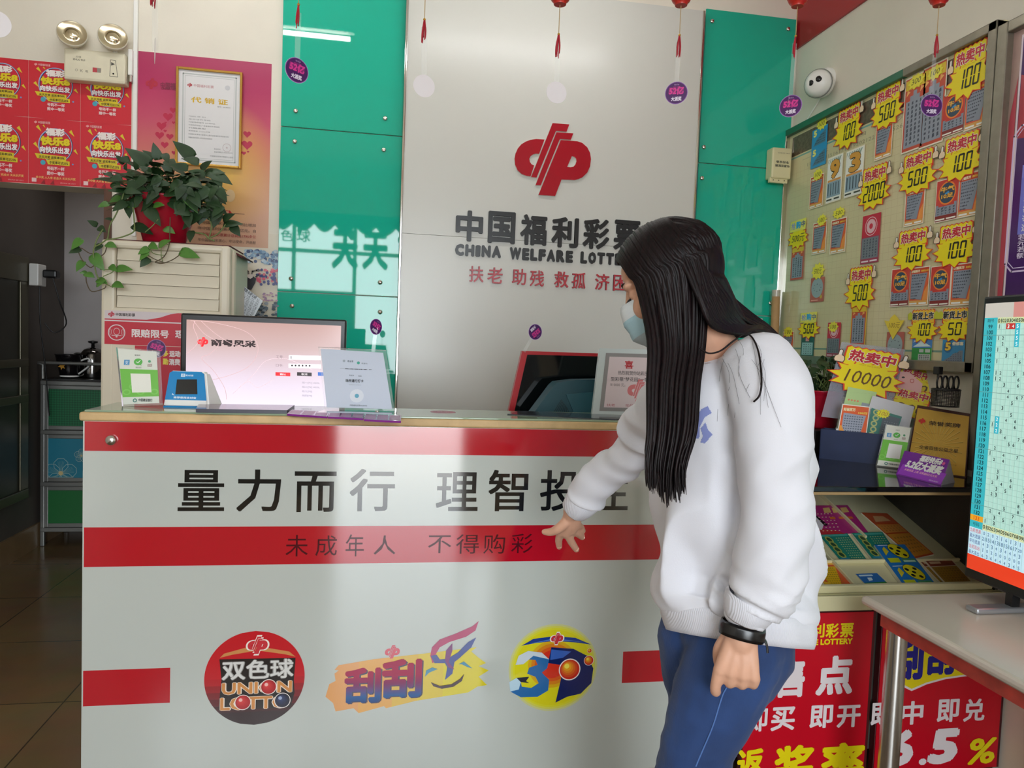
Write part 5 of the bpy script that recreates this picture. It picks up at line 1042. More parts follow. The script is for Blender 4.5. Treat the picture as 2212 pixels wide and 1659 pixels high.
def ticket_face(p, X, Y, kind, w, sd=1, h=None):
    if kind == 'funnel':
        p.rect(X(.04), Y(.03), X(.96), Y(.97), 'c9552c'); p.rect(X(.04), Y(.03), X(.96), Y(.14), 'c8934a'); p.rect(X(.04), Y(.84), X(.96), Y(.97), 'b23a20'); p.text('好运百万', X(.08), Y(.86), X(.52), Y(.93), 'e8d6b4', bold=.06); p.text('最高奖金100万', X(.58), Y(.865), X(.94), Y(.92), 'e8b03a', bold=.04)
        p.poly([[(X(.1), Y(.83)), (X(.9), Y(.83)), (X(.66), Y(.15)), (X(.1), Y(.2))]], GREY); symbols(p, X, Y, [(.79-.075*i, .12, .86-.075*i*.8, 8-i//2) for i in range(9)], s=.03, sd=sd)
        p.poly([[(X(.78), Y(.36)), (X(.96), Y(.55)), (X(.96), Y(.15)), (X(.7), Y(.12))]], 'd8883a'); 
        for a in (.08, .55): p.rect(X(a), Y(.045), X(a+.37), Y(.085), 'e6e0d6')
    elif kind == 'bull':
        p.rect(X(.03), Y(.02), X(.97), Y(.98), 'b8332a'); p.rect(X(.03), Y(.02), X(.97), Y(.2), '7c2420'); p.disc(X(.5), Y(.66), .38*w, 'd9782a'); p.disc(X(.5), Y(.66), .33*w, '2e3f52'); p.poly([[(X(.42), Y(.62)), (X(.6), Y(.66)), (X(.56), Y(.7)), (X(.4), Y(.66))]], '2f86c0')
        p.text('牛气', X(.2), Y(.68), X(.82), Y(.82), '5a2410', bold=.05); p.text('牛气', X(.21), Y(.685), X(.81), Y(.815), 'e2a63e', bold=.04); p.text('10足', X(.25), Y(.53), X(.78), Y(.65), '5a2410', bold=.05); p.text('10足', X(.26), Y(.535), X(.77), Y(.645), 'e2a63e', bold=.04)
        p.poly([[(X(.05), Y(.15)), (X(.95), Y(.15)), (X(.95), Y(.42)), (X(.84), Y(.42)), (X(.84), Y(.36)), (X(.16), Y(.36)), (X(.16), Y(.4)), (X(.05), Y(.4))]], GREY); symbols(p, X, Y, [(.31, .08, .92, 5), (.25, .08, .92, 5), (.19, .08, .92, 5)], s=.035, sd=sd); p.disc(X(.38), Y(.3), .07*w, '2a2c34', None, 16, .8)
        for a in (.06, .53): p.rect(X(a), Y(.04), X(a+.41), Y(.075), 'e0d8cc')
    elif kind == 'tower':
        p.rect(X(.04), Y(.02), X(.96), Y(.98), 'b5452e'); p.rect(X(.06), Y(.83), X(.94), Y(.96), 'cdb02c')
        p.poly([[(X(.1), Y(.06)), (X(.9), Y(.06)), (X(.9), Y(.68)), (X(.72), Y(.68)), (X(.72), Y(.74)), (X(.58), Y(.74)), (X(.58), Y(.8)), (X(.42), Y(.8)), (X(.42), Y(.74)), (X(.28), Y(.74)), (X(.28), Y(.68)), (X(.1), Y(.68))]], '838894')
        symbols(p, X, Y, [(.64-.058*i, .14, .86, 4) for i in range(10)], s=.04, sd=sd)
        for s in (0, 1): p.poly([[(X(.1+.62*s), Y(.75)), (X(.28+.62*s), Y(.8)), (X(.15+.6*s), Y(.83))]], 'd9a05a')
    elif kind in ('nine', 'three'):
        p.rect(X(.03), Y(.02), X(.97), Y(.98), 'd9d8d0')
        for k in range(7): p.poly([[(X(.05+.13*k), Y(.96)), (X(.12+.13*k), Y(.96)), (X(.02+.13*k+.0), Y(.86)), (X(.03+.10*k), Y(.86))]], '8a9a90', k == 0)
        n = '9' if kind == 'nine' else '3'; p.text(n, X(.18), Y(.5), X(.84), Y(.93), '3a2a18', bold=.09); p.text(n, X(.2), Y(.515), X(.82), Y(.92), 'c8903a', bold=.05); p.rect(X(.08), Y(.455), X(.92), Y(.5), 'c88a4a'); p.rect(X(.06), Y(.12), X(.94), Y(.45), '8496a4')
        p.up(); [p.rect(X(.12+.165*i), Y(.16), X(.17+.165*i), Y(.42), '3f4854', False) for i in range(5)]
        for a in (.06, .55): p.rect(X(a), Y(.05), X(a+.35), Y(.085), '4a4438')
    elif kind == 'five':
        p.rect(X(.0), Y(.0), X(1), Y(1), '2f7fae'); p.poly([[(X(.05), Y(.12)), (X(.93), Y(.12)), (X(.93), Y(.62)), (X(.78), Y(.62)), (X(.7), Y(.55)), (X(.5), Y(.5)), (X(.38), Y(.38)), (X(.2), Y(.3)), (X(.05), Y(.2))]], '6b7684'); symbols(p, X, Y, [(.18+.07*i, .1+.09*i, .9, 8-i) for i in range(6)], s=.028, sd=sd)
        p.disc(X(.26), Y(.74), .2*w, '1f5f90'); p.text('5', X(.12), Y(.6), X(.4), Y(.92), '6a3a10', bold=.1); p.text('5', X(.13), Y(.61), X(.39), Y(.91), 'e8b93a', bold=.05); p.text('倍惊喜', X(.44), Y(.8), X(.94), Y(.93), 'e0d2b8', bold=.05)
        for a in (.08, .53): p.rect(X(a), Y(.04), X(a+.38), Y(.08), 'd6dce0')
    elif kind == 'two_fives':
        for q_ in (0, .5):
            p.rect(X(0), Y(q_+.01), X(1), Y(q_+.49), '2f88b8'); p.text('5', X(.1), Y(q_+.3), X(.32), Y(q_+.47), 'e0d26a', bold=.06); p.poly([[(X(.12), Y(q_+.06)), (X(.92), Y(q_+.08)), (X(.92), Y(q_+.4)), (X(.6), Y(q_+.32)), (X(.3), Y(q_+.2))]], '4a6f86'); symbols(p, X, Y, [(q_+.12+.06*i, .2+.12*i, .9, 7-i) for i in range(4)], s=.03, sd=sd)
    elif kind == 'clock':
        p.rect(X(.03), Y(.02), X(.97), Y(.98), 'a8574a'); p.disc(X(.5), Y(.58), .43*w, '8a9a9c'); symbols(p, lambda a: X(a), Y, [(.58+.3*math.sin(i*.785)*.5, .5+.28*math.cos(i*.785)-.05, .5+.28*math.cos(i*.785)+.05, 1) for i in range(8)], s=.03, sd=sd); p.disc(X(.82), Y(.2), .08*w, 'b9a03a'); p.rect(X(.1), Y(.05), X(.6), Y(.09), 'd8a090')
    elif kind == 'zodiac':
        p.rect(X(0), Y(.55), X(1), Y(1), 'b41e38'); p.rect(X(0), Y(0), X(1), Y(.55), '94304a'); p.disc(X(.5), Y(.76), .34*w, 'd9b9bd', None, 28, .92); p.disc(X(.5), Y(.76), .26*w, 'd0a8ae', None, 14, .45); p.star(X(.5), Y(.76), .24*w, .24*w, 9, .6, 'd0a8ae'); p.disc(X(.5), Y(.76), .1*w, 'b41e38')
        p.rect(X(.04), Y(.1), X(.96), Y(.53), '6c7078'); symbols(p, X, Y, [(.48-.055*i, .1, .92, 5) for i in range(7)], s=.035, sd=sd)
        for a in (.06, .54): p.rect(X(a), Y(.03), X(a+.4), Y(.06), 'd8ccd0')
    elif kind == 'soccer':
        p.rect(X(0), Y(.66), X(1), Y(1), '3f78b8'); p.poly([[(X(.05), Y(.7)), (X(.95), Y(.72)), (X(.55), Y(.9)), (X(.45), Y(.9))]], 'c8d8e4'); p.rect(X(0), Y(0), X(1), Y(.66), '2f8a3c'); p.rect(X(.38), Y(.5), X(.6), Y(.62), 'b0b6b4'); p.rect(X(.68), Y(.5), X(.92), Y(.62), 'b0b6b4'); p.rect(X(.34), Y(.2), X(.94), Y(.44), 'a3aaa6'); symbols(p, X, Y, [(.38-.06*i, .38, .9, 5) for i in range(3)], s=.03, sd=sd); p.text('大力神杯', X(.06), Y(.86), X(.7), Y(.95), 'd8e6ee', bold=.04)
        p.rect(X(0), Y(0), X(1), Y(.12), 'cfd8c8')
        for a in (.1, .55): p.rect(X(a), Y(.03), X(a+.35), Y(.08), '55605a')
    elif kind == 'bluegreen':
        p.rect(X(.0), Y(.0), X(1), Y(1), '23564e'); p.rect(X(.08), Y(.08), X(.92), Y(.62), '8ab0b0'); symbols(p, X, Y, [(.54-.1*i, .15, .86, 4) for i in range(5)], s=.035, sd=sd); p.rect(X(.35), Y(.68), X(.62), Y(.95), 'c88a8a')
def ticket(box, kind, label, sd=1, border='d8ceba', lift=.0006, nm='lottery_ticket'):
    u0, v0, u1, v1 = box; w = u1-u0; h = v1-v0; p = Print(R.O, R.U, R.V, R.N, lift=lift)
    p.slab([[(u0, v0), (u1, v0), (u1, v1), (u0, v1)]], .0007, border); ticket_face(p, lambda a: u0+a*w, lambda b_: v0+b_*h, kind, w, sd, h)
    return tag(p.build(nm), label, 'lottery ticket', 'tickets on the price board')
TK = [(k5, 325, 435, 955, 1240, 'two_fives', 'double blue ticket with yellow 5s, top left of the price board', '2f88b8'),
 (k5, 800, 925, 915, 1180, 'funnel', 'orange funnel ticket under the topmost 500 price burst', None),
 (k5, 1010, 1170, 565, 1120, 'tower', 'tall grey tower ticket headed 300 at the top of the board', None),
 (k5, 1145, 1320, 480, 1080, 'tower', 'tall grey tower ticket headed 100 at the top of the board', None),
 (k5, 1303, 1470, 690, 1000, 'bull', 'red ticket with gold bull lettering in the top right pair', None),
 (k5, 1470, 1650, 620, 950, 'funnel', 'orange funnel ticket in the top right pair, right of the red one', None),
 (k5, 310, 410, 1310, 1550, 'funnel', 'small orange ticket left of the striped 9 ticket', None),
 (k5, 438, 550, 1165, 1505, 'nine', 'striped ticket with a large golden 9', None),
 (k5, 575, 710, 1110, 1460, 'three', 'striped ticket with a large golden 3, partly under the 2000 burst', None),
 (k5, 1020, 1165, 1405, 1680, 'funnel', 'orange funnel ticket under the 500 burst at mid height of the board', None),
 (k6, 1250, 1420, 20, 335, 'bull', 'red gold-lettered ticket under the second 100 burst from the top right', None),
 (k6, 1420, 1590, -25, 300, 'funnel', 'orange funnel ticket right of the red one under the second 100 burst', None),
 (k6, 170, 265, 525, 775, 'tower', 'small pinkish tower ticket at the left edge under the 500 yuan burst', 'b06a5a'),
 (k6, 330, 432, 345, 580, 'funnel', 'small orange ticket with a 100 sticker, left of the one with 500', None),
 (k6, 465, 580, 320, 575, 'funnel', 'small orange ticket with a 500 sticker, left of the red zodiac ticket', None),
 (k6, 698, 830, 290, 650, 'zodiac', 'red zodiac ticket with a white paper-cut circle', 'b41e38'),
 (k6, 315, 415, 760, 940, 'clock', 'brownish ticket with a grey clock-like disc under the 500 yuan sticker', 'a8574a'),
 (k6, 617, 730, 965, 1265, 'tower', 'tall grey tower ticket under the lowest 500 burst', 'd8b02c'),
 (k6, 915, 1055, 690, 975, 'bull', 'red gold-lettered ticket in the left pair of the third row', None),
 (k6, 1052, 1200, 680, 970, 'funnel', 'orange funnel ticket in the left pair of the third row', None),
 (k6, 1207, 1360, 670, 975, 'bull', 'red gold-lettered ticket in the right pair of the third row', None),
 (k6, 1362, 1550, 650, 965, 'funnel', 'orange funnel ticket in the right pair of the third row', None),
 (k6, 880, 1010, 1165, 1400, 'clock', 'reddish disc ticket under the diamond-shaped 100 yuan sticker', 'a8574a'),
 (k6, 1072, 1220, 1215, 1420, 'soccer', 'green and blue football ticket at the bottom of the board', 'cfd8c8'),
 (k6, 1297, 1465, 1225, 1430, 'five', 'blue ticket with a yellow 5 at the bottom right of the board', '2f7fae'),
 (k6, 440, 535, 1095, 1350, 'zodiac', 'red ticket with a 100 sticker low on the board, above the potted plant', 'b41e38'),
 (k6, 245, 340, 1180, 1350, 'bluegreen', 'dark green ticket under the lower rush-sale burst', '23564e'),
 (k6, 105, 185, 1160, 1400, 'funnel', 'small orange ticket at the bottom left corner of the board', None)]
for i, (kf, xl, xr, yt, yb, kind, lab, bd) in enumerate(TK): ticket(rbox(kf, xl, xr, yt, yb), kind, lab, i+1, bd or 'd8ceba')
for kf, xl, xr, yt, yb, num, kind, lab, hand in [
 (k5, 1350, 1665, 335, 712, '100', 'hot', 'yellow hot-sale burst reading 100, topmost at the right of the board', 0), (k5, 778, 1010, 640, 945, '500', 'hot', 'yellow hot-sale burst reading 500, topmost of the three 500s', 0), (k5, 500, 705, 795, 1090, '100', 'hot', 'yellow hot-sale burst reading 100 above the striped tickets', 0),
 (k5, 680, 912, 1235, 1550, '2000', 'hot', 'yellow hot-sale burst reading 2000', 0), (k5, 982, 1262, 1130, 1435, '500', 'hot', 'yellow hot-sale burst reading 500 at mid height of the board', 0), (k5, 1285, 1610, 1000, 1335, '100', 'hot', 'yellow hot-sale burst reading 100, second from the top at the right', 0),
 (k6, 945, 1220, 395, 695, '100', 'hot', 'yellow hot-sale burst reading 100 over the left pair of the third row', 0), (k6, 1245, 1565, 352, 670, '100', 'hot', 'yellow hot-sale burst reading 100 over the right pair of the third row', 0), (k6, 585, 800, 675, 985, '500', 'hot', 'yellow hot-sale burst reading 500, lowest of the three 500s', 0),
 (k6, 1050, 1270, 995, 1235, '100', 'new', 'new-arrival burst reading 100 over the football ticket', 0), (k6, 1275, 1525, 985, 1232, '50', 'new', 'new-arrival burst reading 50 at the bottom right', 0),
 (k6, 155, 300, 328, 535, '500元', 'rush', 'handwritten 500 yuan rush-sale burst at the left edge of the board', 1), (k6, 230, 382, 1018, 1210, '500', 'rush', 'rush-sale burst reading 500 low at the left of the board', 0)]:
    hot_tag(rbox(kf, xl, xr, yt, yb), num, lab, kind, hand)
for kf, x, y, w, h, num, lab in [(k5, 402, 925, 70, 80, '100', '100 sticker on the double blue ticket'), (k5, 373, 1303, 66, 80, '100', '100 sticker on the small ticket left of the striped 9'), (k6, 402, 330, 62, 80, '100', '100 sticker at the top of the left small orange ticket'), (k6, 530, 277, 86, 80, '500', '500 sticker at the top of the right small orange ticket'),
 (k6, 373, 712, 88, 115, '500元', '500 yuan sticker over the clock ticket'), (k6, 487, 1128, 70, 75, '100', '100 sticker on the low red ticket above the potted plant'), (k6, 150, 1165, 64, 75, '100', '100 sticker at the bottom left corner of the board'), (k5, 1108, 605, 110, 100, '300', '300 sticker heading the left tall tower ticket'), (k5, 1250, 540, 110, 100, '100', '100 sticker heading the right tall tower ticket')]: burst_tag(kf, x, y, w, h, num, lab)
burst_tag(k6, 940, 1128, 150, 190, '100元', 'diamond-shaped 100 yuan sticker low on the board', True)

# purple poster in the next frame
t = thing('poster_board', 'aluminium framed board with a purple poster beside the price board', 'notice board', (XBD, 1.9, 1.0))
n5 = lambda x, y: (2080+x/2.515, y/2.515); pu0 = bu1+.004; pv1 = R.uv(*n5(290, 110))[1]; pu1 = -.9; pv0 = 1.05
p = Print(*right(XBD+.006), lift=-.02); p.slab([[(pu0, pv0), (pu1, pv0), (pu1, pv1), (pu0, pv1)]], .02, mat('pink_backing', 'b89a92', .15, noise_amt=.2, nscale=4)); p.h = .001
su = R.uv(*n5(175, 900))[0]; wu = p.uv(*n5(300, 520))[0]
p.poly([[(wu-.02, pv0), (wu-.004, pv0), (wu-.004, pv1-.2), (wu-.03, pv1-.35)]], 'a83a48'); p.slab([[(wu, pv0+.1), (pu1, pv0+.1), (pu1, pv1-.06), (wu, pv1-.06)]], .0008, 'cfc0c8'); p.rect(wu+.008, pv0+.1, pu1, pv1-.07, mat('purple_poster', '4a2068', .15, noise_amt=.25, nscale=5)); p.poly([[(wu+.01, pv1-.2), (wu+.2, pv1-.3), (wu+.2, pv1-.45), (wu+.01, pv1-.42)]], '9a2a3a')
zb_ = p.uv(*n5(240, 1480))[1]; zt_ = p.uv(*n5(300, 690))[1]; ub_ = p.uv(*n5(255, 1100))[0]
p.line([(pu1, zb_), (ub_+.03, zb_), (ub_, zb_+.03), (ub_, zt_-.03), (ub_+.03, zt_), (pu1, zt_)], .006, 'c9b6d4'); p.line([(pu1, zb_+.012), (ub_+.036, zb_+.012), (ub_+.012, zb_+.036), (ub_+.012, zt_-.036), (ub_+.036, zt_-.012), (pu1, zt_-.012)], .003, 'c9b6d4')
for k, w_ in enumerate(('玩法', '选十', '选九', '选六', '选五', '选二', '选一')):
    z = p.uv(*n5(300, 960+47*k))[1]; hh = .022 if k else .035; p.rect(ub_+.045, z-hh, pu1, z+hh, '6a6ac0' if k else '7a78c8'); p.text(w_, ub_+.06, z-.013, ub_+.11, z+.013, 'd9d4ec', bold=.02)
for k, w_ in enumerate(('设立奖池', '六、奖金', '奖金封顶')): p.text(w_+'奖级说明', ub_+.05, p.uv(*n5(315, 800+28*k))[1]-.012, ub_+.25, p.uv(*n5(315, 800+28*k))[1]+.008, 'cdbdd8', bold=.02)
for k, w_ in enumerate(('若特定玩法当期奖金', '元，则从下一期起计', '若特定玩法累计奖金', '额部分由快乐调节基金')): p.text(w_, ub_+.05, p.uv(*n5(275, 1295+33*k))[1]-.010, ub_+.35, p.uv(*n5(275, 1295+33*k))[1]+.010, 'cdbdd8', bold=.02)
p.build('purple_sheet', t)
fr_bar(t, 'left_stile', pu0, pv0, pu0+.045, pv1, m_fal); fr_bar(t, 'top_rail', pu0+.045, pv1-.04, pu1, pv1, m_fal); fr_bar(t, 'bottom_rail', pu0+.045, pv0, pu1, pv0+.04, m_fal)

# wall camera, cream box, cardboard tube, cable
c = atX(1771, 182, XR-.068); cb = atX(1788, 178, XR); ax = Vector((-.75, -.62, -.12)).normalized(); t = thing('dome_camera', 'white dome security camera with two black lenses on the right wall', 'security camera', c)
r = 29/pxm(c); b = MB(); b.lathe([(0, -r*.8), (r*.8, -r*.75), (r*1.0, -r*.2), (r*1.0, r*.25), (r*.9, r*.62), (r*.6, r*.9), (0, r*1.0)], c, m_white, ax, 28); b.build('ball_housing', t)
b = MB(); b.lathe([(r*1.03, r*.30), (r*1.045, r*.33), (r*1.045, r*.37), (r*.99, r*.42)], c, mat('camera_seam', '8a8a86', .4), ax, 28); b.build('seam_ring', t)
b = MB(); b.lathe([(r*1.02, 0), (r*1.02, r*.35), (r*.95, r*.5), (r*.62, r*.62), (r*.55, r*1.3), (0, r*1.3)], cb, m_white, (-1, 0, 0), 28); b.build('mount_base', t)
u_, w_ = frame_of(ax); sr = (u_ if abs(u_.z) < abs(w_.z) else w_); sr = sr if sr.dot(RT) > 0 else -sr; up_ = Vector((0, 0, 1))
for d_, sz_, mt_ in ((-.36, .2, m_black), (.24, .22, m_black)):
    q_ = (ax+sr*d_+up_*(.12+d_*.3)).normalized(); b = MB(); b.lathe([(r*sz_, r*.93), (r*sz_, r*1.02), (0, r*1.03)], c, mt_, q_, 18); b.build('lens', t)
b = MB(); e0 = atX(1775, 208, XR-.006); e1 = atX(1722, 292, XR-.006); b.tube([e0, e0.lerp(e1, .5), e1], .0035, m_white, 6); tag(b.build('camera_cable'), 'thin white cable running from the dome camera to the price board', 'cable')
YB_ = WB-.09; p = Print(*back(YB_)); q = quad_uv(p, [(1670, 317), (1712, 320), (1712, 385), (1668, 384)]); t = thing('alarm_box', 'cream plastic box with upside-down lettering in the right corner', 'box', p.at(*q[3]))
b = MB(); x0, x1 = q[0][0], q[1][0]; b.box((x0, YB_, q[3][1]), (x1, WB-.02, q[0][1]), m_cream, .008); b.box((x0-.004, YB_+.01, q[3][1]-.022), (x1-.012, YB_+.03, q[3][1]+.004), m_cream, .003); b.build('housing', t)
g = Print(*back(YB_-.0003), lift=0); g.text('电源适配器', x0+.018, (q[0][1]+q[3][1])/2-.022, x1-.012, (q[0][1]+q[3][1])/2-.008, '4a4a40', bold=.03, ang=math.pi); g.text('专用设备', x0+.022, (q[0][1]+q[3][1])/2-.002, x1-.016, (q[0][1]+q[3][1])/2+.012, '4a4a40', bold=.03, ang=math.pi); g.text('SURGE PRO', x0+.03, q[0][1]-.032, x1-.012, q[0][1]-.026, '6a6658')
for k in range(3): g.disc(x0+.012+.032*k, q[3][1]-.011, .003, '2a2a26')
g.build('lettering', t)
b = MB(); b.tube(curve([atY(1712, 386, WB-.03), atY(1706, 440, WB-.03), atY(1704, 520, WB-.03), atY(1697, 640, WB-.03)], 4), .008, m_black, 6); tag(b.build('black_cable'), 'black cable hanging below the cream box in the corner', 'cable')
c0 = atY(1675, 738, WB-.07); c1_ = atY(1677, 627, WB-.07); r = 8.5/pxm(c0); c0.z = 1.05
t = thing('cardboard_tube', 'upright brown cardboard tube with taped top in the back corner', 'cardboard tube', c0); b = MB(); b.cyl(c0, c1_, r, mat('cardboard', 'b08a5c', .75, noise_amt=.1), 18); b.build('tube', t); b = MB(); b.cyl(c1_-Vector((0, 0, .035)), c1_+Vector((0, 0, .001)), r*1.02, mat('tape', 'b8b0a0', .2), 18); b.build('taped_end', t)
b = MB(); c0 = atY(1642, 735, WB-.06); c1_ = atY(1642, 688, WB-.06); c0.z = 1.1; b.cyl(c0, c1_, .014, m_white, 14); tag(b.build('rolled_paper'), 'rolled white paper standing behind the shoulder of the person', 'paper roll')

# ================================================================== display cabinet under the board
ZT = 1.025; Y0 = atZ(1900, 1052, ZT).y; YFR = Y0+.02; KX0, KX1, KY1 = 1.17, 2.146, 3.35
m_btop = mat('black_gloss_top', '0b0a0d', .06); m_trim = mat('wood_trim', 'a8895c', .5); m_tray = mat('cream_tray', 'ddd5a8', .5); m_redbox = mat('red_sign_box', 'c60a22', .3, spec=.4); m_rdark = mat('red_box_edge', '4a1014', .4)
t = thing('display_cabinet', 'glass fronted ticket display cabinet with glossy black top', 'display cabinet', ((KX0+KX1)/2, 2.7, 0))
b = MB(); b.box((KX0, Y0, ZT-.018), (KX1, KY1, ZT), m_btop, .003); b.build('black_top', t)
b = MB(); b.box((KX0, YFR-.008, ZT-.03), (KX1, YFR+.02, ZT-.018), m_trim, .002); b.build('wood_strip', t)
TA = math.radians(19); TO = Vector((0, 2.215, .652)); T = Print(TO, (1, 0, 0), (0, math.cos(TA), math.sin(TA)), (0, -math.sin(TA), math.cos(TA)), lift=0)
tl = .72
b = MB(); b.obox(T.at(KX0+.01, -.01, -.015), T.U, T.V, T.N, KX1-KX0-.02, tl, .015, m_tray); b.build('tray_base', t)
c9 = lambda x, y: (1720+x/5.53, 1040+y/5.53)
def divider(a0, a1, w_=.008, hh=.018):
    x0_, y0_ = a0; x1_, y1_ = a1; b = MB(); d = Vector((x1_-x0_, y1_-y0_)); L_ = d.length; d.normalize(); Uv = T.U*d.x+T.V*d.y; Vv_ = T.N.cross(Uv); b.obox(T.at(x0_, y0_)-Vv_*w_/2, Uv, Vv_, T.N, L_, w_, hh, m_tray, .003); b.build('divider', t)
ua = T.uv(*c9(770, 1330))[0]; ub = T.uv(*c9(760, 480))[0]
divider((ua-.01, 0), (ua-.01, tl-.03)); divider((ua+.22, 0.3), (ua+.22, tl-.03)); divider((1.4, 0), (1.4, tl-.03))
vm = T.uv(*c9(800, 975))[1]; divider((KX0+.02, vm), (KX1-.02, vm), .010, .016); divider((KX0+.02, -.004), (KX1-.02, -.004), .014, .03)
m_lip = mat('cabinet_lip', 'd6cfa4', .4)
b = MB(); b.box((KX0, YFR, .60), (KX1, YFR+.03, .652), m_lip, .004); b.build('front_lip', t)
m_in = mat('cabinet_inside', '4a4640', .5, noise_amt=.2, nscale=6)
b = MB(); b.box((KX0+.012, TO.y+tl*math.cos(TA), .62), (KX1-.012, TO.y+tl*math.cos(TA)+.02, ZT-.018), m_in); b.box((KX0, YFR+.03, .1), (KX0+.012, KY1, ZT-.018), m_in); b.box((KX1-.012, YFR+.03, .1), (KX1, KY1, ZT-.018), m_in); b.box((KX0+.012, YFR+.03, .1), (KX1-.012, KY1, .6), m_in); b.build('carcass', t)
b = MB(); b.box((KX0+.003, YFR+.004, .652), (KX1-.003, YFR+.009, ZT-.03), glassy('display_glass', (.8, .9, .85), .01, .0, 1.12)); b.build('front_glass', t)
# red sign boxes below it
def red_box(x0, x1, label):
    t = thing('red_sign_box', label, 'sign box', ((x0+x1)/2, YFR+.05, 0)); b = MB(); b.box((x0, YFR+.002, .02), (x1, YFR+.028, .598), m_rdark, .002); b.build('frame', t)
    p = Print(*back(YFR+.0015), lift=0); p.slab([[(x0+.003, .023), (x1-.012, .023), (x1-.012, .596), (x0+.003, .596)]], .002, m_redbox); return t, p
kk = lambda x, y: (1660+x/2.7246, 1050+y/2.7246); ke = lambda x, y: (1380+x/3.614, 1200+y/3.614)
xe = atY(1889, 1400, YFR).x
t, p = red_box(KX0+.02, xe, 'red sign box with yellow and white sales slogan behind the blue jeans')
m_yel = mat('sign_yellow', 'ecd80e', .35); m_wht = mat('sign_white', 'e9dfe0', .35)
for ch, x0, x1, ya, yb in (('福', 128, 235, 800, 890), ('利', 250, 328, 806, 890), ('彩', 335, 412, 806, 890), ('票', 420, 499, 804, 888)): p.tpx(ch, *kk(x0, (ya+yb)/2+2), *kk(x1, (ya+yb)/2), (yb-ya)/2.7246, m_yel, bold=.03)
p.tpx('WELFARE LOTTERY', *kk(95, 922), *kk(492, 911), 13, m_yel, bold=.05)
for ch, x0, x1, ya, yb, c_ in (('售', 30, 212, 1005, 1240, m_wht), ('点', 278, 495, 995, 1225, m_wht), ('买', 12, 152, 1295, 1435, m_wht), ('即', 240, 375, 1285, 1420, m_wht), ('开', 400, 538, 1285, 1415, m_wht), ('即', -125, -10, 1305, 1440, m_wht), ('奖', 30, 265, 1520, 1740, m_yel), ('率', 305, 560, 1505, 1730, m_yel)):
    p.tpx(ch, *kk(x0, (ya+yb)/2+3), *kk(x1, (ya+yb)/2), (yb-ya)/2.7246, c_, bold=.045 if c_ is m_yel or ch in '售点' else .03)
p.tpx('返', *ke(760, 1620), *ke(970, 1612), 62, m_yel, bold=.045); p.build('printed_front', t)
xf = atY(1903, 1400, YFR).x
t, p = red_box(xf, XR-.004, 'red sign box with scratch lettering and percentage behind the steel table leg')
p.ppx([kk(*a) for a in ((690, 900), (720, 870), (960, 850), (1330, 980), (1300, 1110), (1180, 1115), (1040, 1135), (930, 1165), (840, 1205), (790, 1180), (690, 1150))], m_wht); p.ppx([kk(*a) for a in ((695, 905), (725, 878), (960, 860), (1325, 985), (1290, 1100), (1175, 1105), (1035, 1125), (925, 1155), (840, 1192), (795, 1168), (695, 1140))], m_yel)
m_blu = mat('sign_blue', '1c1c86', .35)
for ch, x0, x1, ya, yb in (('刮', 740, 910, 905, 1140), ('刮', 930, 1095, 880, 1110), ('乐', 1120, 1290, 930, 1060)): p.tpx(ch, *kk(x0, (ya+yb)/2+2), *kk(x1, (ya+yb)/2-2), (yb-ya)/2.7246, m_blu, bold=.055)
for ch, x0, x1, ya, yb in (('中', 778, 908, 1262, 1400), ('即', 990, 1118, 1250, 1385), ('兑', 1145, 1270, 1248, 1380), ('即', 600, 720, 1270, 1405)): p.tpx(ch, *kk(x0, (ya+yb)/2+3), *kk(x1, (ya+yb)/2), (yb-ya)/2.7246, m_wht, bold=.03)
p.tpx('6', *kk(700, 1540), *kk(850, 1535), 78, m_wht, bold=.06, shear=.1); p.tpx('.', *kk(880, 1620), *kk(925, 1618), 14, m_wht, bold=.06); p.tpx('5', *kk(935, 1530), *kk(1115, 1526), 76, m_wht, bold=.06, shear=.1); p.tpx('%', *kk(1170, 1560), *kk(1335, 1550), 56, m_yel, bold=.03, shear=.15); p.build('printed_front', t)

# tickets lying in the trays
def tray_item(corn, n, base, label, face=None, kf=c9, lift=.002, nm='ticket_stack', tk=.0009):
    q = [T.uv(*kf(*a)) for a in corn]; t = MB(); p = Print(T.O, T.U, T.V, T.N, lift=lift)
    p.slab([ccw(q)], tk*n, base, 'cfc9b8'); X = lambda a, b_: bil(q, a, b_)
    if face: face(p, X)
    return tag(p.build(nm), label, 'ticket stack', 'tickets in the display trays')
def pol(p, X, pts, c): p.poly([[X(*a) for a in pts]], c)
def rows(p, X, x0, x1, y0, y1, nx, ny, c, s=.03):
    p.up(); 
    for i in range(nx):
        for j in range(ny):
            x = x0+(x1-x0)*(i+.5)/nx; y = y0+(y1-y0)*(j+.5)/ny; p.poly([[X(x-s, y), X(x, y-s*.6), X(x+s, y), X(x, y+s*.6)]], c, False)
def f_mag(p, X):
    pol(p, X, [(0, 0), (.55, 0), (.4, .12), (.1, .2), (0, .16)], 'b03038'); pol(p, X, [(0, .2), (.12, .15), (.2, .35), (.05, .75), (0, .78)], 'd8d0d4'); pol(p, X, [(0, .75), (.06, .7), (.28, .3), (.2, .28)], '1c1418'); rows(p, X, .02, .5, .06, .75, 6, 6, 'e0d0ac', .022)
    for k in range(3): pol(p, X, [(.3+.22*k, .72), (.47+.22*k, .74), (.48+.22*k, .92), (.31+.22*k, .9)], 'cfae6a'); pol(p, X, [(.38+.2*k, .5), (.5+.2*k, .5), (.5+.2*k, .58), (.38+.2*k, .58)], 'c8682a')
tray_item([(160, 300), (610, 295), (865, 630), (245, 650)], 3, 'a52a6e', 'magenta leaflets with cream dots at the back of the display tray', f_mag, nm='leaflet_stack')
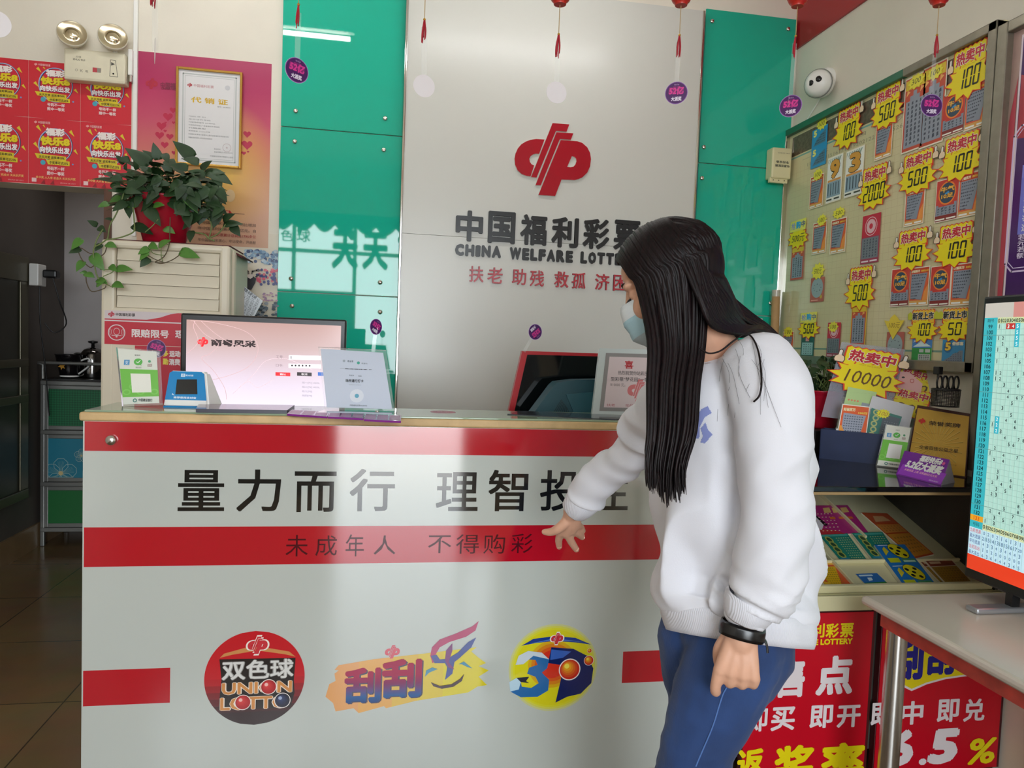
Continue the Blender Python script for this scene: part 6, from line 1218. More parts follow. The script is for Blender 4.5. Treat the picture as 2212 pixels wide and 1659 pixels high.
def f_teal(p, X):
    pol(p, X, [(.04, .9), (.96, .9), (.96, .97), (.04, .97)], '4aa090'); 
    for k in range(4): x, y = X(.22, .78-.19*k); p.disc(x, y, .014, '9aa04a', .022); p.disc(x, y, .009, '2c4a32', .014)
    rows(p, X, .46, .95, .06, .86, 6, 10, 'a9b27a', .03); pol(p, X, [(.06, .03), (.4, .03), (.4, .1), (.06, .1)], '2f7f9a')
tray_item([(260, 645), (605, 630), (845, 955), (525, 960)], 3, '1f7a68', 'teal ticket stack in the middle tray, left one of two', f_teal)
tray_item([(655, 640), (1020, 625), (1240, 950), (905, 955)], 8, '1f7a68', 'thick teal ticket stack in the middle tray, right one of two', f_teal)
def f_or(p, X):
    pol(p, X, [(.04, .03), (.96, .03), (.96, .5), (.04, .5)], 'c8842e'); pol(p, X, [(.04, .53), (.96, .53), (.96, .72), (.04, .72)], 'c88038'); pol(p, X, [(.04, .75), (.96, .75), (.96, .98), (.04, .98)], 'b5502e'); pol(p, X, [(.15, .78), (.8, .8), (.7, .92), (.3, .92)], 'c89868'); rows(p, X, .12, .9, .08, .45, 6, 5, '9a6420', .035); rows(p, X, .12, .9, .55, .7, 6, 3, 'a86a2a', .03)
tray_item([(770, 390), (1080, 400), (1640, 888), (1400, 942)], 6, 'b8481e', 'long orange ticket strip along the right side of the back tray', f_or)
def f_ball(p, X):
    for b0 in (.02, .52):
        x, y = X(.62, b0+.31); p.disc(x, y, .034, '161a1c', .046); p.disc(x, y, .032, 'd2c41e', .044)
        for dx, dy in ((0, 0), (.016, .02), (-.018, .016), (.01, -.026), (-.016, -.018)): p.disc(x+dx, y+dy, .008, '161a1c', .009, 6)
        pol(p, X, [(.12, b0+.2), (.3, b0+.3), (.25, b0+.42), (.15, b0+.36)], 'c8b82c'); pol(p, X, [(.1, b0+.03), (.45, b0+.03), (.45, b0+.14), (.1, b0+.14)], 'b9c020'); pol(p, X, [(.52, b0+.03), (.95, b0+.03), (.95, b0+.12), (.52, b0+.12)], '4a8a5a'); pol(p, X, [(.55, b0+.04), (.92, b0+.04), (.92, b0+.08), (.55, b0+.08)], 'b9d8c4'); pol(p, X, [(.08, b0+.44), (.4, b0+.445), (.4, b0+.46), (.08, b0+.455)], 'd8dce4')
tray_item([(915, 800), (1280, 795), (1672, 1305), (1285, 1312)], 16, '1f6cae', 'blue double ticket with yellow footballs propped across the trays', f_ball)
def f_field(p, X): pol(p, X, [(0, 0), (1, 0), (1, .5), (0, .45)], '2f7a34'); pol(p, X, [(.3, .55), (.5, .6), (.55, .75), (.35, .75)], 'c9d6e2'); p.poly([[X(.08, .84), X(.7, .84), X(.7, .93), X(.08, .93)]], 'b9cfe4'); pol(p, X, [(.0, .0), (.12, 0), (.05, .35), (0, .4)], 'a8b82a')
tray_item([(705, 1115), (960, 1105), (1175, 1310), (895, 1315)], 2, '2a64a4', 'small blue and green field ticket in the front middle tray', f_field)
def f_or2(p, X): pol(p, X, [(.05, .04), (.95, .04), (.95, .96), (.05, .96)], 'c4512a'); pol(p, X, [(.1, .78), (.85, .78), (.6, .12), (.25, .12)], 'cfa318'); rows(p, X, .2, .75, .2, .76, 7, 8, '8f7a1c', .03); pol(p, X, [(.5, .84), (.9, .84), (.9, .92), (.5, .92)], 'd8a23a'); pol(p, X, [(.06, .06), (.3, .06), (.25, .25), (.06, .3)], 'd9a62a')
tray_item([(150, 962), (445, 955), (730, 1316), (355, 1320)], 4, 'd6cdb8', 'orange and yellow ticket in the front left tray beside the white sweatshirt', f_or2)
def f_dk(p, X): x, y = X(.75, .35); p.disc(x, y, .03, '3a86b4', .03); rows(p, X, .2, .9, .05, .15, 4, 1, 'c9d4de', .03)
tray_item([(-20, 650), (165, 650), (370, 940), (100, 945)], 3, '14202e', 'dark blue ticket half hidden behind the white sweatshirt', f_dk)
def f_br(p, X): pol(p, X, [(.05, .04), (.95, .04), (.95, .74), (.05, .74)], '9a7420'); pol(p, X, [(.05, .76), (.95, .76), (.95, .96), (.05, .96)], '7a3420'); rows(p, X, .1, .9, .08, .7, 8, 8, '7c5a14', .035); p.poly([[X(.12, .84), X(.5, .84), X(.5, .92), X(.12, .92)]], 'c8a888')
tray_item([(1440, 945), (1740, 915), (2090, 1300), (1790, 1306)], 2, 'cdbfa6', 'brown ticket under the fanned stack in the right front tray', f_br)
tray_item([(1510, 962), (1840, 940), (2170, 1300), (1822, 1304)], 3, 'cdbfa6', 'brown and gold ticket on top of the fanned stack in the right front tray', f_br, lift=.006)
b = MB(); q0 = T.uv(*c9(150, 250)); pk = mat('pink_card', 'b04a68', .3)
b.obox(T.at(q0[0]-.12, q0[1]+.06, .001), T.U, Vector((0, .25, .97)), Vector((0, -.97, .25)), .20, .17, .002, pk); tag(b.build('pink_card'), 'pink card leaning at the back of the display tray', 'card')

# ------------------------------------------------------------------ on the black top
m7 = lambda x, y: (1660+x/3.949, 700+y/3.949)
def top_card(BLp, BRp, tilt, z=ZT): return Print(*lean(atZ(*m7(*BLp), z), atZ(*m7(*BRp), z), tilt), lift=0)
# blue box
p = top_card((430, 1145), (905, 1195), .02); q = [p.uv(*m7(*a)) for a in ((445, 895), (975, 940), (908, 1195), (430, 1145))]; q[3] = (q[3][0], 0); q[2] = (q[2][0], 0)
t = thing('blue_box', 'open dark blue box of tickets on the black cabinet top', 'box', p.at(*q[3])); m_bb = mat('blue_card_box', '1d2c52', .4, noise_amt=.15, nscale=10)
p.h = -.004; p.slab([ccw(q)], .004, m_bb); bq = [p.at(*a, -.10) for a in q]; fq = [p.at(*a, 0) for a in q]
def panel(b, a, c, d, e, th, m_):
    n = (c-a).cross(e-a).normalized()*th; b.add([a, c, d, e, a+n, c+n, d+n, e+n], [[0, 1, 2, 3], [7, 6, 5, 4], [0, 4, 5, 1], [1, 5, 6, 2], [2, 6, 7, 3], [3, 7, 4, 0]], m_)
panel(p.mb, fq[3], bq[3], bq[0], fq[0], .003, m_bb); panel(p.mb, fq[2], bq[2], bq[1], fq[1], .003, m_bb); panel(p.mb, bq[3], bq[2], bq[1], bq[0], .003, m_bb); panel(p.mb, fq[3]+Vector((0, 0, .001)), fq[2]+Vector((0, 0, .001)), bq[2]+Vector((0, 0, .001)), bq[3]+Vector((0, 0, .001)), .003, m_bb); p.build('box_body', t)
BX = p
def in_box(dist, corn, th=.0008, tilt=.12):
    """card standing in the box, dist behind its front"""
    O = BX.O - BX.N*dist; V_ = (BX.V*math.cos(tilt)-BX.N*math.sin(tilt)).normalized(); N_ = BX.U.cross(V_); pr = Print(O, BX.U, V_, N_ if N_.dot(EYE-O) > 0 else -N_, lift=0); return pr, [pr.uv(*m7(*a)) for a in corn]
def box_ticket(dist, corn, base, label, face, cat='lottery ticket', tilt=.12, nm='lottery_ticket'):
    pr, q = in_box(dist, corn, tilt=tilt); pr.slab([ccw(q)], .0008, base); face(pr, lambda a, b_: bil(q, a, b_), q); return tag(pr.build(nm), label, cat)
def f1(p, X, q):
    pol(p, X, [(.03, .0), (.97, .0), (.97, .97), (.03, .97)], 'd0551e'); sheet_text(p, q, '好运百万', .08, .78, .5, .9, 'e8d2a4', bold=.06); sheet_text(p, q, '100万', .62, .72, .94, .8, 'ecc040', bold=.06); pol(p, X, [(.1, .72), (.9, .68), (.78, .05), (.12, .05)], '8f95a4'); rows(p, X, .14, .82, .1, .66, 8, 7, '4c5262', .035); pol(p, X, [(.04, .0), (.3, .0), (.1, .3), (.04, .3)], 'e09030')
box_ticket(.012, [(632, 680), (867, 706), (835, 960), (585, 940)], 'e2ddd2', 'orange scratch ticket standing at the front of the blue box', f1)
def f2(p, X, q):
    pol(p, X, [(.42, .02), (.97, .02), (.97, .9), (.42, .9)], '4a5660'); rows(p, X, .48, .95, .08, .7, 6, 7, '8a949c', .02)
    for k in range(5): x, y = X(.18+.02*(k % 2), .9-.2*k); p.disc(x, y, .012, 'a8b070', .012, 18, .55)
box_ticket(.022, [(880, 715), (1140, 790), (1075, 985), (830, 965)], '2a7268', 'teal ticket with a 100 burst standing in the blue box', f2)
pr, _q = in_box(.0205, []); pr.h = .0005; x, y = pr.uv(*m7(980, 765)); pr.star(x, y, .027, .02, 14, .74, 'e6d51c', .2, .1, .0008); pr.text('100', x-.016, y-.008, x+.016, y+.008, 'a8761c', shear=.3, ang=-.15); tag(pr.build('price_sticker'), 'yellow 100 burst on the teal ticket in the blue box', 'price sticker')
box_ticket(.05, [(888, 610), (1245, 705), (1190, 930), (800, 900)], 'c3c3ca', 'plain white sheet standing behind the tickets in the blue box', lambda p, X, q: None, 'paper', .16, 'white_sheet')
def f3(p, X, q): sheet_text(p, q, '中国福利彩票 返奖', .1, .88, .9, .95, '5a7a4a'); rows(p, X, .08, .5, .1, .8, 4, 4, 'c87a5a', .045); pol(p, X, [(.6, .05), (.95, .05), (.95, .7), (.6, .7)], '8a929a'); pol(p, X, [(.05, .45), (.95, .45), (.95, .49), (.05, .49)], '7fae5a')
box_ticket(.065, [(680, 535), (925, 582), (830, 930), (590, 900)], 'a9c486', 'pale green ticket standing at the back of the blue box', f3, tilt=.16)
pr, q = in_box(.085, [(625, 153), (1168, 218), (1020, 860), (450, 790)], tilt=.2); pr.slab([ccw(q)], .002, glassy('milky_plastic', (.75, .75, .82), .2, .35)); tag(pr.build('plastic_sheet'), 'translucent plastic sheet behind the 10000 price burst', 'plastic sheet')
def big_tag(dist, cx, cy, w, h, num, label, tilt=.2, ang=-.16):
    pr, _ = in_box(dist, [], tilt=tilt); u, v_ = pr.uv(*m7(cx, cy)); k = 3.949*pxm(pr.at(u, v_)); w, h = w/k, h/k; U2 = (pr.U*math.cos(ang)+pr.V*math.sin(ang)); V2 = (pr.V*math.cos(ang)-pr.U*math.sin(ang))
    global R; keep = R; R = Print(pr.at(u, v_), U2, V2, pr.N, lift=0); hot_tag((-w/2, -h/2, w/2, h/2), num, label, 'hot', True); R = keep
big_tag(.075, 850, 405, 560, 400, '10000', 'big yellow hot-sale burst handwritten 10000 in the blue box')
big_tag(.105, 1240, 500, 330, 260, '200', 'red-edged hot-sale card behind the 10000 burst, upper one', .2, -.2); big_tag(.095, 1210, 680, 350, 260, '300', 'hot-sale card behind the 10000 burst, lower one', .2, -.18)
pr, q = in_box(.09, [(1105, 405), (1200, 410), (1315, 510), (1300, 590), (1100, 540)], tilt=.2); pr.slab([q[::-1]], .0008, 'd9a8a6'); x, y = pr.uv(*m7(1225, 485)); pr.disc(x, y, .008, 'b8504a', .009, 16, .7); x, y = pr.uv(*m7(1150, 455)); pr.disc(x, y, .006, '2a2224', .004); tag(pr.build('pink_card'), 'pink card tucked between the hot-sale cards', 'card')
b = MB()
for k in range(4): a = atZ(*m7(590+9*k, 960), ZT+.02); O_ = BX.O-BX.N*.03; b.cyl(O_+BX.U*(.055+.004*k)+Vector((0, 0, .006)), O_+BX.U*(.075+.005*k)-BX.N*.05+Vector((0, 0, .21)), .0016, mat('red_stick', '9a3a2a', .6), 6)
tag(b.build('incense_sticks'), 'thin red sticks standing in the blue box', 'sticks')
O_ = BX.O+BX.U*.055-BX.N*.02; O_ = O_+Vector((0, 0, .004)); b = MB(); b.cyl(O_, O_+Vector((0, 0, .115)), .015, mat('painted_tin', 'd0a878', .4, noise_amt=.6, nscale=60), 16); b.cyl(O_+Vector((.008, 0, .115)), O_+Vector((.008, 0, .125)), .006, m_white, 10); tag(b.build('painted_tin'), 'small painted tin standing at the left end of the blue box', 'tin')
# code stand, tent card, plaque
def m7q(*a): return [m7(*x) for x in a]
pq = [m7(*a) for a in ((1000, 848), (1228, 880), (1160, 1243), (912, 1213))]
a0, a1 = atZ(*pq[3], ZT), atZ(*pq[2], ZT); yw = math.atan2((a1-a0).y, (a1-a0).x)
code_stand(pq[3], ZT, yw, .16, pq, 'green and white payment code stand on the black cabinet top', 'payment code stands', .014)
t = thing('tent_card', 'purple folded tent card with white lettering on the black cabinet top', 'tent card', atZ(*m7(1280, 1320), ZT))
a, c = atZ(*m7(1088, 1282), ZT), atZ(*m7(1472, 1377), ZT); e_ = atZ(*m7(1590, 1352), ZT); bk_ = (e_-c); d_ = a+bk_; hz = .085
r0 = (a+d_)/2+Vector((0, 0, hz)); r1 = (c+e_)/2+Vector((0, 0, hz))
b = MB(); m_pt = mat('purple_card', '7a22a0', .2); b.add([d_, e_, r1, r0], [[3, 2, 1, 0]], m_paper); b.add([a, c, r1, r0], [[0, 1, 2, 3]], m_pt); b.add([c, e_, r1], [[0, 1, 2]], m_paper); b.add([a, r0, d_], [[0, 1, 2]], m_paper); b.build('folded_card', t)
g = Print(*((lambda U_: (a, U_, (r0-a)-U_*((r0-a).dot(U_)), U_.cross((r0-a))))((c-a).normalized())), lift=.0003); 
if g.N.dot(EYE-a) < 0: g.N = -g.N
W_, H_ = (c-a).length, (r0-a).length
g.rect(.004, .004, W_-.004, H_*.45, '8a2ab4'); g.text('福彩快乐8', W_*.3, H_*.68, W_*.78, H_*.94, 'ece0f2', bold=.06, shear=.1); g.text('5.2亿大派奖', W_*.08, H_*.34, W_*.88, H_*.68, 'ece0f2', bold=.07, shear=.15); g.text('多期派送 上限 派奖超8亿元大奖', W_*.12, H_*.22, W_*.84, H_*.31, 'e09ac0', bold=.03); g.disc(W_*.82, H_*.78, .006, 'd04a90'); g.text('理性购彩', W_*.72, H_*.06, W_*.92, H_*.11, 'd8c0e4'); g.build('printed_face', t)
p = top_card((1195, 1245), (1680, 1312), .2); q = [p.uv(*m7(*a)) for a in ((1270, 690), (1722, 765), (1682, 1308), (1165, 1245))]; q[3] = (q[3][0], 0.0); q[2] = (q[2][0], 0.0)
t = thing('award_plaque', 'gold award plaque with embossed rays on a dark wood board', 'plaque', p.at(*q[3])); p.h = -.018; p.slab([ccw(q)], .017, mat('plaque_wood', '4a1a14', .35)); p.build('wood_board', t)
g = Print(p.O, p.U, p.V, p.N, lift=0); qi = [bil(q, a_, b_) for a_, b_ in ((.02, .955), (.985, .955), (.985, .02), (.03, .02))]; m_go = mat('gold_foil', 'd2a842', .3, metal=.2, noise_amt=.06, nscale=8); m_go2 = mat('gold_foil_ray', 'e8c868', .25, metal=.25)
g.slab([ccw(qi)], .001, m_go); X = lambda a_, b_: bil(qi, a_, b_); cx, cy = X(.47, .45)
hs = g.h
for k in range(30):
    a_ = 2*math.pi*k/30; r0_, r1_ = .012, .075+.012*(k % 2); g.mb.tube([g.at(cx+r0_*math.cos(a_), cy+r0_*math.sin(a_), hs), g.at(cx+r1_*math.cos(a_), cy+r1_*1.15*math.sin(a_), hs)], [.0006, .0022], m_go2, 6)
g.h = hs+.0028; x, y = X(.13, .80); emblem(g, x, y, .024, 'c8202a'); sheet_text(g, qi, '荣誉奖牌', .27, .75, .86, .855, '3a2a10', bold=.02); sheet_text(g, qi, '中国福利彩票清远发行站', .1, .61, .64, .64, '6a5220'); sheet_text(g, qi, '在二〇二一年度销售工作中成绩优异', .25, .52, .94, .55, '6a5220'); sheet_text(g, qi, '全省百佳公益之星', .16, .345, .86, .43, '3a2a10', bold=.01); sheet_text(g, qi, '二〇二一年十二月', .55, .14, .85, .17, '6a5220'); g.build('gold_sheet', t)
# plant on its stand
YQ = 3.0; PC = atY(1768, 923, YQ); t0 = thing('plant_stand', 'dark low stand under the right potted plant', 'stand', (PC.x, YQ, ZT)); b = MB(); b.box((PC.x-.08, YQ-.1, ZT), (PC.x+.08, YQ+.1, PC.z-.002), mat('dark_stand', '1a1210', .5), .006); b.build('stand_block', t0)
t = thing('potted_plant', 'dark green potted plant in a red pot below the price board', 'potted plant', PC); hp = .17; pot(t, PC, .075, .10, hp); fo = MB(); st = MB(); rr = random.Random(4)
for k in range(75):
    a_ = rr.uniform(0, 2*math.pi); q_ = rr.random()**.5; z = rr.uniform(-.02, .15)*(1.1-.4*q_); pa = PC+Vector((math.cos(a_)*q_*.085, math.sin(a_)*q_*.11-.02, hp+z)); dd = Vector((math.cos(a_)*.7, math.sin(a_)*.9-.3, rr.uniform(-.5, .4)))
    if pa.x > 2.04: pa.x = 2.04; dd.x = -abs(dd.x)
    leaf(fo, pa, dd, (rr.uniform(-.4, .4), -.6, 1), rr.uniform(.05, .08), m_leaf, .3, .6, .62); st.tube([PC+Vector((rr.uniform(-.05, .05), rr.uniform(-.05, .05), hp*.86)), pa], .002, m_stem, 5)
fo.build('foliage', t); st.build('stems', t)
# wire basket with scissors
YK = 2.42; p = Print(*back(YK)); q = quad_uv(p, [m7(1545, 560), m7(1735, 565), m7(1735, 735), m7(1540, 725)]); cxk = (q[0][0]+q[1][0])/2; rk = abs(q[1][0]-q[0][0])/2; zk0, zk1 = q[2][1]+.012, q[0][1]
cxk = min(cxk, XBD-.03-rk)
t = thing('wire_basket', 'black wire mesh pen basket under the price board', 'basket', (cxk, YK, zk0)); b = MB()
for k in range(20):
    a_ = 2*math.pi*k/20; b.cyl((cxk+rk*.95*math.cos(a_), YK+rk*.95*math.sin(a_), zk0), (cxk+rk*math.cos(a_), YK+rk*math.sin(a_), zk1), .0011, m_black, 5)
for k in range(13):
    z = zk0+(zk1-zk0)*k/12; b.tube([(cxk+rk*.975*math.cos(j*.314), YK+rk*.975*math.sin(j*.314), z) for j in range(21)], .0011 if k < 12 else .004, m_black, 5, False)
b.lathe([(0, 0), (rk*.94, 0), (rk*.94, .002), (0, .002)], (cxk, YK, zk0), m_black); b.build('mesh_cup', t)
b = MB(); b.box((cxk-.02, YK+.02, zk1+.055), (cxk+.0, YK+.05, zk1+.085), m_black, .003); b.cyl((cxk-.01, YK+.035, zk0+.02), (cxk-.01, YK+.035, zk1+.07), .003, m_black, 6); b.build('hanger', t)
def scissors(x0, label, s):
    t = thing('scissors', label, 'scissors', (x0, YK, zk0+.01), 'scissors in the wire basket'); b = MB(); b.tube([(x0, YK, zk0+.004), (x0+.004*s, YK, zk1+.005)], [.002, .004], m_steel, 6); b.build('blades', t)
    for d_ in (-1, 1):
        c_ = Vector((x0+d_*.015, YK+.004*d_, zk1+.026)); b = MB(); b.tube([c_+Vector((.011*math.cos(j*.45), 0, .025*math.sin(j*.45))) for j in range(15)], .0035, m_black, 6, False); b.build('handle_loop', t)
scissors(cxk-.018, 'black handled scissors, left pair in the wire basket', 1); scissors(cxk+.03, 'black handled scissors, right pair in the wire basket', -1)

INK_GAIN = 1.0
# ================================================================== white table and chart screen
ZTB = .75; tx0 = atZ(1862, 1287, ZTB).x; ty1 = atZ(2100, 1279, ZTB).y
m_marb = mat('marble_top', 'c4b9ac', .25, noise_amt=.10, nscale=2.2)
t = thing('table', 'pale marble topped table with a steel leg at the right edge', 'table', (tx0+.4, 1.2, 0)); b = MB(); b.box((tx0, .25, ZTB-.028), (XR-.02, ty1, ZTB), m_marb, .013, 3); b.build('table_top', t)
b = MB(); b.box((tx0+.035, .3, ZTB-.075), (tx0+.055, ty1-.05, ZTB-.028), mat('red_apron', 'b83a2c', .3, noise_amt=.3, nscale=20)); b.box((tx0+.055, ty1-.07, ZTB-.075), (XR-.05, ty1-.05, ZTB-.028), m_redbox); b.build('apron', t)
lg_ = atZ(1935, 1330, ZTB-.03); lx = atY(1929, 1500, ty1-.05).x
for x, y in ((lx, ty1-.05), (XR-.08, ty1-.06), (lx+.02, .33), (XR-.08, .33)):
    b = MB(); b.cyl((x, y, 0), (x, y, ZTB-.028), .0285, m_steel, 24); b.build('leg', t)
XT = 1.745; ZT0, ZT1, YT0 = .80, 1.645, 1.915; YT1 = .45
t = thing('chart_screen', 'large black framed screen showing a number chart on the marble table', 'screen', (XT+.03, 1.2, ZTB)); b = MB(); b.box((XT, YT1, ZT0), (XT+.045, YT0, ZT1), m_black, .006); b.build('casing', t)
for yy in (YT0-.16, YT1+.2):
    b = MB(); b.box((XT-.115, yy-.022, ZTB), (XT+.18, yy+.022, ZTB+.016), mat('silver_foot', 'b4b6ba', .3, metal=.7), .006); b.box((XT+.005, yy-.012, ZTB+.01), (XT+.03, yy+.012, ZT0+.02), m_black); b.build('screen_foot', t)
s = Print(*right(XT-.0005), lift=0); d2 = lambda x, y: (2000+x/4.608, 600+y/4.608); d3 = lambda x, y: (2060+x/3.687, 900+y/3.687); a7 = lambda x, y: (1660+x/3.949, 700+y/3.949)
E_ = .47
L2 = lambda c: mat('chart_'+c, c, .15, emit=E_)
su0 = s.uv(*d2(598, 260))[0]; sv1 = s.uv(*d2(600, 258))[1]; sv0 = s.uv(*d3(105, 1215))[1]; su1 = -YT1-.02; sv0 = ZT0+.03
s.mb.add([s.at(su0, sv0), s.at(su1, sv0), s.at(su1, sv1), s.at(su0, sv1)], [[0, 1, 2, 3]], L2('a8ccc2')); s.h += .0003
va_ = s.uv(*d2(648, 487))[1]; vb_ = s.uv(*d3(183, 808))[1]; dv = (va_-vb_)/34; uc = s.uv(*d2(640, 600))[0]
c1u = s.uv(*d2(736, 487))[0]; c5u = s.uv(*d2(918, 487))[0]; du = (c5u-c1u)/4; u_lab = c1u-du*.55
s.rect(su0, va_+dv*1.55, su1, sv1, L2('b9b4ac')); s.rect(su0+.1, va_+dv*1.55, su1, sv1, L2('c2827c')); s.rect(u_lab, va_+dv*.5, su1, va_+dv*1.55, L2('c2c99c'))
s.rect(su0, vb_-dv*1.75, u_lab, va_+dv*1.55, L2('38a9b4')); s.rect(su0, vb_-dv*.5, u_lab, vb_+dv*.5, L2('d89a2c')); s.rect(u_lab, vb_-dv*1.75, su1, vb_-dv*.5-.002, L2('c6cfa6'))
vo = s.uv(*d3(115, 1085))[1]; s.rect(su0, vo, su1, vb_-dv*1.75, L2('b5d4e2')); s.rect(su0, sv0, su1, vo, L2('d63a1e'))
s.up()
for k in range(36): z = va_+dv*.5-dv*k; s.rect(u_lab if k % 10 != 2 else su0, z-.0006, su1, z+.0006, L2('8fb3ab' if k % 10 != 2 else '5a7a76'), False)
for k in range(24): u = u_lab+du*(k+.05); s.rect(u-.0006, vo, u+.0006, va_+dv*1.5, L2('8fb3ab'), False)
num = lambda w_, u, z, c, ww=.8: s.text(w_, u-du*ww*.5*len(w_)/2, z-dv*.36, u+du*ww*.5*len(w_)/2, z+dv*.36, L2(c), bold=.02, keep=True, up=False)
ul = (su0+u_lab)/2
s.text('期号', ul-du*.75, va_+dv*.75, ul+du*.75, va_+dv*1.35, L2('1f4a56')); 
for k in range(35): w_ = str(99+k); num(w_, ul, va_-dv*k, '16343c' if k < 34 else 'c0541c', .95)
for k in range(20):
    for z in (va_+dv, vb_-dv*1.1): num('%02d' % (k+1), c1u+du*k, z, '23301c', .9)
s.text('号码', ul-du*.75, vb_-dv*1.4, ul+du*.75, vb_-dv*.8, L2('1f4a56'))
hl = {(0, 3): 'b5322e', (0, 4): 'b5322e', (0, 5): '3aa9bc', (1, 5): '3aa9bc', (2, 5): '3aa9bc', (3, 5): '3aa9bc', (16, 2): '3aa9bc', (17, 2): '3aa9bc', (18, 2): '3aa9bc'}
s.up()
for (r_, n), c_ in hl.items(): u = c1u+du*(n-1); z = va_-dv*r_; s.rect(u-du*.5, z-dv*.5, u+du*.5, z+dv*.5, L2(c_), False)
s.up()
GR = [[1, 3, 4, 5], [5], [1, 2, 5], [2, 5], [1, 3], [3, 5], [1, 6], [], [1, 2, 5, 7], [1, 2, 6], [3, 6], [4], [4, 6, 7], [5], [3], [5], [2, 4, 6], [1, 2, 6], [2, 3], [4, 7, 8], [5, 6], [2], [1, 4, 7], [2, 4], [], [3], [3, 6], [2, 4, 6], [3, 5], [2, 3], [8], [5, 8], [2, 4, 7], [3, 5, 7], [1, 3, 9]]
rr = random.Random(9)
for r_, row in enumerate(GR):
    for n in row+[n for n in range(9, 21) if rr.random() < .25]:
        u = c1u+du*(n-1); z = va_-dv*r_
        if (r_, n) in hl: num(str(n), u, z, 'dcecec')
        else: num(str(n), u, z, '26383a')
for k, w_ in enumerate(('当前遗漏', '最大遗漏', '平均遗漏', '当前连出', '最大连出')):
    z = (vb_-dv*1.75)+(vo-(vb_-dv*1.75))*(k+.5)/5; s.text(w_, su0+.004, z-dv*.36, u_lab-.004, z+dv*.36, L2('b5383c' if k in (0, 3) else '2a4a7a'))
    for n, w2 in enumerate((('0', '2', '0', '2', '1', '6', '1', '3', '1'), ('21', '15', '14', '13', '18', '15', '16', '17', '20'), '433434443', '102000000', '636444345')[k]): num(w2, c1u+du*n, z, '5a7a90', .8)
s.build('screen_image', t)

# ================================================================== hanging ornaments
m_string = mat('string', 'b89a68', .7); m_tas = mat('tassel_red', 'b51c30', .7); m_lan = mat('lantern_red', 'c4281c', .35); m_film = glassy('clear_film', alpha=.18)
YO = 2.15
def ornament(x, y_tt, y_tb, dx, dy, rp, yaw, lab, lantern=None, back_=False, tilt=0):
    c = atY(dx, dy, YO); a = atY(x, y_tt, YO); e = atY(x-3, y_tb, YO); t = thing('hanging_ornament', lab, 'ornament', Vector((a.x, YO, ZC)), 'ornaments hanging in a row from the ceiling')
    lz = (atY(x, lantern, YO).z if lantern is not None else a.z+.20)
    b = MB(); b.tube([(a.x, YO, ZC), (a.x, YO, lz+.10)], .0012, m_string, 5); b.tube([(a.x, YO, lz+.01), (a.x, YO, a.z)], .0012, m_string, 5); b.ball(a, .004, mat('gold_bead', 'c89a3a', .3, metal=.8), 8); b.build('string', t)
    b = MB(); lc = Vector((a.x, YO, lz+.048)); b.lathe([(.018, -.048), (.02, -.040), (.026, -.036), (.037, -.012), (.039, .0), (.037, .014), (.026, .036), (.02, .04), (.018, .048), (0, .048)], lc, m_lan, (0, 0, 1), 20); b.lathe([(0, -.048), (.018, -.048)], lc, m_lan); L_ = b.build('lantern', t)
    p = Print(lc+Vector((0, -.040, 0)), (1, 0, 0), (0, 0, 1), (0, -1, 0), lift=0); p.text('福', -.018, -.02, .018, .02, 'e6b81c', bold=.05); p.build('lantern_lettering', L_)
    b = MB(); rr = random.Random(int(x))
    for k in range(9): o_ = Vector((rr.uniform(-.004, .004), rr.uniform(-.004, .004), 0)); b.tube(curve([a+o_*.3, a.lerp(e, .5)+o_*1.6, e+o_*1.4+Vector((0, 0, rr.uniform(0, .02)))], 3), .0014, m_tas, 5)
    b.build('tassel', t)
    U_ = Vector((math.cos(yaw), math.sin(yaw), 0)); N_ = Vector((math.sin(yaw), -math.cos(yaw), 0)); r = rp
    b = MB(); wv = Vector((.0075, 0, 0)); s0_ = a+Vector((0, .004, -.02)); b.add([s0_-wv, s0_+wv, c+wv+Vector((0, .003, 0)), c-wv+Vector((0, .003, 0))], [[0, 1, 2, 3]], m_film); b.build('clear_strip', t)
    p = Print(c, U_, Vector((0, 0, 1)), N_, lift=0); p.slab([[(r*math.cos(i*math.pi/18), r*math.sin(i*math.pi/18)) for i in range(36)]], .0008, 'e6e0e2')
    if not back_: sticker_print(p, 0, 0, r, tilt)
    p.build('round_tag', t)
ornament(645, 10, 63, 641, 152, .0345, .55, 'hanging ornament with purple tag before the left green panes', None, False, -.1)
ornament(917, 42, 95, 916, 186, .0315, .2, 'hanging ornament with blank white tag before the sign panel, left one', None, True)
ornament(1207, 74, 125, 1202, 200, .0315, .1, 'hanging ornament with blank white tag above the red emblem, right one', 10, True)
ornament(1468, 76, 125, 1461, 201, .034, -.45, 'hanging ornament with purple tag before the right part of the sign panel', 12)
ornament(1719, 78, 125, 1708, 229, .034, -.7, 'hanging ornament with purple tag in the right corner by the camera', 14)
ornament(2024, 76, 125, 2012, 228, .036, -.15, 'hanging ornament with purple tag in front of the price board', 12)
ornament(333, -35, 18, 335, 110, .033, -1.25, 'hanging ornament turned edge-on with white tag above the heart poster', None, True)
ornament(-10, -80, -30, -8, 52, .034, .2, 'hanging ornament with white tag cut off by the left photo edge', None, True)
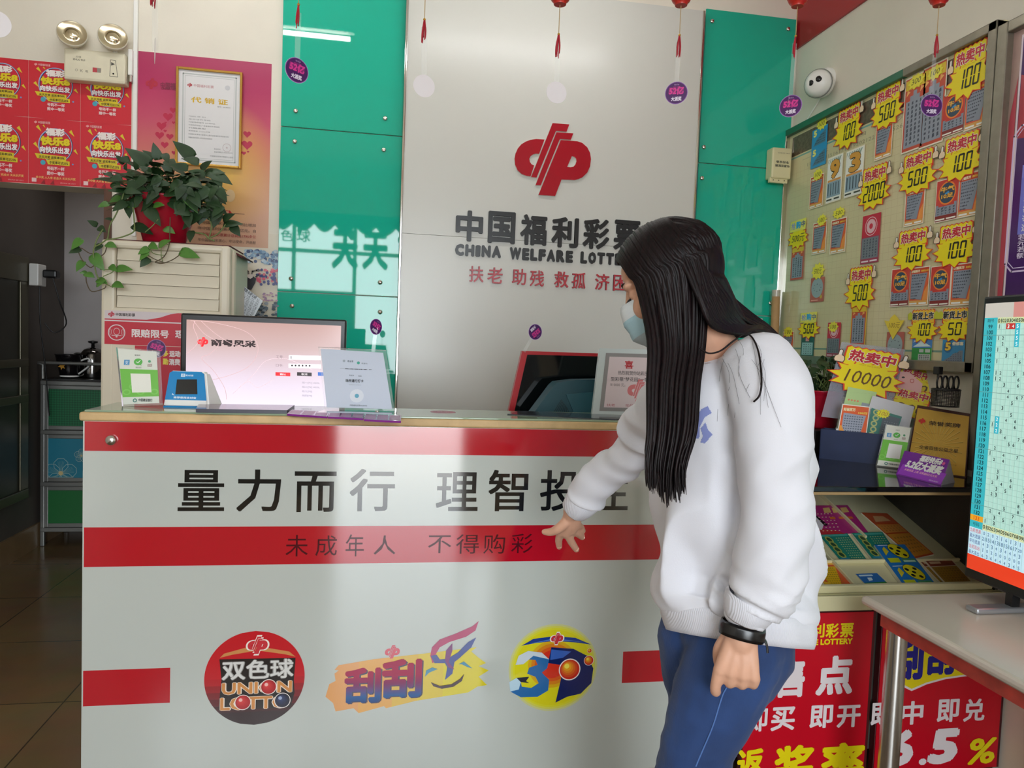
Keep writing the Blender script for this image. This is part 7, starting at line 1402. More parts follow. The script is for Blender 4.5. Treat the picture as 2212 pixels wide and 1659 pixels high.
# ================================================================== the person at the counter
from mathutils.bvhtree import BVHTree
E1 = Vector((.91, -.414, 0)); E2 = Vector((.414, .91, 0)); EZ = Vector((0, 0, 1))
J = lambda x, y, Y: atY(x, y, Y)
def union(mb, voxel, smooth=6, fac=.5):
    """melt overlapping closed pieces into one continuous skin"""
    me = bpy.data.meshes.new('skin'); me.from_pydata(mb.v, [], mb.f); me.update()
    o = bpy.data.objects.new('skin', me); COL.objects.link(o)
    r = o.modifiers.new('r', 'REMESH'); r.mode = 'VOXEL'; r.voxel_size = voxel; r.use_smooth_shade = True
    if smooth: s = o.modifiers.new('s', 'SMOOTH'); s.factor = fac; s.iterations = smooth
    dg = bpy.context.evaluated_depsgraph_get(); dg.update(); m2 = bpy.data.meshes.new_from_object(o.evaluated_get(dg))
    bpy.data.objects.remove(o); bpy.data.meshes.remove(me); return m2
def limb(mb, pts, rads, n=4, seg=18):
    P_ = curve(pts, n); k = len(pts)-1; R_ = []
    for i in range(k):
        for j in range(n): t_ = j/n; t_ = t_*t_*(3-2*t_); R_.append(rads[i]*(1-t_)+rads[i+1]*t_)
    R_.append(rads[-1]); mb.tube(P_, R_, m_black, seg); mb.ball(pts[0], rads[0]*.98, m_black, 16); mb.ball(pts[-1], rads[-1]*.98, m_black, 16)
def loft(mb, rings, seg=40, p=2.0):
    vs = []
    for c, a, b_, *q in rings:
        ux = q[0] if q else E1; uy = q[1] if len(q) > 1 else E2
        for j in range(seg):
            t_ = 2*math.pi*j/seg; cx, sy = math.cos(t_), math.sin(t_)
            vs.append(c + ux*a*math.copysign(abs(cx)**(2/p), cx) + uy*b_*math.copysign(abs(sy)**(2/p), sy))
    n = len(rings); fs = [[i*seg+j, i*seg+(j+1) % seg, (i+1)*seg+(j+1) % seg, (i+1)*seg+j] for i in range(n-1) for j in range(seg)]
    fs += [list(range(seg))[::-1], [(n-1)*seg+j for j in range(seg)]]; mb.add(vs, fs, m_black, True)
def link(me, name, parent, mts, label=None):
    me.name = name; me.materials.clear(); [me.materials.append(m) for m in mts]
    for p_ in me.polygons: p_.use_smooth = True
    o = bpy.data.objects.new(name, me); COL.objects.link(o)
    if parent: o.parent = parent
    if label: o['label'] = label
    return o
def displace(me, fn):
    no = [v.normal.copy() for v in me.vertices]
    for v, n_ in zip(me.vertices, no): v.co = v.co + n_*fn(v.co)
    me.update()
def nz(p, sx, sy, sz, seed=0): return noise.noise(Vector((p.dot(E1)*sx+seed, p.dot(E2)*sy+seed*1.7, p.z*sz-seed)))
def ridge(x): return .62-2*min(1, abs(x)*2.2)

m_skin = mat('skin', 'cf9f85', .45, spec=.35, noise_amt=.05, nscale=30); m_hair = None
# ---- skeleton
nB = J(1553, 778, 1.38); sL = J(1655, 800, 1.26); sR = J(1470, 838, 1.49); eL = J(1676, 1085, 1.235); wL = J(1604, 1356, 1.225); eR = J(1335, 988, 1.60); wR = J(1236, 1106, 1.72)
pel = J(1580, 1395, 1.39); hL = J(1594, 1420, 1.35); hR = J(1528, 1420, 1.46)
kL = J(1501, 1659, 1.345); kL = hL + (kL-hL)*((hL.z-.46)/(hL.z-kL.z)); kR = hR + Vector((-.035, .03, -(hR.z-.46)))
aL = Vector((kL.x+.05, kL.y-.02, .085)); aR = Vector((kR.x+.06, kR.y+.0, .085))
# ---- head
HO = J(1453, 617, 1.38); HF = Vector((-.80, .50, -.34)).normalized(); HU = (EZ-HF*EZ.dot(HF)).normalized(); HL = HU.cross(HF)      # HL points to the near (left) side
if HL.dot(EYE-HO) < 0: HL = -HL
h = lambda x, y, z: HO + HF*x + HL*y + HU*z
def hell(mb, c, r):
    bm = bmesh.new(); bmesh.ops.create_uvsphere(bm, u_segments=28, v_segments=18, radius=1)
    Mx = Matrix((HF, HL, HU)).transposed().to_4x4() @ Matrix.Diagonal((*r, 1)); Mx.translation = h(*c); mb.bm(bm, m_black, True, Mx)
bd = MB()
hell(bd, (-.006, 0, .03), (.093, .073, .086)); hell(bd, (.034, 0, -.04), (.056, .054, .078)); hell(bd, (.058, 0, -.098), (.026, .026, .020)); hell(bd, (.070, 0, .045), (.020, .05, .03))
for s in (-1, 1):
    hell(bd, (.052, s*.036, -.028), (.03, .026, .03)); hell(bd, (-.005, s*.075, -.012), (.018, .008, .03)); hell(bd, (.072, s*.03, .022), (.018, .026, .010)); hell(bd, (.02, s*.045, -.075), (.04, .018, .03))
    hell(bd, (.068, s*.031, .002), (.0155, .0165, .0125)); hell(bd, (.083, s*.011, -.041), (.012, .008, .008))
limb(bd, [h(.082, 0, .02), h(.094, 0, -.01), h(.104, 0, -.038)], [.009, .009, .011], 3, 10); hell(bd, (.082, 0, -.068), (.014, .02, .008)); hell(bd, (.080, 0, -.079), (.013, .018, .008))
limb(bd, [h(-.03, 0, -.03), h(-.03, 0, -.09), nB, nB+Vector((.03, 0, -.06))], [.052, .048, .05, .075])
# ---- trunk, arms, legs under the clothes
loft(bd, [(nB+Vector((.01, 0, -.02)), .05, .05), (J(1580, 850, 1.39), .075, .12), (J(1582, 1000, 1.39), .085, .11), (J(1585, 1200, 1.39), .075, .09), (J(1585, 1330, 1.395), .075, .08), (pel, .075, .08)], 28)
limb(bd, [sL, eL, wL], [.036, .03, .025]); limb(bd, [sR, eR, wR], [.036, .026, .023])
for hh, kk_, aa in ((hL, kL, aL), (hR, kR, aR)):
    limb(bd, [hh, kk_, kk_.lerp(aa, .35)+Vector((.012, 0, 0)), aa], [.055, .042, .042, .034]); toe = aa+Vector((-.15, .06, -.045)); limb(bd, [aa+Vector((.03, -.01, -.04)), aa+Vector((-.05, .02, -.042)), toe], [.033, .036, .028])
# ---- near hand: loose fist hanging by the thigh, back of the hand to the viewer
HD = (J(1592, 1455, 1.215)-wL).normalized(); HW = -E1; HW = (HW-HD*HW.dot(HD)).normalized(); HN = HD.cross(HW)
if HN.dot(EYE-wL) < 0: HN = -HN
hd = lambda d, w, n_: wL + HD*d + HW*w + HN*n_
limb(bd, [wL+HD*-.02, hd(.025, 0, 0)], [.025, .027], 3)
for w0, w1, r0, r1 in ((.012, .031, .017, .0125), (.004, .011, .018, .0132), (-.006, -.010, .018, .0128), (-.013, -.029, .016, .0115)):
    limb(bd, [hd(.015, w0, 0), hd(.052, (w0+w1)/2, .004), hd(.082, w1, .004)], [r0, (r0+r1)/2, r1], 3, 12)
FN = [(.031, .112, .128, .0102, .45), (.0095, .103, .106, .0106, 1), (-.0115, .101, .104, .0104, 1), (-.031, .097, .100, .0094, 1)]
for w_, d1, d2, r_, cu in FN:
    if cu < 1: pts = [hd(.084, w_, .002), hd(d1, w_+.003, -.006), hd(d2, w_+.001, -.020), hd(d2-.006, w_, -.036)]
    else: pts = [hd(.084, w_, .002), hd(d1, w_, -.007), hd(d2-.002, w_, -.026), hd(d2-.022, w_, -.040), hd(d2-.036, w_, -.030)]
    limb(bd, pts, [r_*1.16]+[r_]*(len(pts)-2)+[r_*.82], 4, 12); 
limb(bd, [hd(.02, .02, -.008), hd(.05, .033, -.02), hd(.08, .030, -.033), hd(.102, .018, -.041)], [.014, .0135, .0115, .009], 4, 12)
# ---- far hand: open, pointing at the counter front
fh = dict(wr=J(1236, 1106, 1.72))
kn = [J(1212, 1150, 1.765), J(1224, 1151, 1.76), J(1236, 1145, 1.755), J(1246, 1135, 1.75)]
for k_, r_ in zip(kn, (.0125, .013, .0125, .0115)): limb(bd, [wR.lerp(k_, .05), wR.lerp(k_, .55)+Vector((0, -.003, .0)), k_], [.019, .0155, r_], 3, 12)
tips = [[J(1207, 1166, 1.79), J(1208, 1181, 1.815)], [J(1234, 1170, 1.785), J(1245, 1187, 1.81)], [J(1248, 1153, 1.79), J(1258, 1161, 1.82)], [J(1254, 1137, 1.785), J(1260, 1147, 1.81)]]
for k_, (m1, tp), r_ in zip(kn, tips, (.0098, .0102, .0095, .0085)): limb(bd, [k_, m1, tp], [r_*1.1, r_, r_*.82], 4, 12)
limb(bd, [J(1222, 1128, 1.73), J(1206, 1142, 1.74), J(1191, 1149, 1.755), J(1176, 1149, 1.77)], [.0135, .0125, .0105, .008], 4, 12)
me = union(bd, .003, 5, .45)
person = link(me, 'person', None, [m_skin])
tag(person, 'person with long dark hair in white sweatshirt and jeans, pointing at the counter front', 'person')

def nails(name, specs):
    for c, n_, d_, r_ in specs:
        b = MB(); n_ = n_.normalized(); d_ = (d_-n_*d_.dot(n_)).normalized(); w_ = d_.cross(n_)
        g_ = [[c+n_*(.0012-.0018*abs(i)**2*1.0)+w_*i*r_*.62+d_*j*r_*.75 for i in (-1, -.5, 0, .5, 1)] for j in (-1, -.3, .4, 1)]
        b.add([p for r in g_ for p in r], [[a*5+i, a*5+i+1, a*5+i+6, a*5+i+5] for a in range(3) for i in range(4)], mat('nail', 'd8a994', .25), True); b.build(name, person)
tv = (EYE-kn[0]).normalized()
nails('fingernail', [(tp+((EYE-tp).normalized()+Vector((0, 0, .3))).normalized()*.0078-(tp-m1).normalized()*.002, (EYE-tp).normalized()+Vector((0, 0, .3)), tp-m1, .0085) for m1, tp in tips[:3]])

# ---- jeans
def denim():
    m = mat('blue_denim', '1f3d70', .85, noise_amt=.38, nscale=7, sheen=.1); nt = m.node_tree; b = nt.nodes['Principled BSDF']
    tc = nt.nodes.new('ShaderNodeTexCoord'); wv = nt.nodes.new('ShaderNodeTexWave'); wv.inputs['Scale'].default_value = 190; wv.inputs['Distortion'].default_value = 3; bp = nt.nodes.new('ShaderNodeBump'); bp.inputs['Strength'].default_value = .12; bp.inputs['Distance'].default_value = .002
    nt.links.new(tc.outputs['Object'], wv.inputs['Vector']); nt.links.new(wv.outputs['Fac'], bp.inputs['Height']); nt.links.new(bp.outputs['Normal'], b.inputs['Normal']); return m
jn = MB()
loft(jn, [(J(1585, 1310, 1.395), .10, .115), (J(1588, 1370, 1.395), .118, .125), (J(1592, 1420, 1.395), .115, .12), (J(1580, 1480, 1.395), .085, .11)], 32)
ly = 1.345
limb(jn, [J(1594, 1395, ly), J(1551, 1497, ly), J(1507, 1609, ly), J(1500, 1662, ly)+Vector((0, 0, 0)), kL, kL.lerp(aL, .4)+Vector((.012, 0, 0)), aL+Vector((0, 0, .015))], [.095, .090, .073, .073, .062, .058, .05])
limb(jn, [J(1518, 1370, 1.46), J(1520, 1450, 1.46), J(1523, 1540, 1.46), kR, kR.lerp(aR, .4)+Vector((.012, 0, 0)), aR+Vector((0, 0, .015))], [.098, .092, .082, .062, .058, .05])
me = union(jn, .006, 4)
def fold_j(p):
    kz = max(0, 1-abs(p.z-.46)/.12); return .004*ridge(nz(p, 4, 4, 18, 3))*(.25+kz) + .0018*nz(p, 30, 30, 30, 1)
displace(me, fold_j); jeans = link(me, 'jeans', person, [denim()])
bv = BVHTree.FromPolygons([v.co for v in me.vertices], [p.vertices for p in me.polygons])
def drape(p, lift=.001, tree=None):
    d = (p-EYE).normalized(); hit = (tree or bv).ray_cast(EYE, d); return hit[0]-d*lift if hit[0] else p
b = MB(); b.tube(curve([drape(J(x, y, 1.25)) for x, y in ((1600, 1418), (1571, 1482), (1560, 1504), (1540, 1568), (1518, 1620), (1503, 1655))], 4), .0016, mat('denim_seam', '4a6ba4', .8), 6); b.build('side_seam', jeans)
for aa in (aL, aR):
    b = MB(); toe = aa+Vector((-.16, .065, -.05)); limb(b, [aa+Vector((.035, -.012, -.04)), aa+Vector((-.05, .02, -.042)), toe], [.038, .042, .034]); m3 = union(b, .006, 3); 
    for v in m3.vertices: v.co.z = max(v.co.z, .002)
    link(m3, 'shoe', person, [mat('white_shoe', 'd8d5d0', .5)])

# ---- sweatshirt
m_sw = mat('white_sweatshirt', 'd6d6dd', .85, bump=.06, bscale=420, sheen=.15); m_rib = mat('white_rib_knit', 'd2d2d9', .85)
_nt = m_rib.node_tree; _tc = _nt.nodes.new('ShaderNodeTexCoord'); _w = _nt.nodes.new('ShaderNodeTexWave'); _w.inputs['Scale'].default_value = 120; _w.bands_direction = 'X'; _bp = _nt.nodes.new('ShaderNodeBump'); _bp.inputs['Strength'].default_value = .25; _bp.inputs['Distance'].default_value = .003
_nt.links.new(_tc.outputs['Object'], _w.inputs['Vector']); _nt.links.new(_w.outputs['Fac'], _bp.inputs['Height']); _nt.links.new(_bp.outputs['Normal'], _nt.nodes['Principled BSDF'].inputs['Normal'])
sw = MB(); yt = 1.39
def trow(y, xl, xr, b_, Y=yt, tilt=0): c = J((xl+xr)/2, y, Y); return (c, (xr-xl)/2/pxm(c), b_, E1, E2-EZ*tilt)
loft(sw, [(nB+Vector((.012, .0, .004)), .066, .066), (nB+Vector((.03, 0, -.028)), .10, .115), trow(835, 1455, 1722, .150), trow(900, 1428, 1738, .142), trow(1000, 1415, 1745, .132), trow(1100, 1413, 1748, .128), trow(1200, 1411, 1751, .132), trow(1265, 1409, 1754, .142), trow(1298, 1411, 1755, .146, tilt=.3), trow(1318, 1420, 1753, .142, tilt=.32), trow(1336, 1434, 1747, .134, tilt=.32)], 48, 2.25)
SL = [(1648, 790, 1.265, .074), (1664, 845, 1.235, .078), (1669, 930, 1.215, .070), (1674, 1050, 1.205, .064), (1673, 1150, 1.205, .0645), (1660, 1235, 1.205, .066), (1645, 1275, 1.21, .064), (1630, 1300, 1.215, .054), (1618, 1314, 1.22, .044)]
limb(sw, [J(*q[:3]) for q in SL], [q[3] for q in SL], 4, 24)
SRr = [(1490, 838, 1.47, .078), (1435, 885, 1.50, .068), (1385, 940, 1.55, .057), (1330, 1000, 1.61, .050), (1285, 1052, 1.66, .045), (1252, 1088, 1.70, .037)]
limb(sw, [J(*q[:3]) for q in SRr], [q[3] for q in SRr], 4, 22)
loft(sw, [(nB.lerp(sL, .2)+Vector((0, 0, .01)), .05, .05), (sL+Vector((-.01, .03, .012)), .07, .07)], 24)
me = union(sw, .006, 5)
axL = [J(*q[:3]) for q in SL]; axR = [J(*q[:3]) for q in SRr]
def along(ax, p):
    best = (9, 0); n_ = len(ax)-1
    for i in range(n_):
        a, c = ax[i], ax[i+1]; d = c-a; t_ = max(0, min(1, (p-a).dot(d)/d.length_squared)); q = (a+d*t_-p).length
        if q < best[0]: best = (q, (i+t_)/n_)
    return best
def fold_s(p):
    q1, t1 = along(axL, p); q2, t2 = along(axR, p); out = 0
    lat = p.dot(E1)
    if q1 < .085:      # near sleeve: soft creases at the elbow, tight ones above the cuff
        w1 = max(0, min(1, (t1-.60)/.2)); out = .011*ridge(nz(p+EZ*lat*.45, 6, 6, 34, 5))*w1*.8 + .008*ridge(nz(p-EZ*lat*.9, 4, 4, 13, 9))*max(0, 1-abs(t1-.50)/.32) + .006*ridge(nz(p+EZ*lat*1.5, 5, 5, 5, 13))*max(0, 1-t1/.4)
    elif q2 < .09:     # far sleeve: many diagonal creases
        dz = p-axR[0]; s_ = dz.dot((axR[-1]-axR[0]).normalized()); out = .014*ridge(noise.noise(Vector((s_*20+lat*6, p.dot(E2)*4, p.z*9))))*min(1, max(0, t2-.15)*3)
    else:
        zz_ = max(0, min(1, (1.36-p.z)/.3))*max(0, min(1, (p.z-.93)/.08)); out = .042*zz_*ridge(nz(p+E1*(p.z-1)*.45, 9, 6, 1.7, 2))*.7 + .012*nz(p+E1*p.z*.6, 6, 5, 3, 4)
        out += .006*max(0, 1-abs(p.z-.985)/.05)*nz(p, 14, 12, 4, 8)
    return out + .002*nz(p, 22, 22, 22, 6)
displace(me, fold_s)
# light relax so creases stay soft
_o = bpy.data.objects.new('relax', me); COL.objects.link(_o); _s = _o.modifiers.new('s', 'SMOOTH'); _s.factor = .5; _s.iterations = 2
_dg = bpy.context.evaluated_depsgraph_get(); _dg.update(); m2 = bpy.data.meshes.new_from_object(_o.evaluated_get(_dg)); bpy.data.objects.remove(_o); me = m2
shirt = link(me, 'sweatshirt', person, [m_sw])
bs = BVHTree.FromPolygons([v.co for v in me.vertices], [p.vertices for p in me.polygons])
def band_ring(rings, name, mt, parent, seg=64, p=2.25, wob=0):
    vs = []
    for k, (c, a, b_, ux, uy) in enumerate(rings):
        for j in range(seg):
            t_ = 2*math.pi*j/seg; cx, sy = math.cos(t_), math.sin(t_); w_ = 1+wob*noise.noise(Vector((cx*2.5, sy*2.5, 3+k*.15)))
            vs.append(c+ux*a*w_*math.copysign(abs(cx)**(2/p), cx)+uy*b_*w_*math.copysign(abs(sy)**(2/p), sy))
    n = len(rings); b = MB(); b.add(vs, [[i*seg+j, i*seg+(j+1) % seg, (i+1)*seg+(j+1) % seg, (i+1)*seg+j] for i in range(n-1) for j in range(seg)], mt, True); return b.build(name, parent)
hb = []; EH = (E2-EZ*.32)
for y, xl, xr, b_ in ((1318, 1432, 1746, .134), (1330, 1425, 1751, .141), (1346, 1427, 1753, .142), (1366, 1434, 1751, .139), (1378, 1440, 1748, .135), (1379, 1450, 1739, .128), (1362, 1454, 1733, .122)): q = trow(y, xl, xr, b_); hb.append((q[0], q[1], q[2], E1, EH))
band_ring(hb, 'hem_band', m_rib, shirt, wob=.05, p=2.08)
def cuff(ax, r0, L_, name='cuff'):
    d = (ax[1]-ax[0]).normalized(); u, w_ = frame_of(d); c = ax[0]
    band_ring([(c-d*.012, r0*.98, r0*.98, u, w_), (c-d*.004, r0*1.05, r0*1.05, u, w_), (c+d*L_*.5, r0*.98, r0*.98, u, w_), (c+d*L_, r0*.86, r0*.86, u, w_), (c+d*(L_+.003), r0*.8, r0*.8, u, w_), (c+d*L_*.6, r0*.72, r0*.72, u, w_)], name, m_rib, shirt, 40, 2, .06)
cuff([J(1622, 1300, 1.216), J(1610, 1330, 1.222)], .047, .032); cuff([J(1262, 1078, 1.69), J(1240, 1103, 1.715)], .041, .042)
cd = (h(-.03, 0, -.06)-nB).normalized(); u, w_ = frame_of((cd+EZ*.6).normalized()); cc_ = nB+Vector((.004, 0, .012))
band_ring([(cc_-cd*.022, .082, .082, u, w_), (cc_-cd*.008, .079, .079, u, w_), (cc_+cd*.006, .072, .072, u, w_), (cc_+cd*.008, .067, .067, u, w_), (cc_-cd*.006, .064, .064, u, w_)], 'collar', m_rib, shirt, 48, 2)
# chest letters printed on it, following the cloth
b = MB(); m_ny = mat('chest_print_blue', '7f88bd', .8); k2 = lambda x, y: (1150+x/3.317, 880+y/3.317)
def inside(x, y, pl):
    c = False
    for i in range(len(pl)):
        (x0, y0), (x1, y1) = pl[i-1], pl[i]
        if (y0 > y) != (y1 > y) and x < x0+(y-y0)/(y1-y0)*(x1-x0): c = not c
    return c
for pl in ([(1160, 70), (1215, 10), (1255, -10), (1285, 40), (1235, 70), (1200, 140), (1195, 225), (1140, 220), (1150, 120)], [(1205, 150), (1240, 110), (1260, 165), (1292, 195), (1235, 258), (1205, 250), (1222, 205)], [(1040, 60), (1095, 40), (1150, 190), (1160, 235), (1110, 240), (1090, 160), (1080, 240), (1035, 240)]):
    pl = [k2(*q_) for q_ in pl]; st_ = 1.6; x = min(q_[0] for q_ in pl)
    while x < max(q_[0] for q_ in pl):
        y = min(q_[1] for q_ in pl)
        while y < max(q_[1] for q_ in pl):
            if inside(x+st_/2, y+st_/2, pl): b.add([drape(J(a_, c_, 1.25), .0012, bs) for a_, c_ in ((x, y+st_), (x+st_, y+st_), (x+st_, y), (x, y))], [[0, 1, 2, 3]], m_ny, True)
            y += st_
        x += st_
b.build('chest_print', shirt)
# ---- wristband
wd = (wL-eL).normalized(); wd = (HD+wd).normalized(); wc = wL+HD*.004; uq = (HW-wd*HW.dot(wd)).normalized(); vq = wd.cross(uq)
tl_ = (wd*1.0+uq*-.18).normalized(); b = MB(); m_wb = mat('wristband_black', '0e0e10', .25)
wb = []
for k, (d_, r_) in enumerate(((-.011, .0375), (-.012, .040), (-.005, .0415), (.008, .0415), (.014, .040), (.013, .0375))): wb.append((wc+wd*d_, r_, r_*.80, uq, vq))
band_ring(wb, 'wristband', m_wb, person, 40, 2.2)
p0 = wc-uq*.038+wd*.004; b = MB(); b.tube(curve([p0, p0-uq*.008+wd*.010, p0-uq*.012+wd*.024], 3), [.006]*3+[.005]*4, m_wb, 8, squash=.4); b.build('wristband_tail', person)

# ---- face
m_ink = mat('eyebrow_brown', '33221c', .7); m_lash = mat('eyelash_black', '120d0c', .6)
for s in (1, -1):
    b = MB(); b.ball(h(.0725, s*.031, -.0015), .0105, mat('eye_white', 'd9d2cc', .15), 16); b.build('eyeball', person); b = MB(); b.ball(h(.0775, s*.0325, -.0045), .0060, mat('iris_dark', '1d120d', .1), 12); b.build('iris', person)
    b = MB(); b.tube(curve([h(.0855, s*.018, -.003), h(.0885, s*.027, -.0045), h(.0855, s*.038, -.005), h(.0785, s*.046, -.004)], 5), [.0008]+[.0014]*14+[.0008], m_lash, 6)
    for k in range(5): q_ = h(.0875-.0017*k, s*(.026+.005*k), -.005); b.tube([q_, q_+HF*.006+HU*-.003+HL*s*.003], [.0006, .0002], m_lash, 4)
    b.build('eyelashes', person)
    b = MB(); b.tube(curve([h(.091, s*.014, .024), h(.0905, s*.026, .029), h(.082, s*.040, .0285), h(.071, s*.050, .022)], 5), [.0016]+[.0034]*10+[.0022, .002, .0016, .0012, .0008], m_ink, 8, squash=.5); b.build('eyebrow', person)
# ---- mask with pleats
def mgrid():
    vs = []; nu, nv = 17, 15; mats_ = []
    for j in range(nv):
        t_ = j/(nv-1); z = -.012-.108*t_
        for i in range(nu):
            a = -1+2*i/(nu-1); y = a*.062*(1-.10*abs(t_-.5)*2)
            front = .118-.012*abs(t_-.22)*2-.040*max(0, t_-.62)**1.2*3; side = front-(.070+.012*t_)*abs(a)**2.1
            pl = .0016*math.sin(t_*math.pi*7); vs.append(h(side+pl*(1-abs(a)), y, z+.008*abs(a)*(1-t_)+(.016*abs(a)**2)*(t_)))
    return vs, nu, nv
vs, nu, nv = mgrid(); b = MB(); m_mw = mat('mask_white', 'd3d9dc', .8); m_mb = mat('mask_blue', 'a3c4cf', .8); m_mg = mat('mask_grey_blue', 'a9b8bd', .8)
for j in range(nv-1):
    mt_ = m_mw if j < 4 else m_mb if j < 9 else m_mg
    b.add(vs[j*nu:(j+2)*nu], [[i, i+1, nu+i+1, nu+i] for i in range(nu-1)], mt_, True)
mask = b.build('face_mask', person)
b = MB()
for s in (0, nu-1):
    sg = 1 if s else -1; sg = 1 if (vs[s]-HO).dot(HL) > 0 else -1; b.tube(curve([vs[s], h(.03, sg*.076, .0), h(-.015, sg*.083, .012), h(-.02, sg*.082, -.03), h(.02, sg*.07, -.075), vs[(nv-1)*nu+s]], 4), .0015, m_mw, 6)
b.build('ear_loop', mask)

# ---- hair: a draped sheet of overlapping locks
def hair_mat():
    m = bpy.data.materials.new('dark_hair'); m.use_nodes = True; nt = m.node_tree; b = nt.nodes['Principled BSDF']
    tc = nt.nodes.new('ShaderNodeTexCoord'); mp = nt.nodes.new('ShaderNodeMapping'); mp.inputs['Scale'].default_value = (260, 260, 5); n = nt.nodes.new('ShaderNodeTexNoise'); n.inputs['Scale'].default_value = 1; n.inputs['Detail'].default_value = 3
    r = nt.nodes.new('ShaderNodeValToRGB'); r.color_ramp.elements[0].position = .35; r.color_ramp.elements[0].color = lin('070405'); r.color_ramp.elements[1].position = .8; r.color_ramp.elements[1].color = lin('1c0d0f')
    bp = nt.nodes.new('ShaderNodeBump'); bp.inputs['Strength'].default_value = .35; bp.inputs['Distance'].default_value = .002
    L = nt.links.new; L(tc.outputs['Object'], mp.inputs[0]); L(mp.outputs[0], n.inputs['Vector']); L(n.outputs['Fac'], r.inputs['Fac']); L(r.outputs['Color'], b.inputs['Base Color']); L(n.outputs['Fac'], bp.inputs['Height']); L(bp.outputs['Normal'], b.inputs['Normal'])
    b.inputs['Roughness'].default_value = .5; b.inputs['Specular IOR Level'].default_value = .22; return m
m_hair = hair_mat(); rr = random.Random(21); hr = MB()
RX, RY, RZ, Z0 = .106, .088, .100, .028
def onskull(x, s_, e=0.0):
    k = math.sqrt(max(.05, 1-(x/RX)**2)); return h(x, (RY+e)*k*math.sin(s_), Z0+(RZ+e)*k*math.cos(s_))
def lock(pts, r, n=4, tipr=.15, seg=7):
    P_ = curve(pts, n); m_ = len(P_); rad = [r*(.55+.45*min(1, i/(m_*.12))) * (1 if i < m_*.72 else max(tipr, 1-(i-m_*.72)/(m_*.28)*(1-tipr))) for i in range(m_)]; hr.tube(P_, rad, m_hair, seg)
def side_pts(u, e=0):
    xr = .090-.115*u; xt = .052-.135*u; return [onskull(xr+(xt-xr)*(k/6)**1.3, .03+(math.pi*.56)*k/6, e) for k in range(7)]
N_ = 190
for i in range(N_):
    u = min(1, max(0, (i+rr.uniform(-.6, .6))/(N_-1))); e = rr.uniform(-.004, .004); pts = side_pts(u, e); j_ = rr.uniform(-1, 1); Yd = rr.uniform(-.022, .03)
    clump = noise.noise(Vector((u*9, 3.3, 0))); long_ = 1-.16*abs(u-.55)+.09*clump-.16*rr.random()**2; yt_ = 690+400*long_
    xa, xb, xc = 1402+118*u**.9, 1401+100*u, 1398+78*u
    pts += [J(xa+2*j_, 735, 1.292+Yd*.4), J(xb+(xa-xb)*.35+2*j_, 830, 1.268+Yd*.7), J(xb+3*j_, 930, 1.245+Yd), J(xc+4*j_+6*(u-.3), (930+yt_)/2+15, 1.235+Yd), J(xc+9*clump+8*j_*rr.random()+2, yt_, 1.232+Yd)]
    lock(pts, rr.uniform(.0036, .0058), tipr=.05)
for i in range(46):      # the hidden far side
    u = i/45; pts = [HO+((q-HO)-HL*2*(q-HO).dot(HL)) for q in side_pts(u, rr.uniform(-.003, .003))]; a = pts[-1]; b0 = a+Vector((.004, .0, -.12)); pts += [b0, b0+Vector((.01, .015*u, -.12)), b0+Vector((.02, .02*u, -.20))]; lock(pts, .006)
for i in range(190):     # back of the head, sweeping onto the back
    y0 = rr.uniform(-.075, .085); e = rr.uniform(-.003, .004); th0 = rr.uniform(-.25, .5); pts = []
    k = math.sqrt(max(.06, 1-(y0/RY)**2))
    for q_ in range(6): th = th0+(1.95-th0)*q_/5; pts.append(h(-(RX+e)*k*math.sin(th), y0*(1+.0*q_), Z0+(RZ+e)*k*math.cos(th)))
    f_ = (y0+.075)/.16      # 0 far .. 1 near
    Y1 = 1.50-.16*f_; yy = 34*f_
    pts[-2] = pts[-2].lerp(J(1556-14*f_, 640+24*f_, Y1-.02), .5); pts = pts[:-1]
    pts += [J(1588-40*f_, 652+38*f_+rr.uniform(-3, 3), Y1-.02), J(1634-46*f_, 690+32*f_+rr.uniform(-3, 3), Y1), J(1668-30*f_, 714+10*f_, Y1+.03), J(1712, 768+10*f_, Y1+.07+.08*f_), J(1742-6*f_, 850, Y1+.075+.1*f_), J(1746, 960+40*rr.random(), Y1+.07+.1*f_)]
    lock(pts, rr.uniform(.0042, .006), 4)
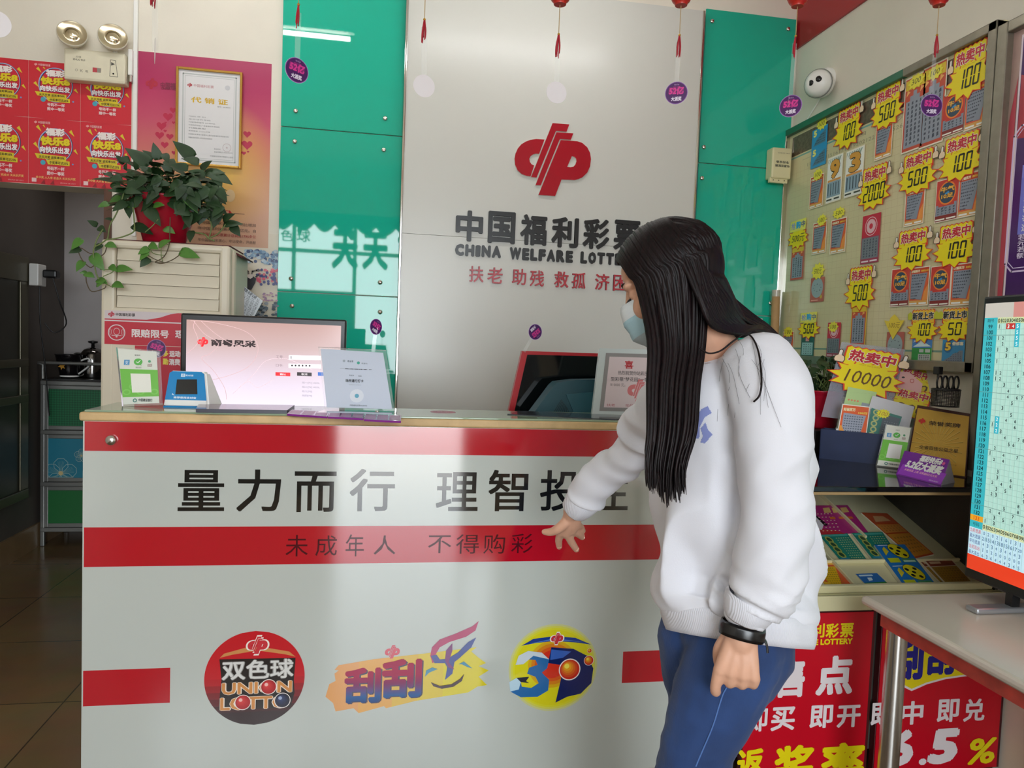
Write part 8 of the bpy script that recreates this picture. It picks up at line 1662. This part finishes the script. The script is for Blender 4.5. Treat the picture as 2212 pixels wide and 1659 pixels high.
for i in range(110):      # from behind the near ear across the neck
    u = .72+.28*i/109; pts = side_pts(u, rr.uniform(-.004, .004))[:6]; f_ = rr.random()
    pts += [J(1514+52*f_, 652-18*f_+rr.uniform(-4, 4), 1.265+.035*f_), J(1540+48*f_, 702-24*f_+rr.uniform(-4, 4), 1.268+.05*f_), J(1598+16*f_, 721-16*f_, 1.315+.06*f_), J(1646, 714-6*f_, 1.41+.04*f_), J(1690, 744, 1.50)]
    lock(pts, rr.uniform(.004, .0056), 4, .5)
# inner mass that closes the gaps between locks
cap = MB(); hell(cap, (-.012, 0, .03), (.098, .083, .094)); cv = []
for (c, a, b_) in ((h(-.02, .06, -.02), .060, .016), (J(1460, 735, 1.315), .048, .010), (J(1452, 830, 1.288), .041, .009), (J(1444, 930, 1.262), .035, .008), (J(1436, 980, 1.25), .026, .007), (J(1433, 1005, 1.247), .012, .005)): cv.append((c, a, b_))
loft(cap, cv, 20); loft(cap, [(h(-.06, -.0, -.005), .045, .07), (J(1545, 655, 1.40), .045, .07), (J(1580, 688, 1.42), .030, .06), (J(1625, 706, 1.45), .016, .05)], 20)
m3 = union(cap, .005, 4)
bmx = bmesh.new(); bmx.from_mesh(m3)
def loc(p): d = p-HO; return d.dot(HF), d.dot(HL), d.dot(HU)
kill = [v for v in bmx.verts if (lambda q: q[0] > .035 and q[2] < .07 and q[0]*.9-abs(q[1])*.15 > .02 and q[2]-.07 < (q[0]-.06)*.9 and abs(q[1]) < .07)(loc(v.co))]
bmesh.ops.delete(bmx, geom=kill, context='VERTS'); bmx.verts.index_update(); hr.bm(bmx, m_hair, True)
# loose strands over the shoulder
def strand(pts, r, Y=1.19, lift=.004): hr.tube(curve([drape(J(x, y, Y), lift, bs) for x, y in pts], 6), r, m_hair, 6)
strand([(1512, 752), (1530, 763), (1556, 758), (1585, 736), (1608, 722), (1624, 728), (1637, 755), (1643, 790), (1645, 830), (1640, 855), (1628, 868)], .0017, 1.25, .010)
for k in range(12):
    x = 1560+rr.uniform(0, 120); y = 720+rr.uniform(0, 60); strand([(x, y), (x+rr.uniform(-10, 25), y+40), (x+rr.uniform(-20, 40), y+90+rr.uniform(0, 60))], .00022)
hr.build('hair', person)
